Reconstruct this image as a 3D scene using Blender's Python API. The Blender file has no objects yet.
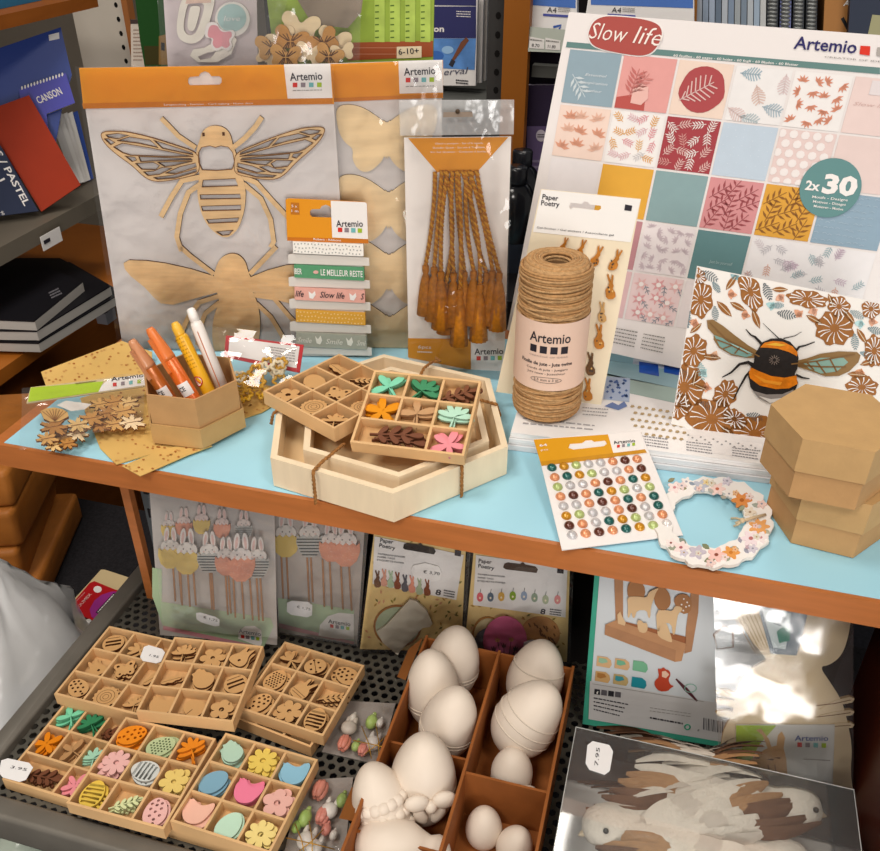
import bpy, math, random
from mathutils import Vector, Matrix, noise
from mathutils.geometry import tessellate_polygon
random.seed(7)
PI = math.pi
SH = 1.0                      # height of the display shelf's top above the floor
scene = bpy.context.scene
COL = scene.collection
LINK = []
# ------------------------------------------------------------------ camera
F = 880.0
TH, YAW = math.radians(33), math.radians(15.7)
CAM = Vector((0, 0, SH + .46))
DV = Vector((-math.sin(YAW)*math.cos(TH), math.cos(YAW)*math.cos(TH), -math.sin(TH)))
RV = Vector((math.cos(YAW), math.sin(YAW), 0))
UV = RV.cross(DV)
cd = bpy.data.cameras.new('camera'); cd.lens = 36.0; cd.sensor_width = 36.0; cd.sensor_fit = 'HORIZONTAL'
cd.clip_start = .02; cd.clip_end = 50
cam = bpy.data.objects.new('camera', cd); COL.objects.link(cam)
cam.matrix_world = Matrix(((RV.x, UV.x, -DV.x, CAM.x), (RV.y, UV.y, -DV.y, CAM.y), (RV.z, UV.z, -DV.z, CAM.z), (0, 0, 0, 1)))
scene.camera = cam
def ray(x, y): return DV + RV*((x-440)/F) - UV*((y-425.5)/F)
def PZ(x, y, z):              # point at height z (measured from the display shelf's top) seen at a pixel
    v = ray(x, y); return CAM + v*((z+SH-CAM.z)/v.z)
def PY(x, y, Y):
    v = ray(x, y); return CAM + v*(Y/v.y)
def zt(ox, oy, s): return lambda x, y: (ox+x/s, oy+y/s)
def proj(p):
    q = Vector(p)-CAM; z = q.dot(DV); return (440+F*q.dot(RV)/z, 425.5-F*q.dot(UV)/z)
def lerp(a, b, t): return a+(b-a)*t
def lp(a, b, t): return (a[0]+(b[0]-a[0])*t, a[1]+(b[1]-a[1])*t)
def bil(q, s, t):             # q = TL,TR,BR,BL
    return lp(lp(q[0], q[1], s), lp(q[3], q[2], s), t)
class Fr:
    vmax = 9.; vmin = -9.
    def __init__(s, o, u, v):
        s.o = Vector(o); s.u = Vector(u).normalized(); v = Vector(v); s.v = (v-s.u*v.dot(s.u)).normalized(); s.w = s.u.cross(s.v)
        s.mat = Matrix(((s.u.x, s.v.x, s.w.x, s.o.x), (s.u.y, s.v.y, s.w.y, s.o.y), (s.u.z, s.v.z, s.w.z, s.o.z), (0, 0, 0, 1)))
    def loc(s, p): d = Vector(p)-s.o; return Vector((d.dot(s.u), d.dot(s.v), d.dot(s.w)))
    def px(s, x, y, w=0.0):
        v = ray(x, y); n = s.w; t = (s.o+n*w-CAM).dot(n)/v.dot(n); p = s.loc(CAM+v*t); return (p.x, max(s.vmin, min(p.y, s.vmax)))
    def P(s, pts, w=0.0): return [s.px(x, y, w) for x, y in pts]
    def world(s, u, v, w=0): return s.o+s.u*u+s.v*v+s.w*w
    def shift(s, u, v, w): return Fr(s.world(u, v, w), s.u, s.v)
    def rot(s, a): return Fr(s.o, s.u*math.cos(a)+s.v*math.sin(a), -s.u*math.sin(a)+s.v*math.cos(a))
ZUP = Vector((0, 0, 1))
def lean(p0, z0, leandeg, yaw=0., p1=None, z1=None):     # upright card: bottom corner at a pixel, leaning back
    o = PZ(*p0, z0)
    if p1 is not None:
        u = PZ(*p1, z0 if z1 is None else z1)-o
    else:
        u = Vector((math.cos(math.radians(yaw)), math.sin(math.radians(yaw)), 0))
    h = Vector((u.x, u.y, 0)).normalized(); back = Vector((-h.y, h.x, 0)); a = math.radians(leandeg)
    return Fr(o, u, ZUP*math.cos(a)+back*math.sin(a))
def flat(o, yaw=0.):
    a = math.radians(yaw); return Fr(o, (math.cos(a), math.sin(a), 0), (-math.sin(a), math.cos(a), 0))
def fr3(a, b, d): return Fr(a, b-a, d-a)
# ------------------------------------------------------------------ materials
def lin(c): return c/12.92 if c <= .04045 else ((c+.055)/1.055)**2.4
def hexc(h): return tuple(lin(int(h[i:i+2], 16)/255) for i in (0, 2, 4))
_M = {}
def M(h, rough=.55, var=0.0, vs=40., stretch=None, metal=0., bump=0., bs=200., coat=0., trans=0.):
    k = (h, rough, var, vs, stretch, metal, bump, bs, coat, trans)
    if k in _M: return _M[k]
    m = bpy.data.materials.new('surface_'+h); m.use_nodes = True; nt = m.node_tree; b = nt.nodes['Principled BSDF']
    c = hexc(h); b.inputs['Base Color'].default_value = (*c, 1); b.inputs['Roughness'].default_value = rough
    b.inputs['Metallic'].default_value = metal; b.inputs['Specular IOR Level'].default_value = .22 if rough > .4 else .5; b.inputs['Coat Weight'].default_value = coat; b.inputs['Coat Roughness'].default_value = .12
    tc = nt.nodes.new('ShaderNodeTexCoord'); src = tc.outputs['Object']
    if stretch:
        mp = nt.nodes.new('ShaderNodeMapping'); mp.inputs['Scale'].default_value = stretch; nt.links.new(src, mp.inputs['Vector']); src = mp.outputs['Vector']
    if var:
        n = nt.nodes.new('ShaderNodeTexNoise'); n.inputs['Scale'].default_value = vs; n.inputs['Detail'].default_value = 4; nt.links.new(src, n.inputs['Vector'])
        r = nt.nodes.new('ShaderNodeValToRGB'); r.color_ramp.elements[0].position = .3; r.color_ramp.elements[1].position = .7
        r.color_ramp.elements[0].color = (*[max(0, x*(1-var)) for x in c], 1); r.color_ramp.elements[1].color = (*[min(1, x*(1+var)) for x in c], 1)
        nt.links.new(n.outputs['Fac'], r.inputs['Fac']); nt.links.new(r.outputs['Color'], b.inputs['Base Color'])
    if bump:
        n2 = nt.nodes.new('ShaderNodeTexNoise'); n2.inputs['Scale'].default_value = bs; n2.inputs['Detail'].default_value = 3; nt.links.new(src, n2.inputs['Vector'])
        bp = nt.nodes.new('ShaderNodeBump'); bp.inputs['Strength'].default_value = bump; bp.inputs['Distance'].default_value = .002
        nt.links.new(n2.outputs['Fac'], bp.inputs['Height']); nt.links.new(bp.outputs['Normal'], b.inputs['Normal'])
    _M[k] = m; return m
def film_mat(name, tint, gloss=.10, haze=0.0, rough=.08, bump=.25, bs=30.):
    if name in _M: return _M[name]
    m = bpy.data.materials.new(name); m.use_nodes = True; nt = m.node_tree; nt.nodes.remove(nt.nodes['Principled BSDF'])
    out = nt.nodes['Material Output']; t = nt.nodes.new('ShaderNodeBsdfTransparent'); g = nt.nodes.new('ShaderNodeBsdfGlossy'); d = nt.nodes.new('ShaderNodeBsdfDiffuse')
    t.inputs['Color'].default_value = (*tint, 1); g.inputs['Roughness'].default_value = rough; g.inputs['Color'].default_value = (1, 1, 1, 1); d.inputs['Color'].default_value = (.85, .85, .85, 1)
    lw = nt.nodes.new('ShaderNodeFresnel'); lw.inputs['IOR'].default_value = 1.45
    mul = nt.nodes.new('ShaderNodeMath'); mul.operation = 'MULTIPLY_ADD'; mul.inputs[1].default_value = 1.0; mul.inputs[2].default_value = gloss-.04; nt.links.new(lw.outputs[0], mul.inputs[0])
    m1 = nt.nodes.new('ShaderNodeMixShader'); m1.inputs[0].default_value = haze; nt.links.new(t.outputs[0], m1.inputs[1]); nt.links.new(d.outputs[0], m1.inputs[2])
    m2 = nt.nodes.new('ShaderNodeMixShader'); nt.links.new(mul.outputs[0], m2.inputs[0]); nt.links.new(m1.outputs[0], m2.inputs[1]); nt.links.new(g.outputs[0], m2.inputs[2])
    tc = nt.nodes.new('ShaderNodeTexCoord'); n2 = nt.nodes.new('ShaderNodeTexNoise'); n2.inputs['Scale'].default_value = bs; n2.inputs['Detail'].default_value = 2
    nt.links.new(tc.outputs['Object'], n2.inputs['Vector'])
    bp = nt.nodes.new('ShaderNodeBump'); bp.inputs['Strength'].default_value = bump; bp.inputs['Distance'].default_value = .01; nt.links.new(n2.outputs['Fac'], bp.inputs['Height'])
    nt.links.new(bp.outputs['Normal'], g.inputs['Normal']); nt.links.new(bp.outputs['Normal'], lw.inputs['Normal'])
    nt.links.new(m2.outputs[0], out.inputs['Surface']); _M[name] = m; return m
CLEAR = film_mat('clear_film', (.99, .99, .99), .05, .01, .06, .35, 28)
CRISP = film_mat('crinkled_film', (.98, .98, .98), .06, .03, .11, .45, 34)
HAZY = film_mat('hazy_film', (.94, .94, .94), .06, .09, .15, .5, 30)
MILKY = film_mat('milky_bag', (.92, .9, .88), .08, .62, .3, .7, 25)
RIGID = film_mat('rigid_clear_plastic', (.96, .97, .97), .07, .03, .05, .05, 10)
WHITE = M('efebea', .5); PAPER = M('ece7e4', .6); BLACK = M('16161a', .5); INK = M('2b2730', .6); GREY = M('8b8783', .6); NAVY = M('2a2560', .5)
PLY = M('efcc9a', .6, .08, 30, (1, 8, 1)); PLYD = M('5a3317', .8); PLYL = M('f0d8b0', .6, .06, 25, (1, 6, 1)); PLYM = M('cda06a', .6, .08, 30, (1, 8, 1))
TRAYW = M('d9b07e', .6, .08, 22, (1, 7, 1)); TRAYF = M('cda270', .65, .08, 26, (7, 1, 1))
KRAFT = M('bd9262', .7, .05, 60, None, 0, .1, 400); KRAFTD = M('a67c4a', .75, .05, 60)
ORANGE = M('e0921c', .45); MUST = M('e0a63a', .5); LIME = M('a9c813', .5); RED = M('c8242a', .45)
# ------------------------------------------------------------------ mesh builder
_T = {}
def text_geo(s, bold=0.0, shear=0.0):
    k = (s, bold, shear)
    if k in _T: return _T[k]
    c = bpy.data.curves.new('t', 'FONT'); c.body = s; c.size = 1; c.resolution_u = 2; c.offset = bold; c.shear = shear
    o = bpy.data.objects.new('t', c); COL.objects.link(o); dg = bpy.context.evaluated_depsgraph_get(); dg.update()
    me = o.evaluated_get(dg).to_mesh(); vs = [(v.co.x, v.co.y) for v in me.vertices]; fs = [tuple(p.vertices) for p in me.polygons]
    o.evaluated_get(dg).to_mesh_clear(); COL.objects.unlink(o); bpy.data.objects.remove(o); bpy.data.curves.remove(c)
    x0 = min((v[0] for v in vs), default=0); x1 = max((v[0] for v in vs), default=1)
    _T[k] = ([(x-x0, y) for x, y in vs], fs, max(x1-x0, .01)); return _T[k]
class MB:
    def __init__(s): s.v = []; s.f = []; s.m = []; s.s = []; s.mats = []
    def mi(s, m):
        if m not in s.mats: s.mats.append(m)
        return s.mats.index(m)
    def face(s, idx, mi, sm=False): s.f.append(tuple(idx)); s.m.append(mi); s.s.append(sm)
    def add(s, vs, fs, mat, sm=False):
        b = len(s.v); mi = s.mi(mat); s.v += [tuple(v) for v in vs]
        for f in fs: s.face([b+i for i in f], mi, sm)
        return s
    def poly(s, pts, w, mat): return s.plate(pts, [], w, None, mat)
    def plate(s, outer, holes, w0, w1, mat, side=None):
        """flat outline (with holes) at w0, or a solid between w0 and w1"""
        loops = [outer]+list(holes); flatp = [p for l in loops for p in l]; n = len(flatp)
        if len(outer) <= 4 and not holes: tris = [tuple(range(len(outer)))]
        else: tris = tessellate_polygon([[Vector((p[0], p[1], 0)) for p in l] for l in loops])
        def ar(t): return sum(flatp[t[i]][0]*flatp[t[(i+1) % len(t)]][1]-flatp[t[(i+1) % len(t)]][0]*flatp[t[i]][1] for i in range(len(t)))
        tris = [t if ar(t) > 0 else tuple(reversed(t)) for t in tris]
        top = w0 if w1 is None else w1
        s.add([(p[0], p[1], top) for p in flatp], tris, mat)
        if w1 is not None:
            s.add([(p[0], p[1], w0) for p in flatp], [tuple(reversed(t)) for t in tris], mat)
            for l in loops:
                k = len(l); a = sum(l[i][0]*l[(i+1) % k][1]-l[(i+1) % k][0]*l[i][1] for i in range(k)); ccw = (a > 0) == (l is outer)
                vs = [(p[0], p[1], w0) for p in l]+[(p[0], p[1], w1) for p in l]
                s.add(vs, [(i, (i+1) % k, k+(i+1) % k, k+i) if ccw else ((i+1) % k, i, k+i, k+(i+1) % k) for i in range(k)], side or mat)
        return s
    def box(s, a, b, mat):
        x0, y0, z0 = a; x1, y1, z1 = b
        return s.add([(x0, y0, z0), (x1, y0, z0), (x1, y1, z0), (x0, y1, z0), (x0, y0, z1), (x1, y0, z1), (x1, y1, z1), (x0, y1, z1)],
                     [(3, 2, 1, 0), (4, 5, 6, 7), (0, 1, 5, 4), (1, 2, 6, 5), (2, 3, 7, 6), (3, 0, 4, 7)], mat)
    def rbox(s, a, b, r, mat, n=4):       # box with rounded upright corners and softened top edge
        x0, y0, z0 = a; x1, y1, z1 = b
        def ring(i, z):
            o = []
            for cx, cy, st in ((x1-r, y1-r, 0), (x0+r, y1-r, 1), (x0+r, y0+r, 2), (x1-r, y0+r, 3)):
                for k in range(n+1):
                    t = (st+k/n)*PI/2; o.append((cx+(r-i)*math.cos(t), cy+(r-i)*math.sin(t), z))
            return o
        rs = [ring(r*.5, z0), ring(r*.1, z0+r*.3), ring(0, z0+r*.8), ring(0, z1-r*.8), ring(r*.1, z1-r*.3), ring(r*.5, z1)]
        k = len(rs[0]); vs = [p for q in rs for p in q]
        fs = [(a_*k+i, a_*k+(i+1) % k, (a_+1)*k+(i+1) % k, (a_+1)*k+i) for a_ in range(5) for i in range(k)]
        fs += [tuple(reversed(range(k))), tuple(range(5*k, 6*k))]
        return s.add(vs, fs, mat, True)
    def rim(s, loop, w, wd, mat):
        k = len(loop); return s.stroke(list(loop)+[loop[0], loop[1]], wd, w, None, mat)
    def tube(s, path, r, mat, n=8, cap=True, closed=False):
        path = [Vector(p) for p in path]; m = len(path); rs = r if isinstance(r, (list, tuple)) else [r]*m
        vs = []; prev = None
        for i, p in enumerate(path):
            if closed: d = path[(i+1) % m]-path[i-1]
            else: d = path[min(i+1, m-1)]-path[max(i-1, 0)]
            d = d.normalized() if d.length > 1e-9 else Vector((0, 0, 1))
            if prev is None:
                a = Vector((0, 0, 1)) if abs(d.z) < .9 else Vector((1, 0, 0)); x = d.cross(a).normalized()
            else: x = (prev-d*prev.dot(d)).normalized()
            prev = x; y = d.cross(x)
            for k in range(n):
                t = 2*PI*k/n; vs.append(p+(x*math.cos(t)+y*math.sin(t))*rs[i])
        fs = [(i*n+k, i*n+(k+1) % n, (i+1) % m*n+(k+1) % n, (i+1) % m*n+k) for i in range(m if closed else m-1) for k in range(n)]
        if cap and not closed: fs += [tuple(reversed(range(n))), tuple(range((m-1)*n, m*n))]
        return s.add(vs, fs, mat, True)
    def lathe(s, prof, mat, n=24, c=(0, 0, 0), M3=None, fn=None, capb=True, capt=True, sm=True):
        vs = []
        for r, z in prof:
            for k in range(n):
                t = 2*PI*k/n; rr = r*(fn(t, z) if fn else 1); p = Vector((rr*math.cos(t), rr*math.sin(t), z))
                if M3: p = M3 @ p
                vs.append(p+Vector(c))
        m = len(prof); fs = [(i*n+k, i*n+(k+1) % n, (i+1)*n+(k+1) % n, (i+1)*n+k) for i in range(m-1) for k in range(n)]
        if capb: fs.append(tuple(reversed(range(n))))
        if capt: fs.append(tuple(range((m-1)*n, m*n)))
        return s.add(vs, fs, mat, sm)
    def ball(s, c, r, mat, n=14, M3=None):
        rx, ry, rz = r if isinstance(r, (list, tuple)) else (r, r, r); m = max(4, n//2); vs = []
        for i in range(m+1):
            a = -PI/2+PI*i/m; a = max(-PI/2+.02, min(PI/2-.02, a))
            for k in range(n):
                t = 2*PI*k/n; p = Vector((rx*math.cos(a)*math.cos(t), ry*math.cos(a)*math.sin(t), rz*math.sin(a)))
                if M3: p = M3 @ p
                vs.append(p+Vector(c))
        fs = [(i*n+k, i*n+(k+1) % n, (i+1)*n+(k+1) % n, (i+1)*n+k) for i in range(m) for k in range(n)]+[tuple(reversed(range(n))), tuple(range(m*n, m*n+n))]
        return s.add(vs, fs, mat, True)
    def stroke(s, pts, wd, w0, w1, mat, side=None, taper=None):
        pts = [Vector((p[0], p[1])) for p in pts]; L = []; R = []; m = len(pts)
        for i, p in enumerate(pts):
            d = (pts[min(i+1, m-1)]-pts[max(i-1, 0)]); d = d.normalized() if d.length > 1e-9 else Vector((1, 0)); nn = Vector((-d.y, d.x))
            h = (wd[i] if isinstance(wd, (list, tuple)) else wd)/2; L.append(p+nn*h); R.append(p-nn*h)
        b = len(s.v); vs = [(p.x, p.y, w1 if w1 is not None else w0) for p in R]+[(p.x, p.y, w1 if w1 is not None else w0) for p in L]
        s.add(vs, [(i, i+1, m+i+1, m+i) for i in range(m-1)], mat)
        if w1 is not None:
            vs2 = vs+[(x, y, w0) for x, y, _ in vs]; k = 2*m
            fs = [(k+i, k+i+1, i+1, i) for i in range(m-1)]+[(m+i, m+i+1, k+m+i+1, k+m+i) for i in range(m-1)]+[(0, m, k+m, k), (m-1, k+m-1, k+2*m-1, 2*m-1)]
            s.add(vs2, fs, side or mat)
        return s
    def text(s, fr, t, p0, p1, cap, mat, w, bold=0., shear=0.):
        """words whose baseline runs from pixel p0 to p1 on the frame's plane, cap height in pixels"""
        vs, fs, W = text_geo(t, bold, shear); a = Vector(fr.px(*p0, w)); b = Vector(fr.px(*p1, w)); d = b-a; L = d.length; d = d/L; n = Vector((-d.y, d.x))
        h = cap*L/max(1e-6, math.hypot(p1[0]-p0[0], p1[1]-p0[1])) if abs(p1[0]-p0[0]) > 0 else cap*.001
        return s.add([tuple(a+d*(x/W*L)+n*(y/.72*h))+(w,) for x, y in vs], fs, mat)
    def textl(s, t, x, y, width, cap, mat, w, bold=0., shear=0., ang=0., fn=None):
        vs, fs, W = text_geo(t, bold, shear); k = width/W; c, sn = math.cos(ang), math.sin(ang)
        P = [(x+a*k*c-b/.72*cap*sn, y+a*k*sn+b/.72*cap*c, w) for a, b in vs]
        return s.add([fn(p) for p in P] if fn else P, fs, mat)
    def sheet(s, q, w, mat, n=12, amp=.0008, sc=40., seed=0, th=None):
        """crinkled sheet over the quad q (local TL,TR,BR,BL)"""
        vs = []
        for j in range(n+1):
            for i in range(n+1):
                p = bil(q, i/n, j/n); vs.append((p[0], p[1], w+amp*noise.noise(Vector((p[0]*sc+seed, p[1]*sc, seed*3.1)))))
        return s.add(vs, [(j*(n+1)+i, (j+1)*(n+1)+i, (j+1)*(n+1)+i+1, j*(n+1)+i+1) for j in range(n) for i in range(n)], mat, True)
    def mesh(s, name):
        me = bpy.data.meshes.new(name); me.from_pydata(s.v, [], s.f)
        for m in s.mats: me.materials.append(m)
        me.polygons.foreach_set('material_index', s.m); me.polygons.foreach_set('use_smooth', s.s); me.update(); return me
def tag(o, label=None, cat=None, group=None, kind=None):
    if label: o['label'] = label
    if cat: o['category'] = cat
    if group: o['group'] = group
    if kind: o['kind'] = kind
    return o
def thing(name, label, cat, fr, group=None):
    o = bpy.data.objects.new(name, None); o.empty_display_size = .02; o.matrix_world = fr.mat; LINK.append(o); return tag(o, label, cat, group)
def part(name, mb, parent, label=None, at=None):
    me = mb if isinstance(mb, bpy.types.Mesh) else mb.mesh(name); o = bpy.data.objects.new(name, me); o.parent = parent; LINK.append(o)
    if at is not None: o.matrix_local = at
    return tag(o, label)
def solo(name, mb, fr, label, cat, group=None):
    me = mb if isinstance(mb, bpy.types.Mesh) else mb.mesh(name); o = bpy.data.objects.new(name, me); o.matrix_world = fr.mat; LINK.append(o); return tag(o, label, cat, group)
def struct(name, mb): 
    o = bpy.data.objects.new(name, mb.mesh(name)); LINK.append(o); o['kind'] = 'structure'; return o
WORLD = Fr((0, 0, 0), (1, 0, 0), (0, 1, 0))
def copy_tree(o, fr, parent=None):
    c = o.copy(); LINK.append(c)
    if parent is None: c.matrix_world = fr.mat
    else: c.parent = parent
    for ch in [k for k in LINK if k.parent == o]: copy_tree(ch, fr, c)
    return c
def chaikin(P, n=2):
    for _ in range(n):
        Q = []
        for i in range(len(P)):
            a, b = P[i], P[(i+1) % len(P)]; Q += [(a[0]*.75+b[0]*.25, a[1]*.75+b[1]*.25), (a[0]*.25+b[0]*.75, a[1]*.25+b[1]*.75)]
        P = Q
    return P
def circ(cx, cy, rx, ry=None, n=20, a0=0.): 
    ry = rx if ry is None else ry
    return [(cx+rx*math.cos(a0+2*PI*i/n), cy+ry*math.sin(a0+2*PI*i/n)) for i in range(n)]
def logo(mb, fr, p0, p1, cap, q0, q1, sq, w, ink=None):
    mb.text(fr, 'Artemio', p0, p1, cap, ink or INK, w, .012)
    for i, c in enumerate(('d02b22', '8c7f86', '6fb3b5', '9db82a')):
        a = lp(q0, q1, i/4); b = (a[0]+sq, a[1]+sq*(q1[1]-q0[1])/(q1[0]-q0[0])); mb.poly(fr.P([(a[0], a[1]+sq), (b[0], b[1]+sq), b, a], w), w, M(c, .5))
def lines(mb, fr, q, n, w, mat, fill=.45, seed=0):   # rows of small illegible print as short dashes
    rnd = random.Random(seed)
    for j in range(n):
        t0 = (j+.25)/n; t1 = t0+fill/n; x = 0.0
        while x < .97:
            l = rnd.uniform(.04, .13); e = min(1., x+l)
            mb.poly(fr.P([bil(q, x, t1), bil(q, e, t1), bil(q, e, t0), bil(q, x, t0)], w), w, mat); x = e+.025
# ------------------------------------------------------------------ the room
mb = MB(); mb.box((-3.2, -2.2, -.06), (2.6, 3.2, 0), M('26262c', .95, .25, 120)); struct('floor', mb)
mb = MB(); mb.box((-3.2, 3.1, 0), (2.6, 3.2, 2.75), M('8d8377', .8, .04, 6)); struct('wall_back', mb)
mb = MB(); mb.box((-3.2, -2.2, 0), (-3.1, 3.1, 2.75), M('a79d90', .8, .04, 6)); struct('wall_left', mb)
mb = MB(); mb.box((-3.2, -2.2, 2.75), (2.6, 3.2, 2.82), M('e8e4dc', .8)); struct('ceiling', mb)
LIPW = M('b56c38', .38, .10, 14, (1, 9, 9)); LIPD = M('8a4a1c', .5, .12, 14, (1, 9, 9)); CAB = M('94531f', .5, .1, 8, (2, 2, 9)); DARK = M('1d1714', .7)
STEEL = M('625f57', .4, .08, 30, None, .4); STEELD = M('77726a', .42, .08, 30, None, .25)
# ------------------------------------------------------------------ display shelf
d = thing('display_shelf', 'long shop display shelf with an orange-brown wooden front edge', 'shelf', Fr((0, .54, SH), (1, 0, 0), (0, 1, 0)))
mb = MB(); mb.box((-.588, 0, -.0248), (.42, .36, -.0006), LIPW); part('board', mb, d)
mb = MB(); mb.box((-.519, .075, -.2495), (-.509, .083, -.025), LIPW); part('side_panel', mb, d)
mb = MB(); mb.box((.224, -.12, -.4045), (.25, .11, -.025), M('4a1d10', .3)); part('side_panel', mb, d)
mb = MB(); mb.box((-.45, .158, -.40), (.222, .168, -.025), DARK); part('back_panel', mb, d)
mb = MB(); mb.box((-.575, .004, 0), (.41, .335, .0005), M('a4d6e8', .45, .02, 8)); solo('liner_paper', mb, Fr((0, .54, SH-.0005), (1, 0, 0), (0, 1, 0)), 'pale blue paper sheet covering the top of the wooden display shelf', 'shelf liner')
# carpeted plinth under the basket
mb = MB(); mb.box((-.99, .1, 0), (.6, .92, SH-.405), M('211f22', .95, .35, 260, None, 0, .6, 500)); solo('carpeted_plinth', mb, WORLD, 'low plinth covered in dark charcoal carpet under the shelves', 'plinth')
# ------------------------------------------------------------------ metal basket shelf
B0 = Fr((-.54, .357, SH-.25), (1, 0, 0), (0, 1, 0))
d = thing('metal_basket_shelf', 'grey metal basket shelf with perforated bottom below the display shelf', 'shelf', B0)
mb = MB(); mi = STEEL; pit = .0105; W, D = .755, .30; ny = int(D/(pit*.866)); nx = int(W/pit)
vs = []; fs = []
for j in range(ny+1):
    for i in range(nx+1):
        cx = i*pit+(pit/2 if j % 2 else 0); cy = j*pit*.866; b = len(vs)
        for k in range(6):
            t = PI/6+k*PI/3; vs.append((cx+pit*.5774*math.cos(t), cy+pit*.5774*math.sin(t), 0))
        for k in range(6):
            t = PI/6+k*PI/3; vs.append((cx+pit*.36*math.cos(t), cy+pit*.36*math.sin(t), 0))
        for k in range(6):
            t = PI/6+k*PI/3; vs.append((cx+pit*.36*math.cos(t), cy+pit*.36*math.sin(t), -.0012))
        fs += [(b+k, b+(k+1) % 6, b+6+(k+1) % 6, b+6+k) for k in range(6)]+[(b+6+k, b+6+(k+1) % 6, b+12+(k+1) % 6, b+12+k) for k in range(6)]
mb.add(vs, fs, STEEL); part('perforated_bottom', mb, d)
mb = MB(); mb.rbox((-.012, -.008, -.03), (.008, .30, .010), .004, STEELD); part('side_rail', mb, d)
mb = MB(); mb.rbox((-.012, -.022, -.03), (.76, -.002, .008), .006, STEELD); part('front_rail', mb, d)
# slotted bracket beside the wooden leg
mb = MB(); mb.box((0, 0, -.25), (.014, .004, .222), M('5d6468', .5, 0, 40, None, .3))
for k in range(14): mb.box((.004, -.001, -.24+k*.032), (.010, 0, -.228+k*.032), BLACK)
solo('slotted_bracket', mb, Fr((-.505, .628, SH-.25), (1, 0, 0), (0, 1, 0)), 'grey slotted metal bracket strip beside the wooden shelf leg', 'bracket')
# ------------------------------------------------------------------ side shelving unit, far left
X1 = -1.0
d = thing('side_shelving_unit', 'brown wooden shelving unit holding drawing pads and black portfolios', 'shelving unit', Fr((X1, 1.0, 0), (0, 1, 0), (-1, 0, 0)))
# local u runs away from the camera, v runs away from the aisle
mb = MB(); mb.box((-.2, 0, SH+.243), (.42, .5, SH+.262), CAB); part('shelf_board', mb, d)
mb = MB(); mb.box((-.2, 0, SH-.075), (.40, .5, SH-.048), M('6f675b', .5)); part('shelf_board', mb, d, 'grey metal shelf board')
mb = MB(); mb.box((-.35, .03, 0), (.56, .5, SH-.235), CAB); part('cabinet_body', mb, d)
mb = MB(); mb.box((-.35, -.02, SH-.235), (.56, .5, SH-.212), M('b56a25', .45, .1, 9)); part('cabinet_top', mb, d)
mb = MB(); mb.box((-.35, .44, SH-.2115), (.40, .46, SH+.2425), M('1a1716', .8)); part('back_panel', mb, d)
for u_ in (.27, .37): 
    mb = MB(); mb.box((u_, .008, SH-.285), (u_+.03, .03, SH-.262), M('9b9aa0', .5)); part('handle', mb, d, 'pale grey handle')
mb = MB(); mb.box((-.12, -.001, SH-.082), (-.07, 0, SH-.058), PAPER); mb.box((-.115, -.002, SH-.072), (-.1, -.001, SH-.066), INK); solo('price_ticket', mb, Fr((X1+.012, 1.25, 0), (0, 1, 0), (-1, 0, 0)), 'small white price ticket on the grey shelf edge', 'price ticket')
mb = MB(); mb.box((0, 0, 0), (.30, .22, .03), M('2f6d92', .5)); solo('drawing_pad', mb, Fr((X1-.04, 1.03, SH+.2625), (0, 1, 0), (-1, 0, 0)), 'teal blue pad lying flat on the top board of the side shelving', 'drawing pad')
mb = MB(); mb.box((-.745, 1.22, 0), (-.63, 1.35, SH+.016), M('1c1a1d', .7)); solo('low_ledge', mb, WORLD, 'dark narrow ledge behind the bee pack carrying the green book', 'ledge')
# pale perforated upright + post + papers behind it
def upright(name, label, a, Y, w0, hexcol, holes=True, z0=0., z1=2.4):
    p = PY(*a, Y); mb = MB(); mb.box((0, 0, z0), (w0, .02, z1), M(hexcol, .5, .03, 10))
    o = thing(name, label, 'shelf upright', Fr((p.x, p.y, 0), (1, 0, 0), (0, 1, 0))); part('post', mb, o)
    if holes:
        mb = MB(); k = 0
        while z0+k*.025 < z1-.02:
            if z0+k*.025 > .9: mb.add([(w0-.012+.004*math.cos(t*PI/4), -.0006, z0+.02+k*.025+.005*math.sin(t*PI/4)) for t in range(8)], [tuple(range(8))], M('120f0e', .9))
            k += 1
        part('slot_strip', mb, o)
    return o
upright('shelf_upright', 'pale grey perforated upright panel at the end of the pad shelves', (78, 40), 1.6, .112, 'd3c9bb')
upright('shelf_upright', 'narrow brown wooden upright next to the pale perforated panel', (126, 30), 1.58, .012, 'a86a3c', False)
upright('shelf_upright', 'dark perforated metal upright beside the orange wooden post', (488, 40), 1.32, .026, '3d3b3a')
upright('shelf_upright', 'orange-brown wooden post between the watercolour pads and price rail', (503, 40), 1.30, .036, '9c5c1e', False)
# ------------------------------------------------------------------ pads on the side unit (slabs traced on slanted planes)
def slab(name, label, cat, fr, q, th, face, edge, deco=None, group=None, w=0.):
    o = thing(name, label, cat, fr, group); mb = MB(); L = fr.P(q, w)
    mb.plate(L, [], w-th, w, face, edge)
    if deco: deco(mb, fr, w+.0006)
    part('cover', mb, o); return o
zc = zt(0, 0, 3.868)
def padfr(px, z, leandeg, yaw): return lean(px, z, leandeg, yaw)
BLUE = M('173a8f', .4); VIO = M('3a39a8', .4); REDP = M('a02f0e', .6, .05, 20); NAV = M('1d2743', .5)
fR = lean(zc(150, 820), -.041, 20, 40); fR.vmin = 0; f = fR.shift(0, 0, -.034); f.vmin = .001
def dec(mb, fr, w):
    mb.poly(fr.P([zc(188, 135), zc(228, 125), zc(230, 150), zc(190, 158)], w), w, PAPER)
slab('drawing_pad', 'blue covered drawing pad standing tallest on the grey side shelf', 'drawing pad', f, [zc(-60, 200), zc(0, 185), zc(235, 105), zc(278, 290), zc(240, 420), zc(200, 640), zc(60, 700), zc(-60, 700)], .012, BLUE, PAPER, dec)
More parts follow.
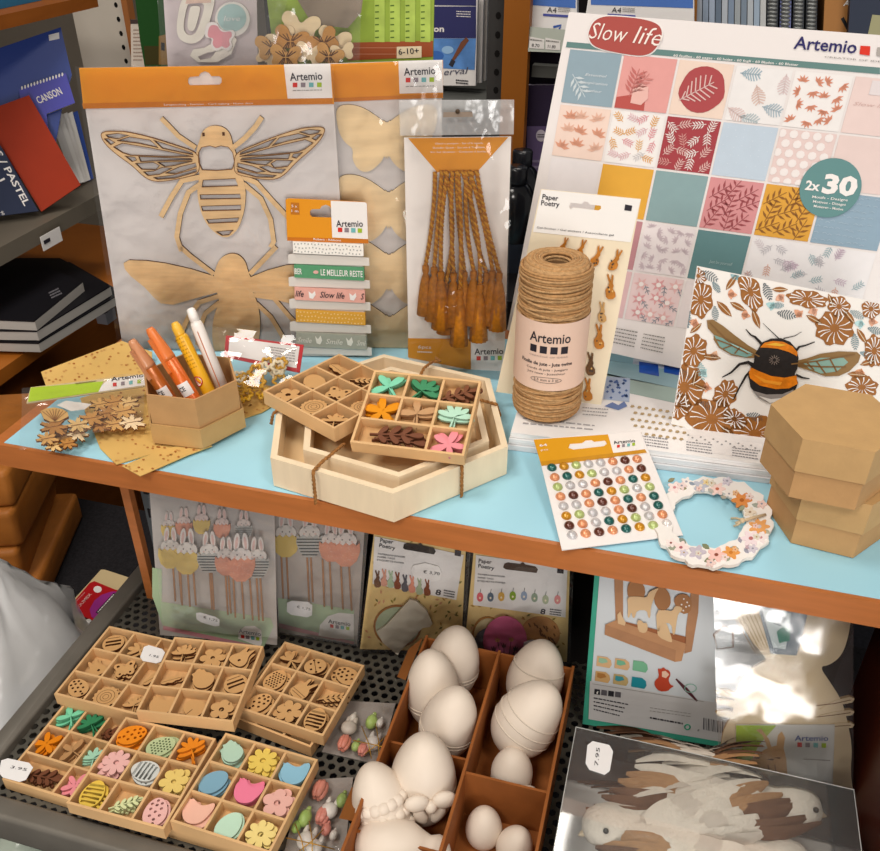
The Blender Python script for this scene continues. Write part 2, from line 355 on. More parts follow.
f = fR.shift(0, 0, -.021); f.vmin = .001
def dec(mb, fr, w):
    mb.text(fr, 'CANSON', zc(150, 402), zc(243, 362), 7, PAPER, w, .02)
    for k in range(14): mb.poly(fr.P(circ(*zc(85+k*12, 340-k*4), .9, 2.0, 8), w), w, WHITE)
slab('drawing_pad', 'violet-blue pad lettered CANSON in front of the blue drawing pad', 'drawing pad', f, [zc(75, 345), zc(255, 282), zc(290, 398), zc(180, 440), zc(200, 640), zc(90, 690), zc(80, 455)], .01, VIO, PAPER, dec)
for k in range(5):
    f = lean(zc(350, 700), -.05, 16, 40).shift(0, 0, .004+k*.012)
    x = k*20
    slab('sketch_pad', ['white edged sketch pad leaning furthest along the grey shelf', 'white edged sketch pad second of five leaning on the grey shelf', 'white edged sketch pad midmost of five leaning on the grey shelf', 'white edged sketch pad beside the one next to the red pad', 'white edged sketch pad leaning against the red pad'][k], 'sketch pad', f,
         [zc(272-x, 440+x*.15), zc(300-x, 428+x*.15), zc(362-x*.6, 690+x*.2), zc(335-x*.6, 705+x*.1)], .006, M(['284aa0', 'e7e3dd', 'dedad6', 'e9e6e2', 'd8d5d2'][k], .5), PAPER, None, 'white edged sketch pads')
f = fR
slab('drawing_pad', 'plain rust-red pad leaning in front of the blue pads', 'drawing pad', f, [zc(-30, 420), zc(112, 368), zc(312, 715), zc(160, 820), zc(0, 560), zc(-30, 540)], .018, REDP, M('8f3013', .6))
f = fR.shift(0, 0, .017); f.vmin = .001
def dec(mb, fr, w):
    mb.text(fr, 'S / PASTEL', zc(-20, 590), zc(95, 798), 7, PAPER, w, .02); mb.text(fr, '90', zc(0, 820), zc(14, 850), 6, PAPER, w)
    mb.stroke(fr.P([zc(0, 700), zc(18, 690)], w), .003, w, None, PAPER)
slab('drawing_pad', 'dark navy pad with PASTEL lettering at the front of the side shelf', 'drawing pad', f, [zc(-60, 540), zc(0, 560), zc(150, 820), zc(40, 860), zc(-60, 870)], .015, NAV, NAV, dec)
# black portfolios lying under the grey shelf
for k, (q, z, lab) in enumerate((([(-40, 318), (34, 321), (82, 282), (40, 262), (-40, 255)], -.150, 'black sketchbook topmost of the pile under the grey shelf'), ([(-40, 330), (36, 331), (110, 286), (60, 258), (-40, 258)], -.168, 'black sketchbook second from the top of the pile'), ([(-40, 341), (38, 343), (122, 292), (70, 262), (-40, 262)], -.187, 'black sketchbook at the bottom of the pile on the cabinet'))):
    f = Fr(PZ(36, 330, z), (1, 0, 0), (0, 1, 0)); o = thing('sketchbook', lab, 'sketchbook', f, 'black sketchbooks under the grey shelf'); L = f.P(q)
    mb = MB(); mb.plate(L, [], -.002, 0, M('17161b', .5), M('17161b', .5)); part('cover', mb, o)
    mb = MB(); mb.plate([(p[0]*.99, p[1]+.001) for p in L], [], -.017, -.002, M('b3aea8', .7), M('b9b4ad', .7)); part('page_block', mb, o)
    if k == 0:
        mb = MB(); lines(mb, f, [(48, 292), (58, 287), (63, 294), (52, 299)], 3, .0005, M('7d7a80', .6), .5, 3); part('cover_print', mb, o)
# ------------------------------------------------------------------ things on the far shelves
Y = 1.36
d = thing('back_shelving_unit', 'dark shelving unit behind the display with grey metal shelves', 'shelving unit', Fr((0, 1.34, 0), (1, 0, 0), (0, 1, 0)))
mb = MB(); mb.box((-.80, .30, 0), (1.2, .32, 1.9), M('1e1a1c', .8)); part('back_panel', mb, d)
p = PY(450, 96, 1.34); mb = MB(); mb.box((-.62, -.02, p.z-.028), (p.x+.055, .3, p.z-.002), M('5a5b58', .5)); part('shelf_board', mb, d)
p = PY(600, 50, 1.34); mb = MB(); p = PY(700, 61, 1.36); mb.box((-.238, .0, p.z-.03), (1.2, .3, p.z-.014), M('6a6a66', .5)); part('shelf_board', mb, d)
mb = MB(); mb.box((-.6, 0, SH-.20), (1.2, .3, SH-.18), M('2a2728', .6)); part('shelf_board', mb, d)
# price rail
z5 = zt(430, 0, 3.406)
f = Fr(PY(*z5(262, 172), 1.3), (1, 0, 0), (0, .25, 1))
d = thing('price_rail', 'pale metal price rail holding white tickets under the blue pads', 'price rail', f)
mb = MB(); mb.plate(f.P([z5(262, 172), z5(285, 85), z5(500, 105), (760, 66), (760, 90), z5(455, 180)]), [], -.004, 0, M('b9bfb4', .45)); part('rail', mb, d)
for k, t in enumerate(('6.99', '8.70', '11.80')):
    a = (283+k*55, 120+k*4); mb = MB(); mb.poly(f.P([z5(a[0], a[1]+40), z5(a[0]+50, a[1]+43), z5(a[0]+52, a[1]+10), z5(a[0], a[1])], .001), .001, PAPER)
    mb.text(f, t, z5(a[0]+8, a[1]+35), z5(a[0]+34, a[1]+37), 3, INK, .0016); lines(mb, f, [z5(a[0]+2, a[1]+6), z5(a[0]+46, a[1]+12), z5(a[0]+46, a[1]+18), z5(a[0]+2, a[1]+14)], 1, .0016, GREY, .6, k); part('ticket', mb, d)
# watercolour pads
f = lean(z5(0, 290), .17, 6, 0).shift(0, 0, 0); f = Fr(PY(*z5(0, 290), 1.36), (1, 0, 0), (0, .1, 1))
def wpad(label, dx, w, face=False):
    def dec(mb, fr, w):
        if not face: return
        mb.poly(fr.P([z5(-60, 130), z5(157, 130), z5(157, 22), z5(-60, 22)], w), w, M('2b2c63', .4)); mb.poly(fr.P([z5(-60, 228), z5(152, 238), z5(157, 131), z5(-60, 131)], w), w, M('5e8fd0', .5, .35, 25))
        mb.poly(fr.P([z5(-60, 16), z5(157, 20), z5(157, -10), z5(-60, -10)], w), w, M('2b2c63', .4))
        w += .0006; mb.text(fr, 'on', z5(12, 108), z5(48, 108), 5.4, PAPER, w, .03); mb.text(fr, 'erval', z5(48, 256), z5(132, 250), 6, M('56566a', .6), w, 0, .3)
        mb.stroke(fr.P([z5(78, 205), z5(112, 150), z5(128, 132)], w), [.004, .008, .006], w, None, M('7a4a35', .5)); mb.stroke(fr.P([z5(70, 225), z5(80, 205)], w), .007, w, None, M('33333c', .5))
        lines(mb, fr, [z5(90, 35), z5(140, 37), z5(140, 62), z5(90, 60)], 3, w, PAPER, .35, 1); lines(mb, fr, [z5(88, 268), z5(130, 272), z5(130, 290), z5(88, 286)], 2, w, INK, .5, 2)
        mb.poly(fr.P(circ(*z5(60, 170), 6, 4, 14), w), w, M('9cc3ea', .5)); mb.poly(fr.P(circ(*z5(20, 190), 8, 5, 14), w), w, M('3f6fbd', .5))
    return slab('watercolour_pad', label, 'watercolour pad', f, [z5(-80+dx, -30), z5(163+dx, -30), z5(155+dx, 292-dx*.5), z5(-80+dx, 290)], .009, PAPER, M('d6d8dc', .5), dec, None, w)
wpad('pale edged watercolour pad furthest behind on the grey shelf', 34, -.04); wpad('blue edged watercolour pad second behind the painted one', 20, -.022); wpad('watercolour pad with a brush and blue paint on its cover', 0, 0, True)
# A4 pads above the price rail
f2 = Fr(PY(*z5(300, 112), 1.32), (1, 0, 0), (0, .2, 1))
for k, (x0, x1, lab) in enumerate(((300, 500, 'white and blue A4 pad at the wooden post end of the rail'), (520, 900, 'white and blue A4 pad beside the grey spines'))):
    def dec(mb, fr, w):
        mb.poly(fr.P([z5(x0+28, 16), z5(x1-4, 28), z5(x1-4, -40), z5(x0+28, -40)], w), w, M('3b6fc4', .4, .12, 12)); w += .0006
        mb.text(fr, 'A4', z5(x0+98, 42), z5(x0+130, 44), 5, INK, w); mb.poly(fr.P([z5(x0+85, 54), z5(x0+180, 60), z5(x0+180, 52), z5(x0+85, 46)], w), w, M('4c55a5', .5))
        lines(mb, fr, [z5(x0+136, 24), z5(x0+178, 27), z5(x0+178, 44), z5(x0+136, 41)], 3, w, GREY, .4, 4)
        mb.stroke(fr.P([z5(x0+120, 92), z5(x0+146, 86), z5(x0+138, 104)], w), .003, w, None, M('3a5fb0', .5)); mb.poly(fr.P(circ(*z5(x0+30, 100), 2.4, 2.6, 6), w), w, M('3b6fc4', .5))
    slab('drawing_pad', lab, 'drawing pad', f2, [z5(x0+28, -60), z5(x1, -60), z5(x1, 118), z5(x0, 112)], .02, WHITE, M('c9ccd4', .5), dec)
# spines of pads standing at the far right
z6 = zt(720, 0, 5.319); f3 = Fr(PY(700, 60, 1.36), (1, 0, 0), (0, .05, 1))
cols = ['7b8798', '97a6bb', 'a9b2be', '8f9db0', 'a4b1c4', '6d7b8d', 'b8bec7', '8595ab', 'a3a9ad', '7f8d9d', 'b6bcc2', '9fb0c2', 'c3c4c4']
for k, c in enumerate(cols):
    x = 684+k*6.4
    slab('notepad', 'grey-blue notepad spine in the row above the large pad', 'notepad', f3, [(x, -30), (x+5.6, -30), (x+4.6, 60), (x-1, 60)], .12, M(c, .55), M(c, .55), None, 'grey-blue notepad spines in the row')
for k in range(4):
    x = 768+k*13; f4 = f3
    o = slab('spiral_notebook', 'dark spiral bound notebook between grey spines and brown folder', 'notebook', f4, [(x, -30), (x+11, -30), (x+9, 60), (x-2, 60)], .12, M('3c4047' if k != 1 else '7f86b8', .5), M('2c2f35', .5), None, 'dark spiral notebooks above the large pad')
    mb = MB()
    for j in range(13): mb.ball((f4.px(x+5-j*.15, -4+j*4)[0], f4.px(x+5-j*.15, -4+j*4)[1], .002), (.007, .0028, .003), M('8d8f8e', .4, 0, 40, None, .5), 8)
    part('spiral_binding', mb, o)
slab('folder', 'slim orange-brown folder beside the grey notepad spines', 'folder', f3, [(686, -30), (698, -30), (696, 40), (684, 40)], .1, M('b0712c', .5), M('9a6226', .5), None, None, .01)
slab('folder', 'tan cardboard folder next to the navy box', 'folder', f3, [(826, -30), (853, -30), (850, 60), (822, 60)], .1, M('a9743f', .6), M('8f6132', .6), lambda mb, fr, w: (mb.text(fr, 'A5', z6(655, 30), z6(708, 36), 6, PAPER, w, .02), mb.stroke(fr.P([z6(650, 95), z6(685, 160)], w), .004, w, None, BLACK)))
slab('storage_box', 'dark navy box with an olive label at the end of the far shelf', 'box', f3, [(852, -30), (920, -30), (920, 70), (846, 70)], .12, M('2b3346', .5), M('202636', .5), lambda mb, fr, w: mb.poly(fr.P([z6(785, 190), z6(900, 200), z6(900, 85), z6(810, 78)], w), w, M('a7a37c', .5)), None, .02)
# purple pads and black bottles below the rail
f5 = Fr(PY(545, 240, 1.32), (1, 0, 0), (0, .08, 1)); PUR = M('2c2138', .5)
slab('drawing_pad', 'dark purple pad standing behind under the price rail', 'drawing pad', f5, [z5(310, 175), z5(460, 180), z5(460, 600), z5(310, 600)], .012, M('241b2e', .5), M('3a3040', .5), lambda mb, fr, w: mb.stroke(fr.P(circ(*z5(436, 250), 3.2, 4, 14), w), .003, w, None, GREY), None, -.02)
def dec(mb, fr, w):
    mb.poly(fr.P([z5(330, 640), z5(400, 640), z5(418, 430), z5(330, 430)], w), w, M('5c4d70', .5)); w += .0006
    mb.poly(fr.P(circ(*z5(378, 462), 5, 6, 16), w), w, M('b9b0bb', .5)); lines(mb, fr, [z5(366, 455), z5(390, 455), z5(390, 470), z5(366, 470)], 2, w+.0005, INK, .5, 3); lines(mb, fr, [z5(345, 540), z5(380, 540), z5(378, 580), z5(343, 580)], 2, w, M('8b7f98', .5), .4, 3)
slab('drawing_pad', 'purple pad with a round white badge under the price rail', 'drawing pad', f5, [z5(308, 290), z5(425, 290), z5(420, 640), z5(300, 640)], .012, PUR, M('8d8594', .5), dec)
for k, (x, y, Yb) in enumerate(((522, 168, 1.16), (516, 186, 1.05))):
    p = PY(x, y, Yb); o = thing('paint_bottle', ['glossy black bottle standing behind the tassel pack', 'glossy black bottle nearest the tassel pack and twine spool'][k], 'bottle', Fr((p.x, p.y, p.z-.15), (1, 0, 0), (0, 1, 0)), None)
    mb = MB(); mb.lathe([(.022, 0), (.026, .006), (.027, .012), (.027, .12), (.024, .14), (.017, .15), (.012, .154)], M('111319', .18), 24); part('body', mb, o)
    mb = MB(); mb.lathe([(.013, .153), (.0135, .156), (.0135, .172), (.012, .174)], M('1b1c22', .25), 20); part('cap', mb, o)
    mb = MB(); mb.lathe([(.0274, .04), (.0274, .085)], M('3b4250', .5), 24, (0, 0, 0), None, None, False, False); part('label', mb, o)
mb = MB(); mb.box((-.45, .94, 0), (.3, 1.2, SH+.016), M('1c1a1d', .7)); solo('bottle_rack', mb, WORLD, 'dark low ledge behind the display shelf carrying black bottles', 'rack')
# dark green book and pale sheets behind the topmost packs
f6 = Fr(PY(146, 66, 1.26), (1, 0, 0), (0, .12, 1))
slab('book', 'dark green book standing behind the bee pack', 'book', f6, [(133, -20), (230, -20), (235, 252), (180, 244), (147, 80), (140, 40)], .02, M('1f4a1e', .5), M('173a17', .5), lambda mb, fr, w: (mb.poly(fr.P([zc(562, 250), zc(614, 250), zc(614, 178), zc(556, 178)], w), w, M('3f3a1a', .5)), mb.poly(fr.P([zc(614, 250), zc(650, 250), zc(650, 130), zc(614, 140)], w), w, M('8a6a3c', .5)), mb.stroke(fr.P([zc(630, 165), zc(630, 195)], w+.0005), .006, w+.0005, None, BLACK)))
f6 = Fr(PY(132, 66, 1.3), (1, 0, 0), (0, .12, 1))
slab('brochure', 'pale printed sheet beside the narrow wooden upright', 'brochure', f6, [zc(505, 75), zc(545, 75), zc(570, 330), (175, 222), (150, 218), zc(508, 260)], .004, M('d8cbbd', .6), M('cdbfb0', .6), lambda mb, fr, w: (mb.poly(fr.P([zc(505, 92), zc(545, 92), zc(543, 75), zc(503, 75)], w), w, M('4a3b38', .5)), lines(mb, fr, [zc(515, 110), zc(545, 110), zc(552, 240), zc(515, 240)], 9, w, M('a98f80', .6), .3, 5)))
# ------------------------------------------------------------------ hanging packs standing on the display shelf
z2 = zt(70, 0, 3.143); z3 = zt(70, 180, 3.143)
def euro(fr, cx, cy, s=1., sl=.0):      # euro-slot hanging hole outline, in pixels
    pts = [(-16, 3), (-16, -1), (-14, -3), (-6, -3.4), (-4, -6.5), (0, -8), (4, -6.5), (6, -3.4), (14, -3), (16, -1), (16, 3), (14, 5), (-14, 5)]
    return fr.P([(cx+x*s, cy+y*s+x*s*sl) for x, y in pts])
# --- bee pack
fb = lean((122, 348), 0, 4.5, 14)
d = thing('wooden_bee_pack', 'large clear pack of two plywood bees under an orange header', 'craft pack', fb)
card = [(79, 68), (331, 64), (350, 352), (123, 348)]
mb = MB(); mb.plate(fb.P(card), [], -.0012, 0, M('e6dfdc', .55)); part('backing_card', mb, d)
mb = MB(); hd = [(79, 68), (331, 64), (338.5, 104), (84, 108)]; L = fb.P([(79, 68), (331, 64), (334, 104), (83.5, 108)], .0016)
mb.plate(L, [euro(fb, *z2(425, 250), 1.05, -.02)], .0008, .0016, ORANGE)
mb.poly(fb.P([z2(42, 342), z2(826, 326), z2(824, 308), z2(38, 325)], .0018), .0018, M('c9781a', .45))
mb.poly(fb.P([z2(684, 310), z2(825, 308), z2(818, 200), z2(672, 202)], .002), .002, PAPER)
mb.text(fb, 'Scrapbooking - Fantaisie - Card making - Home deco', z2(295, 332), z2(575, 327), 1.7, PAPER, .0022)
logo(mb, fb, z2(692, 254), z2(794, 250), 7.5, z2(700, 260), z2(802, 259), 4.6, .0024)
lines(mb, fb, [z2(700, 282), z2(792, 280), z2(792, 286), z2(700, 288)], 1, .0024, GREY, .4, 2); part('header_card', mb, d)
def wings(pts): return [z2(x, y) for x, y in pts]
LW = [(95, 425), (105, 413), (140, 412), (180, 414), (250, 430), (320, 452), (400, 478), (408, 510), (405, 545), (370, 556), (300, 570), (262, 570), (232, 556), (196, 520), (150, 488), (112, 455)]
LH = [[(112, 424), (150, 419), (186, 425), (150, 436), (120, 432)], [(107, 436), (122, 436), (142, 448), (128, 455)], [(148, 442), (188, 430), (252, 440), (278, 464), (215, 450)], [(262, 440), (300, 452), (385, 480), (388, 487), (290, 466)],
      [(136, 462), (165, 450), (250, 464), (340, 482), (388, 492), (300, 492), (190, 488), (165, 480)], [(172, 490), (205, 494), (210, 503), (195, 508)], [(215, 492), (380, 498), (386, 503), (260, 506), (222, 508)], [(205, 514), (262, 510), (282, 520), (270, 534), (225, 532)], [(275, 510), (385, 507), (330, 520), (298, 524)],
      [(230, 540), (262, 538), (290, 526), (322, 528), (282, 548), (245, 552)], [(300, 544), (345, 524), (395, 512), (398, 524), (330, 546)], [(262, 558), (325, 550), (398, 530), (398, 540), (330, 560), (275, 564)]]
def mir(p): x, y = p; return (803-(x-95)*.92, y-15*(400-x)/305.)
mb = MB(); T0, T1 = .0006, .0034
EDGE = PLYD
mb.plate(fb.P(wings(chaikin(LW)), T1), [fb.P(wings(h), T1) for h in LH], T0, T1, PLY, EDGE)
mb.plate(fb.P(wings([mir(p) for p in chaikin(LW)]), T1), [fb.P(wings([mir(p) for p in h]), T1) for h in LH], T0, T1, PLY, EDGE)
BODY = [(400, 460), (408, 440), (414, 415), (430, 400), (455, 393), (485, 400), (502, 418), (510, 445), (512, 460), (522, 480), (528, 510), (524, 538), (545, 560), (553, 600), (550, 655), (534, 710), (512, 738), (490, 748), (465, 740), (430, 708), (408, 660), (398, 600), (408, 550), (402, 530), (394, 500)]
BH = [[(404, 480), (414, 463), (440, 458), (457, 463), (475, 458), (498, 462), (512, 480), (517, 510), (510, 532), (460, 536), (415, 534), (404, 510)], [(418, 566), (520, 561), (528, 584), (414, 588)], [(408, 612), (535, 610), (537, 624), (410, 626)], [(412, 648), (538, 644), (537, 660), (416, 663)], [(428, 690), (532, 684), (526, 698), (436, 702)], [(458, 728), (514, 723), (500, 738), (478, 740)]]
mb.plate(fb.P(wings(chaikin(BODY)), T1+.0001), [fb.P(wings(h), T1+.0001) for h in BH], T0, T1+.0001, PLY, EDGE)
for e in ((419, 423), (482, 421)): mb.poly(fb.P([z2(e[0]-4, e[1]-6), z2(e[0]+4, e[1]-6), z2(e[0]+5, e[1]+5), z2(e[0]-3, e[1]+6)][::-1], T1+.0004), T1+.0004, PLYD)
for leg, wd in (([(286, 372), (312, 398), (340, 428), (395, 465)], 5.2), ([(603, 368), (580, 402), (548, 436), (510, 466)], 5.2), ([(412, 556), (352, 568), (318, 620), (285, 682)], 5.5), ([(408, 580), (372, 605), (346, 672), (335, 745), (350, 790)], 5.5), ([(530, 552), (585, 574), (636, 632), (700, 700)], 5.5), ([(545, 578), (600, 625), (630, 690), (640, 760), (630, 778)], 5.5)):
    P = fb.P(wings(leg), T1); mb.stroke(P, wd*.00091, T0, T1-.0001, PLY, EDGE)
BUR = M('8f5f30', .8)
for Lp in [wings(chaikin(LW))]+[wings(h) for h in LH]+[wings([mir(p) for p in chaikin(LW)])]+[wings([mir(p) for p in h]) for h in LH]+[wings(h) for h in BH]: mb.rim(fb.P(Lp, T1), T1+.0004, .0007, BUR)
part('bee_cutout', mb, d)
mb = MB()
W3 = lambda pts: [z3(x, y) for x, y in pts]
mb.plate(fb.P(W3(chaikin([(452, 300), (462, 262), (480, 240), (505, 230), (530, 234), (552, 256), (560, 290), (575, 320), (572, 350), (590, 385), (600, 450), (592, 520), (575, 560), (460, 560), (445, 500), (450, 430), (470, 385), (462, 350), (448, 325)])), T1+.0001), [], T0, T1+.0001, PLY, EDGE)
mb.plate(fb.P(W3([(168, 262), (185, 252), (240, 254), (300, 262), (380, 280), (455, 303), (468, 352), (400, 370), (325, 392), (285, 388), (262, 368), (235, 338), (190, 302), (172, 280)]), T1), [], T0, T1, PLY, EDGE)
mb.plate(fb.P(W3([(566, 306), (620, 284), (680, 268), (750, 262), (815, 262), (838, 275), (820, 310), (780, 350), (740, 385), (690, 388), (630, 372), (572, 352)]), T1), [], T0, T1, PLY, EDGE)
for leg in ([(348, 212), (376, 238), (452, 296)], [(648, 210), (618, 242), (566, 296)], [(470, 365), (405, 385), (372, 430), (345, 490)], [(470, 385), (425, 420), (405, 470), (400, 520)], [(575, 362), (640, 372), (690, 430), (740, 480)], [(585, 388), (630, 430), (655, 470), (672, 500)]):
    mb.stroke(fb.P(W3(leg), T1), .005, T0, T1-.0001, PLY, EDGE)
part('bee_cutout', mb, d, 'plain uncut plywood bee')
mb = MB(); mb.sheet(fb.P([(77, 66), (334, 62), (352, 352), (120, 350)]), .0052, CLEAR, 26, .0016, 22, 3); part('clear_bag', mb, d)
# --- butterfly pack behind
fq = fb.shift(0, 0, -.012); fq.vmin = .001
d = thing('wooden_butterfly_pack', 'clear pack of plain plywood butterflies standing behind the bee pack', 'craft pack', fq)
z4 = zt(320, 0, 3.546)
mb = MB(); mb.plate(fq.P([(250, 66), (442, 60), (440, 365), (262, 352)]), [], -.0012, 0, M('e0d9d6', .55)); part('backing_card', mb, d)
mb = MB(); mb.plate(fq.P([(250, 67), (443, 60), (443, 98), (250, 103)], .001), [], .0004, .001, ORANGE); mb.poly(fq.P([z4(45, 362), z4(436, 345), z4(436, 332), z4(45, 348)], .0013), .0013, M('c9781a', .45))
mb.poly(fq.P([z4(282, 332), z4(436, 328), z4(434, 212), z4(278, 216)], .0015), .0015, PAPER); logo(mb, fq, z4(298, 268), z4(410, 262), 7.2, z4(304, 276), z4(416, 274), 4.6, .0019)
lines(mb, fq, [z4(304, 304), z4(405, 302), z4(405, 308), z4(304, 310)], 1, .0019, GREY, .4, 2); part('header_card', mb, d)
BF = [(0, -50), (-35, -78), (-85, -110), (-140, -122), (-178, -110), (-180, -70), (-170, -20), (-150, 15), (-118, 38), (-124, 75), (-100, 115), (-65, 122), (-25, 92), (-6, 58), (-4, 78), (0, 60)]
for k, (cx, cy) in enumerate(((237, 490), (243, 738), (245, 960), (247, 1180))):
    mb = MB(); half = [(x, y) for x, y in BF]; full = chaikin(half+[(-x, y) for x, y in half[::-1][1:-1]])
    mb.plate(fq.P([z4(cx+x, cy+y) for x, y in full], .003), [], .0006, .003, PLYL, M('6b4420', .8))
    mb.stroke(fq.P([z4(cx, cy-46), z4(cx-12, cy-62)], .003), .0016, .0006, .0029, PLYL, PLYD); mb.stroke(fq.P([z4(cx, cy-46), z4(cx+12, cy-62)], .003), .0016, .0006, .0029, PLYL, PLYD)
    part('butterfly_cutout', mb, d)
mb = MB(); mb.sheet(fq.P([(250, 65), (444, 59), (442, 364), (262, 352)]), .0046, CLEAR, 20, .0008, 22, 5); part('clear_bag', mb, d)
# --- packs rising behind: clips, butterflies, ruler card
fk = fb.shift(0, 0, -.045)
zk = zt(160, 0, 3.143)
d = thing('bookmark_clip_pack', 'clear pack of white clips with a pink butterfly and blue tag', 'craft pack', fk)
mb = MB(); mb.plate(fk.P([(161, -40), (256, -40), (258, 70), (168, 70)]), [], -.001, 0, M('cfc2c4', .55)); part('backing_card', mb, d)
CL = M('ece6da', .5)
mb = MB(); o = [zk(62, 10), zk(78, -10), zk(170, -10), zk(172, 10), zk(150, 90), zk(130, 128), zk(95, 140), zk(60, 125), zk(50, 90)]; i = [zk(82, 30), zk(72, 85), zk(82, 108), zk(102, 112), zk(118, 95), zk(140, 25), zk(135, 8), zk(90, 8)]
i2 = [zk(92, 32), zk(84, 84), zk(92, 97), zk(104, 98), zk(112, 86), zk(128, 26), zk(120, 18), zk(98, 18)]
mb.plate(fk.P(chaikin(o), .003), [fk.P(chaikin(i), .003)], .001, .003, CL, M('b8afa3', .6)); mb.plate(fk.P(chaikin(i2), .003), [], .001, .0028, CL, M('b8afa3', .6)); mb.poly(fk.P([zk(80, 12), zk(160, 8), zk(162, -8), zk(84, -8)], .0034), .0034, M('e2c3b4', .5)); part('page_clip', mb, d)
mb = MB(); o = [zk(95, 175), zk(105, 155), zk(140, 150), zk(225, 100), zk(242, 125), zk(225, 170), zk(180, 195), zk(120, 195)]; mb.plate(fk.P(o, .004), [fk.P([zk(120, 178), zk(150, 165), zk(178, 160), zk(160, 182), zk(128, 188)], .004)], .003, .005, CL, M('b8afa3', .6)); part('page_clip', mb, d)
mb = MB(); mb.plate(fk.P(circ(*zk(228, 60), 17.5, 17.5, 26), .004), [], .003, .0045, M('e9e4dd', .5), M('b8afa3', .6)); mb.poly(fk.P(circ(*zk(226, 56), 14.5, 14, 26), .005), .005, M('a9c6c4', .5)); mb.text(fk, 'love', zk(200, 66), zk(252, 66), 5, PAPER, .0054, 0, .3); part('round_tag', mb, d, 'pale blue round tag')
mb = MB(); B1 = [(150, 68), (180, 70), (188, 90), (205, 98), (232, 92), (238, 110), (222, 128), (230, 148), (212, 162), (196, 150), (186, 158), (170, 160), (158, 142), (165, 120), (142, 118), (140, 98)]
mb.plate(fk.P(chaikin([zk(*p) for p in B1]), .0065), [], .005, .0068, PAPER, M('b8afa3', .6)); c = (187, 118); mb.poly(fk.P([zk(lerp(c[0], x, .8), lerp(c[1], y, .8)) for x, y in chaikin(B1)], .0072), .0072, M('dd9aa2', .5)); part('butterfly_charm', mb, d, 'pink butterfly with a white rim')
mb = MB(); mb.sheet(fk.P([(158, -40), (300, -40), (270, 72), (165, 72)]), .0105, CRISP, 16, .003, 30, 9); part('clear_bag', mb, d)
fk2 = fk.shift(0, 0, -.006)
d = thing('butterfly_bag', 'crinkled clear bag of small engraved wooden butterflies behind the bee pack', 'craft pack', fk2)
def wingset(cx, cy, s, rot, q=None):
    P = [(0, -8), (-14, -30), (-36, -34), (-44, -14), (-30, 0), (-36, 20), (-18, 30), (-4, 12), (0, 20)]
    P = P+[(-x, y) for x, y in P[::-1][1:-1]]; c, sn = math.cos(rot), math.sin(rot)
    return [zk(cx+(x*c-y*sn)*s, cy+(x*sn+y*c)*s) for x, y in chaikin(P)]
for k, (cx, cy, s, r, m_) in enumerate(((440, 90, 1.5, .2, PLYL), (385, 130, 1.2, -.4, PLYL), (545, 130, 1.3, .3, PLYL), (340, 180, 1.0, .5, PLYL), (355, 150, 1.3, -.1, M('cf9c58', .6)), (410, 130, 1.35, .3, M('c58c46', .6)), (515, 135, 1.25, -.5, M('c58c46', .6)), (470, 170, 1.1, .2, PLYL), (575, 165, .9, -.2, PLYL), (395, 180, 1.2, .1, M('cf9c58', .6)), (530, 178, 1.1, .4, M('cf9c58', .6)))):
    mb = MB(); w_ = .001+.0018*k; mb.plate(fk2.P(wingset(cx, cy, s, r), w_), [], w_, w_+.0017, m_, M('8a5a2a', .8))
    if m_ is not PLYL:
        for t in range(-3, 4):
            if t: mb.stroke(fk2.P([zk(cx+t*2*s, cy-2), zk(cx+(t*9)*s, cy-20*s+abs(t)*2)], w_+.002), .0009, w_+.002, None, PLYD); mb.stroke(fk2.P([zk(cx+t*2*s, cy+2), zk(cx+(t*6)*s, cy+18*s)], w_+.002), .0009, w_+.002, None, PLYD)
    part('wooden_butterfly', mb, d)
mb = MB(); mb.sheet(fk2.P([(235, -40), (365, -40), (362, 72), (225, 72)]), .024, CRISP, 16, .004, 26, 4); part('clear_bag', mb, d)
mb = MB(); mb.plate(fk2.P([zk(420, -20), zk(640, -20), zk(632, 40), zk(590, 88), zk(480, 78)], -.0008), [], -.0012, -.0008, M('8c7c6c', .5)); part('backing_card', mb, d)
fk3 = fb.shift(0, 0, -.062)
d = thing('growth_chart_box', 'green card box marked 6-10+ above a brown band', 'toy box', fk3)
mb = MB(); mb.plate(fk3.P([(262, -40), (435, -40), (433, 64), (275, 64)]), [], -.012, 0, M('8ea53a', .5, .12, 30), M('6f8430', .5))
mb.poly(fk3.P([zk(590, 190), zk(858, 178), zk(858, 128), zk(590, 134)], .0006), .0006, M('9a4a24', .5))
for k in range(26): mb.poly(fk3.P(circ(*zk(600+k*6.4, 150-(k % 2)*0), .5, .5, 6), .001), .001, M('d9a183', .5)); mb.poly(fk3.P(circ(*zk(600+k*6.4, 170), .5, .5, 6), .001), .001, M('d9a183', .5))
mb.poly(fk3.P([zk(744, 184), zk(822, 181), zk(822, 145), zk(744, 147)], .0012), .0012, M('e2cfae', .5)); mb.text(fk3, '6-10+', zk(750, 172), zk(814, 168), 5.6, INK, .0016, .008)
for k in range(4):
    x = 690+k*48; mb.stroke(fk3.P([zk(x, 132), zk(x, -60)], .0008), .010, .0008, None, M('a9bf55', .5, .15, 60))
    for j in range(6): mb.stroke(fk3.P([zk(x-14, 118-j*20), zk(x-2, 117-j*20)], .001), .0012, .001, None, M('4f6a22', .5))
mb.poly(fk3.P([zk(480, 58), zk(570, 62), zk(600, 48), zk(570, 32), zk(480, 28)], .0008), .0008, M('8f7a6e', .5)); mb.poly(fk3.P([zk(580, 52), zk(600, 48), zk(582, 36)], .0012), .0012, M('d79a2a', .5)); part('box_front', mb, d)
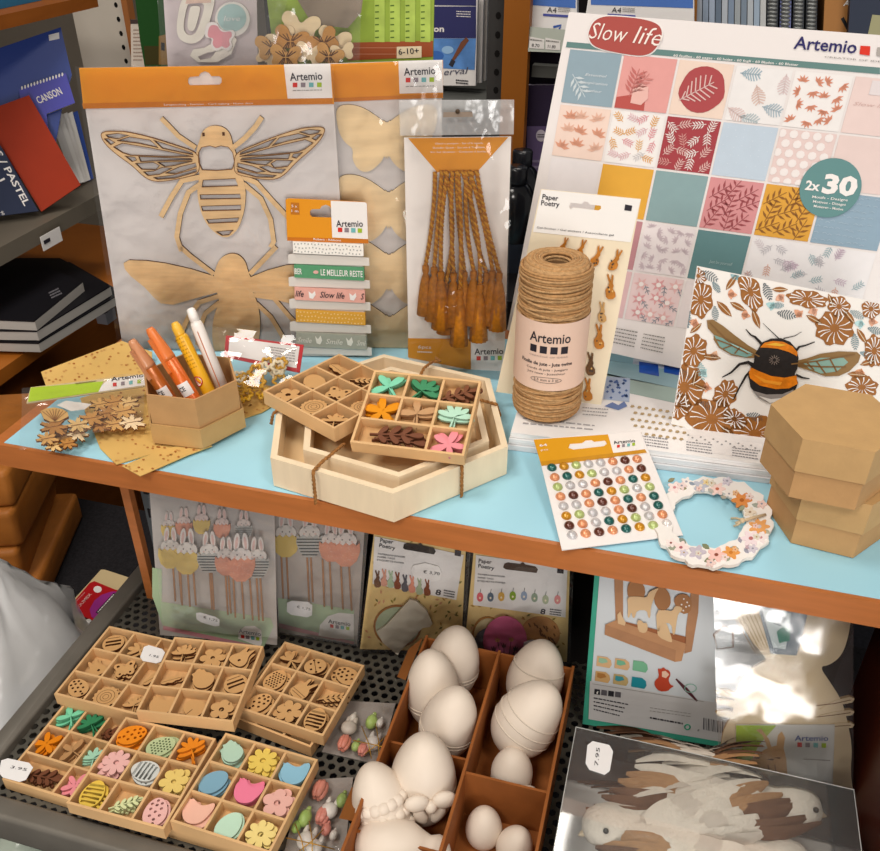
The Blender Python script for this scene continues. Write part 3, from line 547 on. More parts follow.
# --- ribbon card
zr = zt(270, 190, 5.008)
fr_ = lean((295, 357), 0, 6, 12)
d = thing('ribbon_card', 'orange header card with five printed ribbons wound one above another', 'ribbon pack', fr_)
mb = MB(); mb.plate(fr_.P([zr(78, 48), zr(92, 42), zr(475, 60), zr(486, 70), zr(492, 268), zr(86, 252)], .001), [euro(fr_, *zr(280, 112), .98, .035)], 0, .001, ORANGE)
mb.poly(fr_.P([zr(312, 238), zr(491, 246), zr(485, 68), zr(475, 61), zr(304, 54)], .0014), .0014, PAPER); mb.poly(fr_.P([zr(86, 254), zr(493, 268), zr(492, 246), zr(86, 236)], .0012), .0012, M('c4701c', .45))
logo(mb, fr_, zr(332, 184), zr(466, 184), 6.6, zr(340, 188), zr(472, 193), 4.4, .0018); mb.text(fr_, 'Rubans - Ribbons', zr(218, 250), zr(355, 257), 2.0, PAPER, .0016, .01)
mb.poly(fr_.P([zr(104, 122), zr(148, 124), zr(146, 64), zr(104, 62)], .0012), .0012, M('b96f1c', .45)); mb.text(fr_, '5 x', zr(108, 86), zr(136, 88), 2.6, PAPER, .0016); mb.text(fr_, '1 m', zr(108, 110), zr(142, 112), 2.6, PAPER, .0016); part('header_card', mb, d)
mb = MB()
for k in range(5):
    y = [338, 452, 562, 676, 788][k]; x = k*3; mb.plate(fr_.P([zr(90+x, y-14), zr(108+x, y-18), zr(478+x, y), zr(496+x, y+2), zr(498+x, y+42), zr(92+x, y+30)], .0008), [], 0, .0008, M('d6cfc8', .4))
mb.plate(fr_.P([zr(130, 250), zr(462, 262), zr(480, 830), zr(136, 830)], -.0004), [], -.0012, -.0004, M('c4bdb8', .4)); part('winding_card', mb, d, 'translucent grey notched winding card')
RB = [('f0ebe4', 'white dotted ribbon', [(114, 258), (466, 272), (468, 332), (116, 316)]), ('55946b', 'green ribbon with white words', [(120, 375), (470, 390), (472, 455), (122, 438)]), ('e3a89b', 'pink Slow life ribbon', [(122, 488), (474, 505), (476, 566), (124, 550)]), ('d9a03c', 'mustard speckled ribbon', [(128, 600), (476, 618), (478, 678), (130, 660)]), ('a3a396', 'sage ribbon with white birds', [(130, 712), (482, 730), (484, 800), (132, 782)])]
for k, (c, lab, q) in enumerate(RB):
    mb = MB(); q = [zr(*p) for p in q]; mb.plate(fr_.P(q, .003), [], -.002, .003, M(c, .5, .04, 300)); w_ = .0034
    rnd = random.Random(k)
    if k in (0, 3):
        for j in range(60):
            p = bil(q, (j % 20+.5+.3*(j//20 % 2))/20.6, (j//20+.5)/3+rnd.uniform(-.06, .06)); mb.poly(fr_.P(circ(*p, .8, .8, 6), w_), w_, M('a9a9a5' if k == 0 else 'e8c887', .5))
    def along(t, s0, s1, cap, m_, sh=0., v=.72): mb.text(fr_, t, bil(q, s0, v), bil(q, s1, v), cap, m_, w_, .01, sh)
    if k == 1: along('IBER', .0, .11, 6, PAPER); along('LE MEILLEUR RESTE', .38, .98, 6.4, PAPER); mb.poly(fr_.P(circ(*bil(q, .31, .5), 2.8, 1.8, 8), w_), w_, M('dba9a0', .5))
    if k == 2:
        along('life', .01, .13, 6.4, INK, .3); along('Slow life', .36, .71, 6.4, INK, .3); along('S', .94, .99, 6.4, INK, .3)
        for s_ in (.25, .83): mb.poly(fr_.P([bil(q, s_-.05, .25), bil(q, s_, .45), bil(q, s_+.04, .2), bil(q, s_+.05, .5), bil(q, s_+.01, .85), bil(q, s_-.04, .8)], w_), w_, PAPER)
    if k == 4:
        along('Smile', .02, .22, 5.5, M('d9d5cb', .5), .3); along('Smile', .42, .66, 5.5, M('d9d5cb', .5), .3); along('Smi', .86, .99, 5.5, M('d9d5cb', .5), .3)
        for s_ in (.32, .76): mb.poly(fr_.P([bil(q, s_-.05, .2), bil(q, s_-.01, .42), bil(q, s_+.03, .15), bil(q, s_+.05, .5), bil(q, s_+.02, .8), bil(q, s_-.03, .72)], w_), w_, M('e4e0d6', .5))
    part('ribbon', mb, d, lab)
# --- tassel pack
ft = lean((409, 366), 0, 7, 12, (506, 371))
zq = zt(320, 160, 3.546)
d = thing('tassel_pack', 'clear pack of golden brown tassels hanging from twisted cords', 'craft pack', ft)
mb = MB(); mb.plate(ft.P([z4(298, 488), z4(678, 484), (504, 371), (409, 366)]), [], -.001, 0, M('efe8e3', .5))
mb.poly(ft.P([z4(312, 490), z4(668, 486), z4(548, 620), z4(415, 610)], .0004), .0004, ORANGE)
for j, t in enumerate(('Gland a pompon - Set of 6 tassels', 'Gouden Quast - Set mit 6 Troddeln', '6er Set Quasten - Conjunto 6 borlas')): mb.text(ft, t, z4(408-j*8, 512+j*15), z4(578+j*6, 510+j*15), 1.7, PAPER, .0008)
mb.poly(ft.P([zq(312, 700), zq(535, 745), zq(535, 635), zq(312, 632)], .0004), .0004, M('dd9222', .45)); mb.poly(ft.P([zq(536, 748), zq(652, 750), zq(652, 640), zq(535, 645)], .0008), .0008, PAPER)
mb.text(ft, '6pcs', zq(348, 668), zq(394, 670), 3.6, PAPER, .001); lines(mb, ft, [zq(345, 676), zq(400, 678), zq(400, 686), zq(345, 684)], 1, .001, PAPER, .5, 1)
logo(mb, ft, zq(548, 690), zq(650, 688), 6.6, zq(555, 696), zq(655, 694), 4.2, .0012); part('backing_card', mb, d)
TC = M('ab690f', .6, .25, 90, (3, 3, 1)); TC2 = M('a8680f', .55, .35, 500)
heads = [(375, 372), (405, 378), (430, 395), (446, 440), (474, 398), (497, 458), (512, 395), (545, 392), (568, 440), (590, 398), (612, 392), (636, 398)]
tops = [(408, 44), (432, 40), (452, 42), (444, 40), (470, 42), (490, 40), (486, 42), (520, 42), (506, 40), (540, 42), (530, 40), (556, 40)]
mids = [(400, 200), (420, 210), (432, 220), (470, 240), (466, 210), (500, 250), (492, 210), (520, 220), (556, 250), (540, 210), (575, 200), (590, 220)]
for k in range(12):
    w_ = .006+.0035*(k % 3)
    h = Vector((*ft.px(*zq(*heads[k]), w_), w_)); t = Vector((*ft.px(*zq(*tops[k]), .004), .004)); m_ = Vector((*ft.px(*zq(*mids[k]), w_), w_))
    S = lambda v: v*.001
    mb = MB(); top = h; bend = Vector((S((k-5.5)*-.8), 0, 0)); ln = .052+.004*((k*7) % 3)
    prof = [(.0022, 0), (.0034, -.001), (.0036, -.006), (.0026, -.009), (.0040, -.012), (.0062, -.022), (.0078, -.036), (.0092, -ln), (.0080, -ln-.0006)]
    mb.lathe([(r_, z_) for r_, z_ in prof[::-1]], TC, 22, top, Matrix(((1, 0, 0), (0, 0, 1), (0, -1, 0))), lambda a, z_: (1+.07*math.sin(11*a+k)) if z_ < -.011 else 1)
    o = part('tassel', mb, d)
    mb = MB(); N = 40; path = []
    for j in range(N+1):
        s_ = j/N; p = t*(1-s_)**2+(m_*2-(t+h)/2)*2*s_*(1-s_)+h*s_*s_; path.append(p)
    for ph in (0, PI):
        hx = []
        for j in range(N*3+1):
            s_ = j/(N*3); i0 = min(int(s_*N), N-1); p = path[i0].lerp(path[i0+1], s_*N-i0); d_ = (path[i0+1]-path[i0]).normalized(); n1 = d_.cross(Vector((0, 0, 1))).normalized(); n2 = Vector((0, 0, 1)); a = s_*2*PI*14+ph
            hx.append(p+(n1*math.cos(a)+n2*math.sin(a))*.0011)
        mb.tube(hx, .0014, TC2 if ph else M('c48a22', .5), 5)
    part('cord', mb, o)
mb = MB(); L = [z4(287, 350), z4(690, 348), (506, 370), (408, 366)]
mb.sheet(ft.P(L), .020, CLEAR, 22, .002, 25, 2); mb.sheet(ft.P([z4(287, 350), z4(690, 348), z4(688, 470), z4(290, 475)]), .012, film_mat('flap_film', (.95, .95, .95), .07, .42, .2, .6, 40), 14, .002, 40, 6)
mb.poly(ft.P([z4(436, 416), z4(542, 414), z4(540, 396), z4(438, 398)], .0205), .0205, M('8a7a6c', .5)); mb.ball((*ft.px(*z4(488, 395), .021), .021), .0022, M('4a3a2c', .5), 8)
part('clear_bag', mb, d)
# --- sticker sheet
fs_ = lean((600, 404), .018, 13, 2)
zs = zt(500, 180, 3.275); z65 = zt(540, 0, 2.588)
d = thing('rabbit_sticker_sheet', 'cream sticker card of gold rabbits leaning behind the jute spool', 'sticker sheet', fs_)
q = [(541, 189), (641, 199), (601, 405), (496, 392)]
mb = MB(); slot = fs_.P([zs(x, y) for x, y in ((226, 86), (232, 74), (268, 78), (276, 70), (288, 72), (294, 80), (330, 84), (331, 94), (322, 100), (240, 90), (232, 96))]); mb.plate(fs_.P(q), [slot], -.001, 0, M('e6d8bd', .45)); mb.poly(fs_.P([q[0], q[1], zs(426, 208), zs(105, 176)][::-1], .0004), .0004, PAPER) if False else None
mb.plate(fs_.P([(541.5, 189.5), (640.5, 199.5), zs(428, 204), zs(108, 170)], .0004), [slot], 0, .0004, M('ece8e4', .5))
mb.text(fs_, 'Paper', zs(138, 62), zs(190, 68), 5, INK, .0008, .015); mb.text(fs_, 'Poetry', zs(134, 82), zs(194, 88), 5, INK, .0008, .015); mb.text(fs_, 'Gel-Sticker / Gel stickers / Autocollants gel', zs(120, 158), zs(372, 184), 2.0, INK, .0008); mb.plate(fs_.P([zs(407, 99), zs(430, 102), zs(433, 84), zs(410, 80)], .0006), [], .0005, .0008, INK); part('sheet', mb, d)
GOLD = M('c07a2a', .3, .2, 120, None, .35); BRN = M('6b4a2a', .3, .3, 120, None, .3)
def rabbit(mb, fr, cx, cy, s, m_, seated=0, w=.0008):
    P = [(-2, 4), (-2.2, 1), (-1, -.5), (-.6, -2), (-1.6, -5.5), (-.9, -6), (.1, -2.8), (.6, -5.6), (1.4, -5.2), (1, -2), (1.4, -.8), (1, .5), (2.1, 2.2), (2.2, 4), (1, 5), (-1, 5)]
    if seated: P = [(x*.9+(-y)*.35+.8, y*.8) for x, y in P]
    mb.plate(fr.P([(cx+x*s, cy+y*s) for x, y in P], w), [], w-.0006, w+.001, m_)
kk = 0
for (x, y, s_, m_, se) in ((310, 252, 2.4, GOLD, 1), (372, 264, 2.4, GOLD, 1), (260, 225, 2., GOLD, 1), (362, 352, 2.3, GOLD, 0), (335, 435, 1.9, M('c79a5a', .4), 0), (325, 515, 2.3, GOLD, 0), (297, 605, 2.1, BRN, 0), (288, 688, 2.1, GOLD, 0), (272, 425, 1.9, M('5a5a58', .4), 0), (262, 505, 2.2, GOLD, 0), (205, 212, 1.6, GOLD, 1)):
    mb = MB(); rabbit(mb, fs_, *zs(x, y), s_, m_, se, .0012); rnd = random.Random(kk)
    for j in range(4): mb.poly(fs_.P(circ(zs(x, y)[0]+rnd.uniform(-2.5, 2.5), zs(x, y)[1]+rnd.uniform(0, 8), .9, 1., 7), .0026), .0026, rnd.choice([BRN, M('2f2a24', .4), M('e0b468', .4)]))
    part('rabbit_sticker', mb, d); kk += 1
mb = MB(); mb.plate(fs_.P(circ(*zs(292, 358), 1.8, 1.8, 12), .001), [], .0004, .0016, M('d9b777', .4)); part('dot_sticker', mb, d)
# ------------------------------------------------------------------ flat paper pads under spool and pad
fst = Fr(PZ(507, 450, 0), (1, .045, 0), (-.045, 1, 0))
z8 = zt(640, 240, 3.546)
for k in range(3):
    mb = MB(); z0 = .0005+k*.0058
    mb.box((0, 0, z0), (.245, .135+.004*k, z0+.0052), M(['dcdcdf', 'e6e6e8', 'efeceb'][k], .6, .12, 900, (.01, .01, 1)))
    d = thing('paper_pad', ['white paper pad at the bottom of the flat pile under the jute spool', 'white paper pad in the middle of the flat pile under the jute spool', 'topmost flat paper pad with dotted and tulip patterns under the jute spool'][k], 'paper pad', fst.shift(.001*k, .002*k, 0), 'flat paper pads under the jute spool'); 
    if k == 2:
        w_ = z0+.0054; fp = fst
        mb.poly(fp.P([(590, 374), (684, 392), (684, 374), (596, 360)], w_), w_, M('8fb3bf', .4)); mb.poly(fp.P([(594, 388), (688, 408), (688, 393), (594, 373)], w_), w_, M('9fb4ae', .45))
        for x in (637, 662): mb.poly(fp.P([(x, 374), (x+20, 378), (x+19, 366), (x, 363)], w_+.0003), w_+.0003, M('1f55b8', .4, .2, 60))
        mb.poly(fp.P([(628, 381), (676, 389), (676, 359), (632, 356)], w_-.0001), w_-.0001, M('cfd9e6', .4))
        mb.poly(fp.P([(601, 401), (627, 404), (628, 380), (604, 378)], w_+.0002), w_+.0002, M('aebdd6', .5)); rnd = random.Random(4)
        for j in range(26): x, y = rnd.uniform(604, 626), rnd.uniform(381, 401); mb.poly(fp.P([(x-1.6, y), (x, y-1.5), (x+1.6, y), (x, y+1.2)], w_+.0004), w_+.0004, M('4f6ba6', .5))
        mb.poly(fp.P([(602, 408), (610, 404), (616, 407), (622, 403), (625, 408), (616, 412)], w_+.0004), w_+.0004, M('6d83b4', .5))
        for j in range(5):
            for i in range(8):
                x = 630+i*7+(3 if j % 2 else 0); y = 408+j*6.5+i*1.0
                mb.poly(fp.P([(x-2.2, y+.8), (x-1, y-1.2), (x+1.6, y-1), (x+2.4, y+.6), (x, y+1.6)], w_+.0003), w_+.0003, M('b39b74', .5))
        mb.poly(fp.P([(684, 452), (760, 462), (760, 446), (686, 436)], w_), w_, WHITE)
        for j in range(18): x = 686+j*4.2; mb.poly(fp.P(circ(x, 437+j*.7+(j % 3)*2, 1.2, .8, 6), w_+.0003), w_+.0003, M('9a9a9a', .5))
        for x in (640, 684, 730): lines(mb, fp, [(x, 437+(x-640)*.13), (x+26, 440+(x-640)*.13), (x+26, 452+(x-640)*.12), (x, 448+(x-640)*.12)], 4, w_+.0003, M('8f8d92', .6), .35, x)
        lines(mb, fp, [(520, 418), (592, 426), (592, 434), (520, 428)], 2, w_+.0003, M('a9a7aa', .6), .3, 8); lines(mb, fp, [(580, 408), (606, 410), (604, 420), (580, 418)], 3, w_+.0003, M('a9a7aa', .6), .3, 9)
    part('page_block', mb, d)
# ------------------------------------------------------------------ jute spool
cs = PZ(538, 424, .0185); cs = Vector((cs.x+.002, cs.y+.0315, SH+.0185)); fsp = Fr(cs, (math.cos(.16), math.sin(.16), 0), (-math.sin(.16), math.cos(.16), 0))
d = thing('jute_twine_spool', 'tall spool of natural jute twine with a pale pink paper label', 'twine spool', fsp)
JUT = M('c39a6c', .85, .22, 260, None, 0, .8, 900); JUT2 = M('b88c5d', .85, .22, 300)
Hs = .150; R0 = .0305
mb = MB(); mb.lathe([(.008, .0), (R0-.003, .0), (R0-.0006, .004), (R0-.0006, Hs-.008), (R0-.003, Hs-.001), (R0-.007, Hs+.001), (.017, Hs-.0005), (.011, Hs-.004), (.0105, Hs-.06)], JUT, 40, capt=False)
hx = []; turns = 56
for j in range(turns*26+1):
    s_ = j/(turns*26); a = s_*turns*2*PI; z_ = .002+s_*(Hs-.006)+.0045*math.sin(a*.517)*math.sin(PI*s_); r_ = R0+.0004*math.sin(a*3.1)-(.003 if z_ < .003 or z_ > Hs-.004 else 0)
    hx.append((r_*math.cos(a), r_*math.sin(a), max(.001, min(Hs-.001, z_))))
mb.tube(hx, .0013, JUT2, 5)
hx = []
for j in range(30*26+1):
    s_ = j/(30*26); a = s_*30*2*PI; r_ = R0+.001; z_ = .006+s_*(Hs-.014)+.010*math.sin(a*.5+1)*math.sin(PI*s_); hx.append((r_*math.cos(a), r_*math.sin(a), max(.002, min(Hs-.003, z_))))
mb.tube(hx, .0012, JUT, 5)
for t in range(8):
    hx = []
    for j in range(30): a = j/29*2*PI; r_ = .0115+t*.0021; hx.append((r_*math.cos(a), r_*math.sin(a), Hs-.001+.0018*math.sin(PI*t/7)-(.002 if t == 0 else 0)))
    mb.tube(hx, .0013, JUT2 if t % 2 else JUT, 5, closed=True)
part('wound_twine', mb, d)
mb = MB(); mb.lathe([(.0108, .002), (.0108, Hs-.006)], M('8a6a4a', .8), 24, capb=False, capt=False); part('core_tube', mb, d)
mb = MB(); RL = R0+.0024; za, zb = .037, .104
mb.lathe([(RL, za), (RL, zb)], M('e6c6b3', .5), 48, capb=False, capt=False)
def cyl(p): a = -PI/2-.12+p[0]/RL; return ((RL+p[2])*math.cos(a), (RL+p[2])*math.sin(a), p[1])
W_ = .0003
mb.textl('Artemio', -.0165, .085, .037, .0095, INK, W_, .012, 0, 0, cyl)
for k in range(4):
    x = -.0155+k*.0093; mb.add([cyl(p) for p in ((x, .0745, W_), (x+.0062, .0745, W_), (x+.0062, .0815, W_), (x, .0815, W_))], [(0, 1, 2, 3)], INK)
mb.textl('CREATOR OF IDEAS', -.016, .0705, .035, .0016, M('9a8a84', .6), W_, 0, 0, 0, cyl)
mb.textl('Ficelle de jute - Jute twine', -.024, .0625, .048, .0034, INK, W_, .02, 0, 0, cyl); mb.textl('Corda di juta - Juegarn', -.018, .0575, .038, .0022, INK, W_, 0, 0, 0, cyl); mb.textl('Jute touw - Juteschnur', -.017, .0535, .035, .0022, INK, W_, 0, 0, 0, cyl)
mb.textl('2,5 mm x 3 m', -.010, .0468, .022, .0026, INK, W_, 0, 0, .0, cyl)
mb.tube([cyl((.001+.014*math.cos(2*PI*k/28), .0478+.0028*math.sin(2*PI*k/28), .0002)) for k in range(28)], .00018, INK, 4, closed=True)
part('paper_label', mb, d, 'pale pink paper label')
# ------------------------------------------------------------------ Slow life paper pad
fp = lean((611, 351), .03, 15, 0)
z6a = zt(560, 0, 5.319); z6b = zt(720, 0, 5.319); z65 = zt(540, 0, 2.588)
d = thing('scrapbook_paper_pad', 'large Slow life scrapbook paper pad with a grid of patterned squares', 'paper pad', fp)
qp = [(569, 12), (906, 37), (906, 418), (507, 330)]
mb = MB(); mb.plate(fp.P(qp), [], -.012, 0, M('e6dfdd', .5), M('d9d6d4', .6, .1, 800)); part('page_block', mb, d)
mb = MB(); w1_ = .0006
TE = M('61827f', .5)
mb.plate(fp.P([z65(67, 122), z65(880, 192), z65(880, 175), z65(70, 108)], w1_), [], .0002, w1_, TE)
mb.text(fp, '60 feuilles - 60 pages - 60 hojas - 60 fogli - 60 Bladen - 60 Blatter', z65(345, 146), z65(668, 171), 2.4, PAPER, w1_+.0004, .01)
badge = [(150, 195), (155, 160), (180, 110), (235, 85), (320, 88), (440, 100), (520, 125), (545, 165), (535, 215), (505, 265), (470, 290), (420, 298), (330, 285), (230, 265), (170, 240)]
bw = [(lerp(345, x, 1.04), lerp(190, y, 1.06)) for x, y in badge]
bw = chaikin(bw); badge = chaikin(badge); mb.poly(fp.P([z6a(*p) for p in bw], w1_+.0003), w1_+.0003, M('e9e3e0', .5)); mb.poly(fp.P([z6a(*p) for p in badge], w1_+.0007), w1_+.0007, M('a94c45', .5))
mb.text(fp, 'Slow', z6a(152, 203), z6a(352, 228), 16, M('f0e4dc', .5), w1_+.0012, -.006, .28); mb.text(fp, 'life', z6a(385, 228), z6a(535, 246), 17, M('f0e4dc', .5), w1_+.0012, -.006, .28)
mb.text(fp, 'Artemio', z6b(390, 258), z6b(722, 284), 12.6, NAVY, w1_+.0004, .014); mb.text(fp, 'CREATOR OF IDEAS', z6b(555, 306), z6b(900, 336), 1.6, GREY, w1_+.0004)
for x, c in ((742, 'd5301c'), (832, 'a9a29c')): mb.poly(fp.P([z6b(x, 288+(x-742)*.09), z6b(x+54, 296+(x-742)*.09), z6b(x+58, 246+(x-742)*.09), z6b(x+6, 243+(x-742)*.09)], w1_+.0004), w1_+.0004, M(c, .5))
# the grid of pattern squares in card coordinates
g0 = Vector(fp.px(569.4, 48)); gu = (Vector(fp.px(855, 75))-g0)/5; gv = (Vector(fp.px(644.3, 221))-g0-gu*2)/3
CLIP = [0, 0, 9, 9]
def G(a, b):
    a = min(max(a, CLIP[0]), CLIP[2]); b = min(max(b, CLIP[1]), CLIP[3]); p = g0+gu*a+gv*b; return (p.x, p.y)
def sprig(cx, cy, s, ang, m_, w, n=4):
    c, sn = math.cos(ang), math.sin(ang)
    def T(x, y): return G(cx+(x*c-y*sn)*s, cy+(x*sn+y*c)*s)
    mb.stroke([T(-1, 0), T(1, 0)], .0006, w, None, m_)
    for k in range(n):
        x = -.7+k*1.5/n
        for sg in (-1, 1): mb.poly([T(x, 0), T(x+.28, .2*sg), T(x+.5, .6*sg), T(x+.16, .36*sg)], w, m_)
def leafs(cx, cy, s, ang, m_, w, n=5):
    for k in range(n):
        a = ang+(k-(n-1)/2)*(.62 if n < 6 else 2*PI/n); c, sn = math.cos(a), math.sin(a)
        def T(x, y): return G(cx+(x*c-y*sn)*s, cy+(x*sn+y*c)*s)
        mb.poly([T(0, 0), T(.4, .2), T(1, 0), T(.4, -.2)], w, m_)
def feather(cx, cy, s, ang, m_, w):
    c, sn = math.cos(ang), math.sin(ang)
    def T(x, y): return G(cx+(x*c-y*sn)*s, cy+(x*sn+y*c)*s)
    for k in range(7):
        x = -1+k*.28; l = .75*math.sin(PI*(k+1.2)/9)
        for sg in (-1, 1): mb.stroke([T(x, 0), T(x+.35, l*sg)], .0011, w, None, m_)
    mb.stroke([T(-1.2, 0), T(1, 0)], .0008, w, None, m_)
def scatter(n, fn, a, b, seed, mg=.16, rows=None):
    rnd = random.Random(seed); k = rows or int(math.ceil(math.sqrt(n)))
    for j in range(k):
        for i in range(k): fn(a+mg+(1-2*mg)*(i+.5+rnd.uniform(-.2, .2))/k, b+mg+(1-2*mg)*(j+.5+rnd.uniform(-.2, .2))/k, rnd)
def tile(a, b, c, a1=1., b1=1.): 
    g = .022; m_ = M(c, .5, .02, 80); w = w1_; CLIP[:] = [a+g, b+g, a+a1-g, b+b1-g]; mb.poly([G(a+g, b+b1-g), G(a+a1-g, b+b1-g), G(a+a1-g, b+g), G(a+g, b+g)], w, m_); return w+.0004
C = lambda h: M(h, .55)
w = tile(0, 0, '8da2ae')
for j, (t, x0, x1) in enumerate((('Essentiel', .38, .78), ('l inspiration', .3, .82), ('du bonheur', .34, .74))): 
    a, b = G(x0, .46+j*.14), G(x1, .48+j*.14); mb.textl(t, a[0], a[1], (x1-x0)*gu.length, .0024, C('d9dfe2'), w, 0, .3, math.atan2(gu.y, gu.x))
sprig(.3, .65, .25, .9, C('c9d2d6'), w)
w = tile(1, 0, 'dd9c97'); mb.poly([G(1.03, .97), G(1.57, .99), G(1.55, .72), G(1.35, .7), G(1.03, .78)], w, C('b5524c')); mb.poly([G(1.3, .86), G(1.5, .88), G(1.6, .75), G(1.57, .55), G(1.42, .5), G(1.3, .62)], w+.0003, C('e3b4ab')); sprig(1.3, .5, .26, -1.4, C('c06d68'), w+.0003, 5); sprig(1.42, .5, .22, -1.0, C('c9807a'), w+.0003, 4)
w = tile(2, 0, 'e6cfc0'); mb.poly([G(2.52+.4*math.cos(t/24*2*PI)*(1+.04*math.sin(t*1.3)), .5+.41*math.sin(t/24*2*PI)) for t in range(24)], w, C('a8474a')); feather(2.45, .52, .3, -.6, C('d9b7b2'), w+.0004)
w = tile(3, 0, 'e6e2e1')
for x, y, a, c in ((3.3, .15, 0, '9fb2bd'), (3.5, .5, 1.2, 'd8bdb4'), (3.2, .85, .5, 'd9c3c0'), (3.8, .72, .2, 'a7b6c0'), (3.9, .28, 1.5, 'd9c6c6'), (3.45, .93, .2, 'b5c0c4')): feather(x, y, .16, a, C(c), w)
w = tile(4, 0, 'e9e4e2'); scatter(16, lambda x, y, r: leafs(x, y, .12, r.uniform(0, 6), C('d28d74'), w, 5), 4, 0, 5, .06)
w = tile(5, 0, 'e2cbc6', 1.2); mb.poly([G(5.3, .3), G(5.9, .3), G(5.9, .06), G(5.3, .06)], w, C('ddd3d4')); a = G(5.1, .5); mb.textl('Slow life', a[0], a[1], .03, .003, C('cfaea8'), w, 0, .3, math.atan2(gu.y, gu.x))
w = tile(0, 1, 'e9d0c3'); scatter(9, lambda x, y, r: leafs(x, y, .17, r.uniform(-2.2, -1), C('d79a80' if r.random() < .6 else 'dfb29d'), w, 5), 0, 1, 6, .08)
w = tile(1, 1, 'e9e5e3'); scatter(16, lambda x, y, r: sprig(x, y, .12, r.uniform(0, 6), C(r.choice(['dba25a', 'd9939a', 'c9c5c6', 'dcb079', 'd8b1b6'])), w, 4), 1, 1, 7, .05)
w = tile(2, 1, '9f3c43'); scatter(16, lambda x, y, r: sprig(x, y, .13, r.uniform(0, 6), C(r.choice(['e6d8d4', 'd9b3ae', 'c98d88', 'e6dcd8'])), w, 4), 2, 1, 8, .05)
w = tile(3, 1, 'bccad8'); scatter(36, lambda x, y, r: mb.poly([G(x, y), G(x+.03, y), G(x+.02, y+.02)], w, C('c9d3de')), 3, 1, 9, .03)
w = tile(4, 1, 'dfc8c4'); [mb.poly([G(4.1+i*.2+(.1 if j % 2 else 0)-.04+.075*math.cos(t*PI/4), 1.1+j*.17+.075*math.sin(t*PI/4)) for t in range(8)], w, C('e9e1df')) for j in range(6) for i in range(5 if j % 2 == 0 else 4)]
w = tile(5, 1, 'dfc9c4', 1.2)
w = tile(0, 2, 'e3ddde')
w = tile(1, 2, 'dba33c')
w = tile(2, 2, '85a0a3')
w = tile(3, 2, 'cf8d8f'); scatter(5, lambda x, y, r: sprig(x, y, .22, r.uniform(-1.5, -.3), C('96494d'), w, 3), 3, 2, 12, .12)
w = tile(4, 2, 'd79d3a'); scatter(5, lambda x, y, r: sprig(x, y, .22, r.uniform(-1.6, -.2), C('8a5a26'), w, 3), 4, 2, 13, .12)
w = tile(5, 2, '8ba3b5', 1.2); scatter(64, lambda x, y, r: mb.stroke([G(x-.04, y), G(x, y-.02), G(x+.04, y)], .0007, w, None, C('a1b5c4')), 5, 2, 14, .03)
w = tile(1, 3, 'b8848a'); w = tile(2, 3, 'e3dadb'); scatter(25, lambda x, y, r: leafs(x, y, .11, r.uniform(0, 6), C('cfbfc5'), w, 5), 2, 3, 15, .04)
w = tile(3, 3, '5d8285'); a = G(3.35, .62+3); mb.textl('Just be yourself', a[0], a[1], .022, .003, C('9fb5b5'), w, 0, .2, math.atan2(gu.y, gu.x))
w = tile(4, 3, 'e6e2e3', 2.2); rnd = random.Random(16)
for k in range(24): x, y = rnd.uniform(4.1, 6.1), rnd.uniform(3.1, 3.9); sprig(x, y, .12, rnd.uniform(0, 6), C(rnd.choice(['c3bfc4', 'd8a998', '9fb5bb', 'cbb7c6', 'd5ccd0'])), w, 4)
w = tile(1, 4, 'd9b5b7'); w = tile(2, 4, 'e3cbcb')
def fl(x, y, r):
    leafs(x, y, .15, r.uniform(0, 6), C(r.choice(['d99ea0', 'e0b3b2'])), w, 6); mb.poly([G(x+.05*math.cos(t*PI/4), y+.05*math.sin(t*PI/4)) for t in range(8)], w+.0003, C('ece3e0')); sprig(x+.13, y+.1, .1, r.uniform(0, 6), C('7d8a94'), w+.0002, 2)
scatter(9, fl, 2, 4, 17, .04); w = tile(3, 4, 'e0d6d6', 3.2)
for x in (612, 640): lines(mb, fp, [(x+4, 327+(x-612)*.2), (x+26, 331+(x-612)*.2), (x+22, 349+(x-612)*.2), (x, 344+(x-612)*.2)], 5, w1_+.0008, GREY, .3, x)
ci = Vector(fp.px(830, 188)); r_ = (Vector(fp.px(860, 193))-ci).length
mb.plate([(ci.x+r_*math.cos(t*PI/20), ci.y+r_*math.sin(t*PI/20)) for t in range(40)], [], w1_+.0006, w1_+.0014, M('5f8a8a', .5)); W2 = w1_+.0019
mb.text(fp, '2x', z65(685, 490), z65(722, 494), 9.5, PAPER, W2, .03); mb.text(fp, '30', z65(728, 497), z65(816, 507), 19, PAPER, W2, .045)
for j, t in enumerate(('Motifs - Designs', 'Motivos - Disegni', 'Motieven - Motive')): mb.text(fp, t, z65(704+j*2, 512+j*12), z65(796-j*6, 521+j*12), 2.6, PAPER, W2, .01)
part('printed_cover', mb, d)
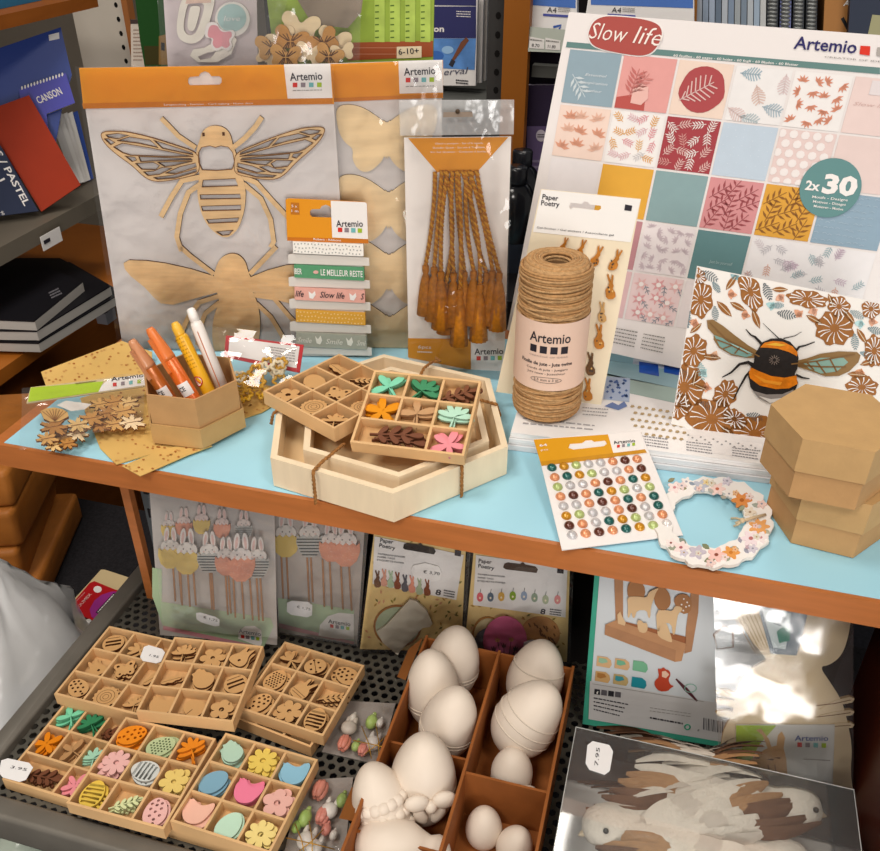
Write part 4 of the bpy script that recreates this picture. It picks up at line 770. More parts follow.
# ------------------------------------------------------------------ bee print
fe = lean((672, 424), .019, 13, 0, (775, 450), .019)
fe = lean((672, 424), .019, 13, 2)
d = thing('bee_art_print', 'white sheet printed with a bumblebee inside a border of brown flowers', 'art print', fe)
mb = MB(); q = [(697, 266), (905, 308), (905, 478), (671, 424)]; mb.plate(fe.P(q), [], -.001, 0, M('eae5e0', .5)); part('paper_sheet', mb, d)
mb = MB(); w = .0005; zb_ = zt(680, 260, 4.4); BR = M('97602a', .5, .1, 200); BR2 = M('7d4b1f', .5)
QL = [Vector(a) for a in fe.P(q)]
def pt(x, y):
    p = Vector(fe.px(*zb_(x, y))); e1 = QL[1]-QL[0]; e2 = QL[3]-QL[0]; d0 = p-QL[0]; D_ = e1.x*e2.y-e1.y*e2.x
    a = (d0.x*e2.y-d0.y*e2.x)/D_; b = (e1.x*d0.y-e1.y*d0.x)/D_; c_ = QL[0]+e1*min(max(a, .004), .996)+e2*min(max(b, .006), .994); o_ = proj(fe.world(c_.x, c_.y)); return o_
def bloom(cx, cy, rx, ry, ang, n=7, seed=0):
    rnd = random.Random(seed); c, sn = math.cos(ang), math.sin(ang)
    def T(x, y): return (cx+(x*c-y*sn), cy+(x*sn+y*c))
    out = [T(rx*math.cos(t*2*PI/28)*(1+.10*math.sin(n*t*2*PI/28+seed)), ry*math.sin(t*2*PI/28)*(1+.10*math.sin(n*t*2*PI/28+seed))) for t in range(28)]
    mb.poly(fe.P([pt(*p) for p in out], w), w, BR)
    for k in range(13):
        a = k*2*PI/13+rnd.uniform(-.1, .1); mb.stroke(fe.P([pt(*T(rx*.25*math.cos(a), ry*.25*math.sin(a))), pt(*T(rx*.6*math.cos(a+.12), ry*.6*math.sin(a+.12))), pt(*T(rx*.88*math.cos(a+.05), ry*.88*math.sin(a+.05)))], w+.0003), [.0003, .0008, .0011], w+.0003, None, PAPER)
def leafp(cx, cy, l, ang, m_=None, wd=.34):
    c, sn = math.cos(ang), math.sin(ang); P = [(-1, 0), (-.5, wd*.8), (0, wd), (.5, wd*.75), (1, 0), (.5, -wd*.7), (0, -wd), (-.5, -wd*.8)]
    mb.poly(fe.P([pt(cx+(x*c-y*sn)*l, cy+(x*sn+y*c)*l) for x, y in P], w), w, m_ or BR)
    if m_ is None: mb.stroke(fe.P([pt(cx-.8*l*c, cy-.8*l*sn), pt(cx+.8*l*c, cy+.8*l*sn)], w+.0003), .0006, w+.0003, None, M('d9c4a6', .5))
def fern(cx, cy, l, ang, m_):
    c, sn = math.cos(ang), math.sin(ang)
    for k in range(8):
        x = -1+k*.25; h = .5*math.sin(PI*(k+1)/9)
        for sg in (-1, 1): mb.stroke(fe.P([pt(cx+x*c*l, cy+x*sn*l), pt(cx+((x+.2)*c-h*sg*sn)*l, cy+((x+.2)*sn+h*sg*c)*l)], w), .0009, w, None, m_)
for k, (x, y, rx, ry, a) in enumerate(((92, 175, 52, 80, .1), (60, 400, 58, 72, .3), (20, 560, 90, 100, 0), (310, 140, 45, 90, -.35), (560, 172, 90, 38, .15), (680, 300, 85, 75, 0), (700, 205, 50, 45, .6), (855, 400, 45, 70, 0), (-10, 640, 60, 60, 0), (140, 700, 110, 90, .2), (330, 765, 110, 80, 0), (240, 700, 60, 40, .6), (840, 215, 40, 45, 0), (80, 70, 30, 40, -.7), (200, 590, 50, 66, .5), (470, 830, 90, 60, 0), (800, 560, 70, 50, 0), (640, 900, 90, 60, 0))): bloom(x, y, rx, ry, a, 6+k % 3, k)
for x, y, l, a in ((195, 215, 48, .8), (140, 428, 42, .1), (70, 300, 34, -.7), (225, 100, 40, 2.2), (255, 205, 40, .5), (335, 260, 45, 1.2), (440, 130, 36, 0), (800, 335, 40, 1.0), (830, 450, 40, -.3), (665, 180, 34, 1.2), (590, 262, 40, .5), (65, 520, 40, 1.8), (780, 505, 44, .1), (90, 560, 30, .4), (215, 760, 50, .7), (745, 250, 40, .9)): leafp(x, y, l, a)
for x, y, l, a, c in ((130, 70, 42, .5, '6c757a'), (470, 240, 42, .2, '5d666c'), (385, 140, 40, 1.2, '5d666c'), (30, 260, 40, 1.5, '7a8a92'), (155, 235, 32, 1.5, '8a969a'), (770, 360, 36, 1.5, '84969b'), (95, 490, 40, 1.4, '9dbcc0'), (20, 500, 34, .8, '6c757a'), (780, 240, 34, .5, '9aa8ac'), (820, 415, 28, .3, '8aa0a8'), (430, 200, 28, 0, '8fa6ac'), (860, 310, 34, .3, '84969b'), (330, 690, 38, .3, '6c757a'), (160, 120, 28, 1, '84969b'), (120, 640, 36, .4, '6c757a'), (270, 840, 36, .2, '6c757a')): fern(x, y, l, a, M(c, .5))
for x, y, c in ((225, 150, 'dca080'), (285, 240, 'dca080'), (60, 275, 'dca080'), (440, 165, 'e0ab90'), (520, 235, 'dca080'), (585, 225, 'e0ab90'), (845, 270, 'e0a98c'), (400, 200, 'a9d0d2'), (790, 280, 'b5d8da'), (115, 560, 'dca080'), (790, 495, 'd99a70'), (100, 495, 'b5d8da'), (240, 70, '8fb0b4'), (260, 690, 'dca080'), (420, 690, '9fd0d0'), (150, 420, 'dfb090')): leafp(x, y, 24, x*.37, M(c, .5), .6); leafp(x+6, y+3, 22, x*.37+1.6, M(c, .5), .5)
w = .0012; BK = M('262120', .6, .2, 300); OR = M('d97a12', .5, .2, 200)
def pp(L, m_, ww): mb.poly(fe.P([pt(*p) for p in L], ww), ww, m_)
pp([(118, 265), (145, 262), (190, 290), (240, 330), (300, 375), (368, 415), (355, 432), (290, 430), (225, 418), (170, 385), (148, 350), (150, 330), (122, 300)], M('8a6a3f', .5), w)
pp([(150, 330), (190, 345), (250, 390), (320, 418), (290, 428), (225, 412), (175, 380)], M('7aa099', .5), w+.0002); pp([(215, 362), (290, 395), (330, 416), (270, 402)], M('9dc7c2', .5), w+.0004); [mb.stroke(fe.P([pt(*a) for a in P], w+.0006), .0012, w+.0006, None, M('7d5b33', .5)) for P in ([(130, 275), (200, 345), (350, 425)], [(160, 350), (220, 372), (300, 412)], [(190, 390), (230, 375)], [(240, 412), (262, 385)])]
pp([(485, 450), (560, 432), (620, 412), (700, 402), (780, 405), (795, 420), (785, 450), (745, 490), (700, 510), (640, 512), (580, 490), (520, 470), (485, 465)], M('8a6a3f', .5), w)
pp([(540, 452), (620, 430), (720, 430), (740, 450), (690, 490), (620, 500), (570, 478)], M('86a89c', .5), w+.0002); [mb.stroke(fe.P([pt(*a) for a in P], w+.0006), .0013, w+.0006, None, M('7d5b33', .5)) for P in ([(490, 458), (600, 445), (770, 415)], [(520, 462), (620, 470), (730, 470)], [(600, 445), (640, 500)], [(660, 435), (690, 492)], [(560, 452), (590, 485)])]
for P, wd in (([(365, 278), (400, 312), (435, 345)], 1.2), ([(536, 316), (505, 334), (455, 345)], 1.2), ([(290, 305), (312, 330), (330, 338), (358, 368)], 2.6), ([(594, 360), (555, 375), (525, 382), (510, 400)], 2.6), ([(186, 516), (225, 495), (262, 458), (300, 450), (320, 462)], 3.2), ([(235, 615), (262, 560), (290, 510), (310, 490)], 2.8), ([(570, 522), (540, 518), (510, 505)], 3.)): mb.stroke(fe.P([pt(*a) for a in P], w), [wd*.0003*(1+.7*i) for i in range(len(P))], w, None, BK)
pp([(345, 390), (362, 362), (400, 346), (445, 344), (485, 360), (512, 390), (522, 430), (516, 480), (505, 500), (520, 540), (500, 590), (460, 620), (400, 625), (345, 600), (310, 560), (300, 510), (310, 475), (325, 450), (328, 415)], BK, w+.0003)
pp([(352, 385), (372, 364), (410, 356), (455, 360), (495, 380), (518, 408), (515, 424), (480, 405), (430, 390), (385, 386)], OR, w+.0007); pp([(312, 472), (345, 488), (400, 510), (460, 518), (512, 508), (518, 545), (480, 565), (420, 568), (350, 552), (308, 520), (303, 496)], OR, w+.0007)
pp([(375, 372), (420, 364), (470, 374), (440, 380)], M('e8b43a', .5), w+.001); pp([(318, 500), (380, 528), (450, 538), (440, 552), (370, 540)], M('e9962a', .5), w+.001)
pp([(322, 575), (380, 592), (450, 590), (500, 570), (490, 600), (450, 625), (390, 628), (345, 605)], M('8e8682', .6), w+.0007); pp([(345, 598), (400, 612), (460, 606), (440, 626), (395, 628)], M('d5cfca', .6), w+.001)
for k in range(12): a = k*PI/6; mb.stroke(fe.P([pt(415+8*math.cos(a), 440+8*math.sin(a)), pt(415+24*math.cos(a), 440+22*math.sin(a))], w+.001), .0005, w+.001, None, M('8d7d74', .6))
part('printed_picture', mb, d)
# ------------------------------------------------------------------ hexagonal kraft boxes
def hexfit(pa, pb, pc, z):
    a, b, c = PZ(*pa, z), PZ(*pb, z), PZ(*pc, z); o = a+c-b; R = sum((p-o).length for p in (a, b, c))/3; return o, R, math.atan2((b-o).y, (b-o).x)
def hexp(R, a0=0.): return [(R*math.cos(a0+k*PI/3), R*math.sin(a0+k*PI/3)) for k in range(6)]
def shell(mb, R, z0, z1, th, m_, floor=True, top=False):
    if top: mb.plate(hexp(R), [], z1-th, z1, m_)
    elif floor: mb.plate(hexp(R-th*.5), [], z0, z0+th, m_)
    mb.plate(hexp(R), [hexp(R-th)], z0+(0 if top else .0003), z1-(th if top else 0), m_)
oU, RU, aU = hexfit((780, 401), (809, 435), (872, 452), .108); oL, RL_, aL = hexfit((768, 508), (785, 547), (845, 562), .0)
for nm, o, a, z0, lab in (('lower', oL, aL, .0006, 'hexagonal kraft cardboard box at the bottom beside the flower wreath'), ('upper', oU, aU, .0546, 'hexagonal kraft cardboard box stacked on top of another box')):
    f = Fr((o.x, o.y, SH+z0), (math.cos(a), math.sin(a), 0), (-math.sin(a), math.cos(a), 0)); d = thing('hexagonal_box', lab, 'box', f, 'hexagonal kraft boxes at the shelf end')
    mb = MB(); shell(mb, .0463, 0, .045, .002, KRAFT); part('box_base', mb, d)
    mb = MB(); shell(mb, .0482, .025, .0535, .0015, M('c29c6a', .65, .05, 60, None, 0, .1, 400), top=True)
    if nm == 'upper': mb.poly([(x*.0478, y*.0478) for x, y in ((.2, .79), (.75, .40), (.86, -.05), (.3, -.1), (-.25, .3), (-.3, .8))], .0537, M('b07a3c', .65)) if False else None
    part('lid', mb, d)
# ------------------------------------------------------------------ pearl sticker card
fe_ = fr3(PZ(562, 550, .002), PZ(682, 535, .002), PZ(535, 440, .024))
d = thing('pearl_sticker_card', 'card of coloured half pearl stickers under a yellow header', 'sticker card', fe_)
mb = MB(); zpc = zt(500, 400, 2.316); q = [(535, 439), (640, 430), (683, 535), (562, 550)]
sl = fe_.P([zpc(x, y) for x, y in ((158, 112), (162, 102), (190, 100), (198, 94), (212, 93), (218, 97), (243, 94), (248, 102), (240, 108), (170, 116))], .001)
mb.plate(fe_.P(q, .001), [], 0, .001, M('e9e4e2', .5)); mb.plate(fe_.P([zpc(78, 92), zpc(250, 80), zpc(265, 132), zpc(96, 152)], .0014), [sl], .001, .0016, M('d99a1c', .45)); mb.plate(fe_.P([zpc(250, 80), zpc(322, 73), zpc(340, 122), zpc(265, 132)], .0014), [], .001, .0016, PAPER)
mb.poly(fe_.P([zpc(96, 152), zpc(340, 122), zpc(336, 114), zpc(93, 143)], .0018), .0018, M('c58a1c', .45)); mb.text(fe_, '64', zpc(92, 108), zpc(110, 106), 3.2, PAPER, .002, .02); mb.text(fe_, 'pcs', zpc(95, 118), zpc(112, 116), 2.4, PAPER, .002)
logo(mb, fe_, zpc(264, 102), zpc(314, 97), 4.4, zpc(271, 104), zpc(318, 98), 2.8, .002); part('backing_card', mb, d)
PC = {'T': '0f5a55', 'G': 'c98a10', 'L': 'b3c37c', 'S': 'c9c6c8', 'P': 'df9468', 'B': '5a2a1c', 'W': 'e3dcda'}
rows = ['TGLSSPBP', 'PTGLSSPB', 'LSSPBPTG', 'PBPTGLSL', 'SSPBPTPT', 'GLSSPBST', 'BPSTGLSP', 'SPBPTGLW']
TL, TR, BR_, BL = (551.8, 468), (637, 459.5), (666.5, 524), (572, 535.5)
pm = {}
for j in range(8):
    for i in range(8):
        c = rows[j][i]; p = fe_.px(*bil([TL, TR, BR_, BL], i/7, j/7), .001)
        if c not in pm:
            mb = MB(); mb.ball((0, 0, 0), (.0043, .0043, .0036), M(PC[c], .16, 0, 40, None, .25, 0, 200, .6), 16); pm[c] = mb.mesh('pearl')
        o = part('pearl', pm[c], d, {'T': 'dark teal pearl', 'G': 'gold pearl', 'L': 'pale green pearl', 'S': 'silver pearl', 'P': 'peach pearl', 'B': 'brown pearl', 'W': 'white pearl'}[c]); o.matrix_local = Matrix.Translation((p[0], p[1], .0012))
# ------------------------------------------------------------------ flower wreath
fw = flat(PZ(714, 522, .001)); zw = zt(640, 460, 5.5)
d = thing('flower_wreath', 'white cut-out wreath printed with pastel flowers on the blue paper', 'wreath', fw)
mb = MB(); rnd = random.Random(3)
out = []; inn = []
for k in range(72):
    t = 2*PI*k/72; e = 1+.030*math.sin(17*t)+.012*math.sin(29*t+1); out.append(zw(405+325*e*math.cos(t), 340+246*e*math.sin(t)))
for k in range(72):
    t = 2*PI*k/72; e = 1+.035*math.sin(10*t+.6)+.02*math.sin(19*t); inn.append(zw(372+208*e*math.cos(t), 325+156*e*math.sin(t)))
O_ = fw.P(out, .005); I_ = fw.P(inn, .005); vs = [(*p, .005) for p in O_+I_]+[(*p, .002) for p in O_+I_]; R4 = range(72)
mb.add(vs, [(72+i, i, (i+1) % 72, 72+(i+1) % 72) for i in R4], M('eeeae6', .5)); mb.add(vs, [f for i in R4 for f in ((i, 144+i, 144+(i+1) % 72, (i+1) % 72), (72+i, 72+(i+1) % 72, 216+(i+1) % 72, 216+i), (144+i, 216+i, 216+(i+1) % 72, 144+(i+1) % 72))], M('e3d9cf', .6)); part('ring', mb, d)
WFK = [0]
def wf(x, y, r, c, n=6, c2=None, nm='flower'):
    WFK[0] += 1; mb = MB(); w_ = .0052+.00004*WFK[0]
    P = [zw(x+r*(1+.28*math.cos(n*t*2*PI/40))*math.cos(t*2*PI/40), y+.78*r*(1+.28*math.cos(n*t*2*PI/40))*math.sin(t*2*PI/40)) for t in range(40)]
    mb.plate(fw.P(P, w_), [], .0046, w_+.0001, M(c, .5)); mb.poly(fw.P([zw(*q_) for q_ in circ(x, y, r*.28, r*.22, 10)], w_+.0002), w_+.00016, M(c2 or '8d4a42', .5)); part(nm, mb, d)
for x, y, r, c, n, c2 in ((190, 150, 34, 'f0dedb', 5, 'c98a90'), (255, 118, 26, 'eee6e2', 5, '9fa0ad'), (335, 140, 36, 'b9bcc9', 5, 'e6dccb'), (425, 158, 38, 'f0d3cc', 6, 'c56d50'), (365, 122, 18, 'e3cf9c', 5, 'c49a4a'), (560, 220, 46, 'dc8d48', 6, 'b0601f'), (490, 185, 22, 'eee6e2', 5, '8d8d96'), (655, 365, 48, 'e3a363', 7, 'c9c2c4'), (610, 430, 46, 'ecdbe0', 6, 'b56d6d'), (665, 425, 34, 'efe3e3', 5, 'c98a90'), (500, 508, 40, 'e09a50', 6, 'c97a2a'), (420, 520, 42, 'f0c3bb', 5, '8d4a3a'), (315, 505, 40, 'c3bac6', 5, 'd9d3d9'), (225, 480, 36, 'f0dcd9', 5, 'a9606a'), (170, 455, 26, 'f0e2df', 5, '8d4a42'), (605, 285, 28, 'e9dcc9', 5, 'a98a6a')): wf(x, y, r, c, n, c2)
for k in range(22):
    t = k*2*PI/22+.15; q_ = .94+.22*(k % 3)/2
    if math.cos(t) > -.62: wf(392+262*q_*math.cos(t), 334+198*q_*math.sin(t), 15+4*(k % 3), ['e6c9c2', 'd9d3c4', 'cfc8d3', 'e3b98d', 'e8d3d0'][k % 5], 5, ['b5706a', 'a98a5a', '8d8d9d'][k % 3])
for x, y, l, a, c in ((172, 110, 22, -.5, '8f8a6a'), (235, 155, 22, .2, '8f8a6a'), (285, 130, 18, .5, '8d99a9'), (390, 170, 22, .7, 'b3b0a9'), (560, 265, 24, -.8, '9aa38a'), (640, 250, 26, .3, '9fa69a'), (362, 476, 26, .7, '7d8364'), (385, 550, 34, -.3, '7d8364'), (585, 500, 20, .9, '9a9aa9'), (235, 445, 26, .7, '8a9184'), (180, 485, 26, .1, '9aa08d'), (520, 485, 24, .2, '9fa69a'), (485, 545, 18, -.9, '9aa08d'), (700, 395, 20, .8, 'b3b09c'), (550, 440, 20, 1.3, '9a9aa9'), (460, 205, 18, .3, 'b0a99a'), (590, 480, 20, 2, 'c3a9b3')):
    mb = MB(); w_ = .0052; c_, sn = math.cos(a), math.sin(a); mb.plate(fw.P([zw(x+(p*c_-q_*sn)*l, y+.8*(p*sn+q_*c_)*l) for p, q_ in ((-1, 0), (-.4, .5), (.3, .5), (1, 0), (.3, -.5), (-.4, -.5))], w_), [], .0048, w_+.0004, M(c, .5)); part('leaf', mb, d)
mb = MB(); K = lambda x, y, w_: (*fw.px(*zw(x, y), w_), w_); TW = M('cbb594', .8)
mb.tube([K(690, 300, .006), K(620, 318, .0075), K(560, 335, .007), K(525, 348, .004)], .0012, TW, 6); mb.tube([K(560, 330, .007), K(530, 320, .004), K(500, 322, .002)], .0010, TW, 6); mb.tube([K(560, 335, .007), K(540, 355, .004), K(515, 365, .002)], .001, TW, 6); mb.ball(K(562, 333, .0075), .0024, TW, 8); part('raffia_bow', mb, d, 'beige raffia bow')
# ------------------------------------------------------------------ small cut shapes for the compartment trays
SHP = {}
def polar(fn, n=48): return [(fn(2*PI*k/n)*math.cos(2*PI*k/n), fn(2*PI*k/n)*math.sin(2*PI*k/n)) for k in range(n)]
def sflower(n=6, d=.25, hole=.16): return polar(lambda t: .5+.42*abs(math.cos(n*t/2))**.55, 96), ([circ(0, 0, hole, n=12)] if hole else []), []
def petals(ls): return [[(l*(.5+.5*math.cos(t))*math.cos(a)-w*l*math.sin(t)*(1+.25*math.cos(t))*math.sin(a), l*(.5+.5*math.cos(t))*math.sin(a)+w*l*math.sin(t)*(1+.25*math.cos(t))*math.cos(a)) for t in [2*PI*i/22 for i in range(22)]] for a, l, w in ls]
def multi(ls, more=()): P = list(more)+petals(ls); return (P[0], [], [], P[1:])
def moved(P, x, y): return [(a+x, b+y) for a, b in P]
def twig(n, lf, wd, ang): 
    P = [[(-1, -.04), (1, -.03), (1, .03), (-1, .04)]]
    for k in range(n):
        x = -.65+1.45*k/n
        for sg in (-1, 1): P += [moved(petals([(sg*ang, lf*(1-.25*abs(k/n-.4)), wd)])[0], x, 0)]
    P += [moved(petals([(0, lf, wd)])[0], .62, 0)]
    return (P[0], [], [], P[1:])
def segg(): return [(.72*math.cos(t)*(1-.12*math.sin(t)), .95*math.sin(t)) for t in [2*PI*k/36 for k in range(36)]]
def strip_poly(pts, wd):
    L = []; R = []; m = len(pts); P = [Vector(p) for p in pts]
    for i, p in enumerate(P):
        d_ = (P[min(i+1, m-1)]-P[max(i-1, 0)]).normalized(); n_ = Vector((-d_.y, d_.x)); h = wd[i] if isinstance(wd, list) else wd; L.append(tuple(p+n_*h)); R.append(tuple(p-n_*h))
    return R+L[::-1]
def slobes(ls, r0=.14): # leaves from a centre: list of (angle, length, width)
    fn = lambda t: max([r0]+[l*max(0., math.cos(max(-PI/2, min(PI/2, ((t-a+PI) % (2*PI)-PI)/w*PI/2))))**.6 for a, l, w in ls])
    return polar(fn, 90)
SHP['flower'] = sflower(6); SHP['flower5'] = sflower(5, .2, .2); SHP['flower8'] = sflower(8, .3, .18)
SHP['egg'] = (segg(), [], [])
SHP['dotted_egg'] = (segg(), [circ(x, y, .1, n=9) for x, y in ((0, 0), (.32, .2), (-.32, .2), (.3, -.25), (-.3, -.25), (0, .45), (0, -.5), (.02, .75), (-.3, .55), (.3, .55), (0, -.78))], [])
SHP['mesh_egg'] = (segg(), [circ(x*.22+(.11 if y % 2 else 0), y*.19, .075, n=6) for y in range(-4, 5) for x in range(-3, 4) if (x*.22+(.11 if y % 2 else 0))**2/.36+(y*.19)**2/.72 < .8], [])
def bands(k): 
    o = []
    for j in range(k):
        y = -.72+1.44*(j+.5)/k; h = .42/k; xw = .62*math.sqrt(max(.05, 1-(abs(y)/.95)**2)); o.append([(-xw, y-h), (xw, y-h), (xw*.97, y+h), (-xw*.97, y+h)])
    return o
SHP['striped_egg'] = (segg(), bands(5), [])
SHP['leafy_sprig'] = multi([(.15, .95, .17), (.75, .85, .17), (1.4, .9, .18), (2.1, .85, .17), (2.85, .9, .17), (4.6, .9, .05)])
SHP['lily'] = multi([(.35, 1, .2), (1.6, .95, .19), (2.8, 1, .2), (4.0, .85, .19), (5.2, .9, .2)])
SHP['leaf_trio'] = multi([(.6, 1, .2), (2.0, .95, .19), (3.4, .95, .2), (5.1, .95, .05)])
SHP['oak_sprig'] = twig(3, .62, .2, .85)
SHP['branch'] = twig(4, .5, .2, .8)
SHP['tulip'] = multi([(1.57, .95, .2), (.9, .9, .16), (2.25, .9, .16), (4.7, .95, .06), (5.5, .75, .14), (3.9, .75, .14)])
HEN = [(-.55, .85), (-.35, .72), (-.15, .58), (.15, .48), (.5, .6), (.85, .85), (1.0, .55), (.85, -.05), (.65, -.5), (.3, -.75), (-.2, -.78), (-.6, -.55), (-.85, -.1), (-.88, .3), (-.75, .55), (-.8, .85), (-.66, .72)]
SHP['hen'] = (HEN, [], []); SHP['chick'] = ([(-.5, .9), (-.35, .95), (-.2, .8), (0, .85), (.1, .6), (.5, .5), (.8, .1), (.75, -.4), (.4, -.8), (-.1, -.85), (-.5, -.6), (-.7, -.1), (-.72, .3), (-.9, .45), (-.66, .55)], [], [])
SHP['rabbit'] = ([(-.35, 1), (-.2, .95), (-.1, .5), (.05, .5), (.2, .95), (.35, 1), (.32, .5), (.42, .2), (.7, -.2), (.75, -.6), (.5, -.9), (-.5, -.9), (-.72, -.55), (-.65, -.2), (-.42, .1), (-.42, .5)], [circ(.1, -.4, .12, n=10)], [])
SHP['scalloped_disc'] = (polar(lambda t: .86+.05*math.cos(16*t), 96), [], [(circ(0, 0, .6, n=30)+[(.6, 0)], .03), (circ(0, 0, .38, n=24)+[(.38, 0)], .03), (circ(0, 0, .2, n=16)+[(.2, 0)], .03)])
SHP['ladybird'] = (polar(lambda t: .8+.06*math.cos(2*t)), [circ(x, y, .1, n=9) for x, y in ((.3, .3), (-.3, .3), (.35, -.25), (-.35, -.25), (0, .6), (0, -.6))], [([(0, -.75), (0, .75)], .05)])
SHP['butterfly'] = ([(0, .3), (.2, .75), (.7, .9), (.9, .55), (.65, .15), (.8, -.35), (.5, -.75), (.12, -.4), (0, -.6), (-.12, -.4), (-.5, -.75), (-.8, -.35), (-.65, .15), (-.9, .55), (-.7, .9), (-.2, .75)], [circ(.5, .5, .13, n=8), circ(-.5, .5, .13, n=8), circ(.4, -.35, .1, n=8), circ(-.4, -.35, .1, n=8)], [])
SHP['apple'] = (polar(lambda t: .8-.15*abs(math.cos(t/2-PI/4))**8+.04*math.cos(3*t)), [], [([(0, .1), (0, .95)], .05), ([(0, .7), (.4, .9)], .08)])
SHP['bunny_egg'] = ([(.72*math.cos(t)*(1-.12*math.sin(t)), .6*math.sin(t)-.3) for t in [2*PI*k/30 for k in range(3, 13)]]+[(-.25, .35), (-.35, .9), (-.15, .95), (-.02, .4), (.12, .95), (.32, .9), (.25, .35)][::1]+[], [], [])
SHP['bunny_egg'] = ([(-.7, -.3), (-.6, -.75), (-.2, -.9), (.2, -.9), (.6, -.75), (.7, -.3), (.5, .1), (.3, .25), (.5, .9), (.3, .95), (.05, .35), (-.1, .35), (-.2, .95), (-.42, .85), (-.3, .25), (-.55, .1)], [], [([(-.6, -.4), (.6, -.4)], .04), ([(-.5, -.6), (.5, -.6)], .04)])
SHP['banded_disc'] = (polar(lambda t: .85), bands(4)[1:3], [([(-.5, .55), (.5, .55)], .05)])
SHP['wavy_leaf'] = ([(-.95, -.1), (-.6, .25), (-.3, .2), (0, .45), (.35, .3), (.6, .4), (.95, .1), (.7, -.15), (.4, -.1), (.1, -.35), (-.3, -.2), (-.6, -.35)], [], [([(-.8, -.05), (.8, .1)], .03)])
PM = {}
def piece_mesh(sh, m_, side, th=.0024, ink=None):
    k = (sh, m_.name, th)
    if k in PM: return PM[k]
    mb = MB(); o, h, ln = SHP[sh][:3]
    if sh in ('hen', 'chick', 'rabbit', 'butterfly', 'bunny_egg', 'wavy_leaf'): o = chaikin(o)
    mb.plate(o, h, 0, th/.012, m_, side)
    for q, e in enumerate(SHP[sh][3] if len(SHP[sh]) > 3 else ()): mb.plate(e, [], 0, th/.012+.002*(q % 4), m_, side)
    for pts, wd in ln: mb.stroke(pts, wd, th/.012+.012, None, ink or PLYD)
    PM[k] = mb.mesh('cut_piece'); return PM[k]
def tray(nm, label, fr, S, cols, rows, skipv=(), H=.014, D=None, th=.0022, group=None, us=None, vs=None):
    """shallow wooden tray whose rim plane is the frame's w=0; u to the side, v away"""
    D = D or S; d = thing(nm, label, 'compartment tray', fr.shift(0, 0, -H), group)
    mb = MB(); mb.box((th*.6, th*.6, 0), (S-th*.6, D-th*.6, .0016), TRAYF); part('bottom', mb, d)
    mb = MB(); mb.plate([(0, 0), (S, 0), (S, D), (0, D)], [[(th, th), (S-th, th), (S-th, D-th), (th, D-th)]], .0002, H, TRAYW); part('rim', mb, d)
    us = us or [S*i/cols for i in range(1, cols)]; vs = vs or [D*j/rows for j in range(1, rows)]
    for j, v in enumerate(vs):
        mb = MB(); mb.box((th, v-th/2, .0014), (S-th, v+th/2, H-.0006), TRAYW); part('divider', mb, d)
    ed = [0]+list(vs)+[D]
    for i, u in enumerate(us):
        for j in range(len(ed)-1):
            if (i, j) in skipv: continue
            mb = MB(); mb.box((u-th/2, ed[j]+th*.5, .0014), (u+th/2, ed[j+1]-th*.5, H-.0007), TRAYW); part('divider', mb, d)
    return d
PG = [0]
def pile(fr, H, cu, cv, r, sh, hexc, n, rot, label, natural=False, jit=.18, seed=None, th=.0024):
    """n loose pieces lying one on another in a compartment"""
    rnd = random.Random(seed if seed is not None else int(cu*1e5+cv*1e6)); PG[0] += 1
    m_ = PLYM if natural else M(hexc, .6, .04, 120); side = PLYD if natural else M(hexc, .65, .04, 120)
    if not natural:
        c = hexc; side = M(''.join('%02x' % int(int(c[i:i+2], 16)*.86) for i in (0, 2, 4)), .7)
    r *= 1.12; me = piece_mesh(sh, m_, side)
    out = []
    for k in range(n):
        o = bpy.data.objects.new({'flower5': 'flower', 'flower8': 'flower'}.get(sh, sh)+'_cutout', me); LINK.append(o)
        q = fr.shift(cu+rnd.uniform(-jit, jit)*r, cv+rnd.uniform(-jit, jit)*r, -H+.0019+k*(th+.0001)); q = q.rot(rot+rnd.uniform(-.25, .25)*(0 if k == n-1 else 1))
        o.matrix_world = q.mat @ Matrix.Diagonal((r, r, .012, 1)); tag(o, label, 'craft piece', 'pile of '+label if n > 1 else None); out.append(o)
    return out
def cell(S, i, j, D=None): D = D or S; return (S*(i+.5)/3, D*(j+.5)/3)
def tag_sticker(fr, q, w, txt, label, host=None):
    pass
# ------------------------------------------------------------------ hexagonal wooden trays, tied with twine
oH, RH, aH = hexfit((271, 462), (393, 495), (506, 444), .030)
fh = Fr((oH.x, oH.y, SH+.0006), (math.cos(aH), math.sin(aH), 0), (-math.sin(aH), math.cos(aH), 0))
WH = M('ecd8b8', .6, .05, 18, (1, 6, 1)); WH2 = M('e3c497', .6, .06, 20)
def hextray(nm, lab, R, z0, H, ox=0, oy=0):
    f = fh.shift(ox, oy, z0); d = thing(nm, lab, 'tray', f); mb = MB(); mb.plate(hexp(R-.003), [], 0, .003, WH2); part('bottom', mb, d)
    for k in range(6):
        a, b = hexp(R)[k], hexp(R)[(k+1) % 6]; c, e = hexp(R-.0066)[k], hexp(R-.0066)[(k+1) % 6]
        mb = MB(); mb.plate([a, b, e, c], [], .0005, H, WH); part('side_board', mb, d)
hextray('hexagonal_tray', 'large pale wooden hexagonal tray tied round with twine', RH, 0, .030)
hextray('hexagonal_tray', 'smaller pale wooden hexagonal tray nested inside the large one', RH*.79, .0032, .028, .004, .006)
TWN = M('a3713f', .9, .25, 300, None, 0, .8, 800)
d = thing('twine_tie', 'brown jute string tied around the hexagonal wooden trays', 'string', fh)
def wp(x, y, z): return fh.loc(PZ(x, y, z))
def drop(x, y, z1, z0=.001): p = PZ(x, y, z1); return fh.loc((p.x, p.y, SH+z0))
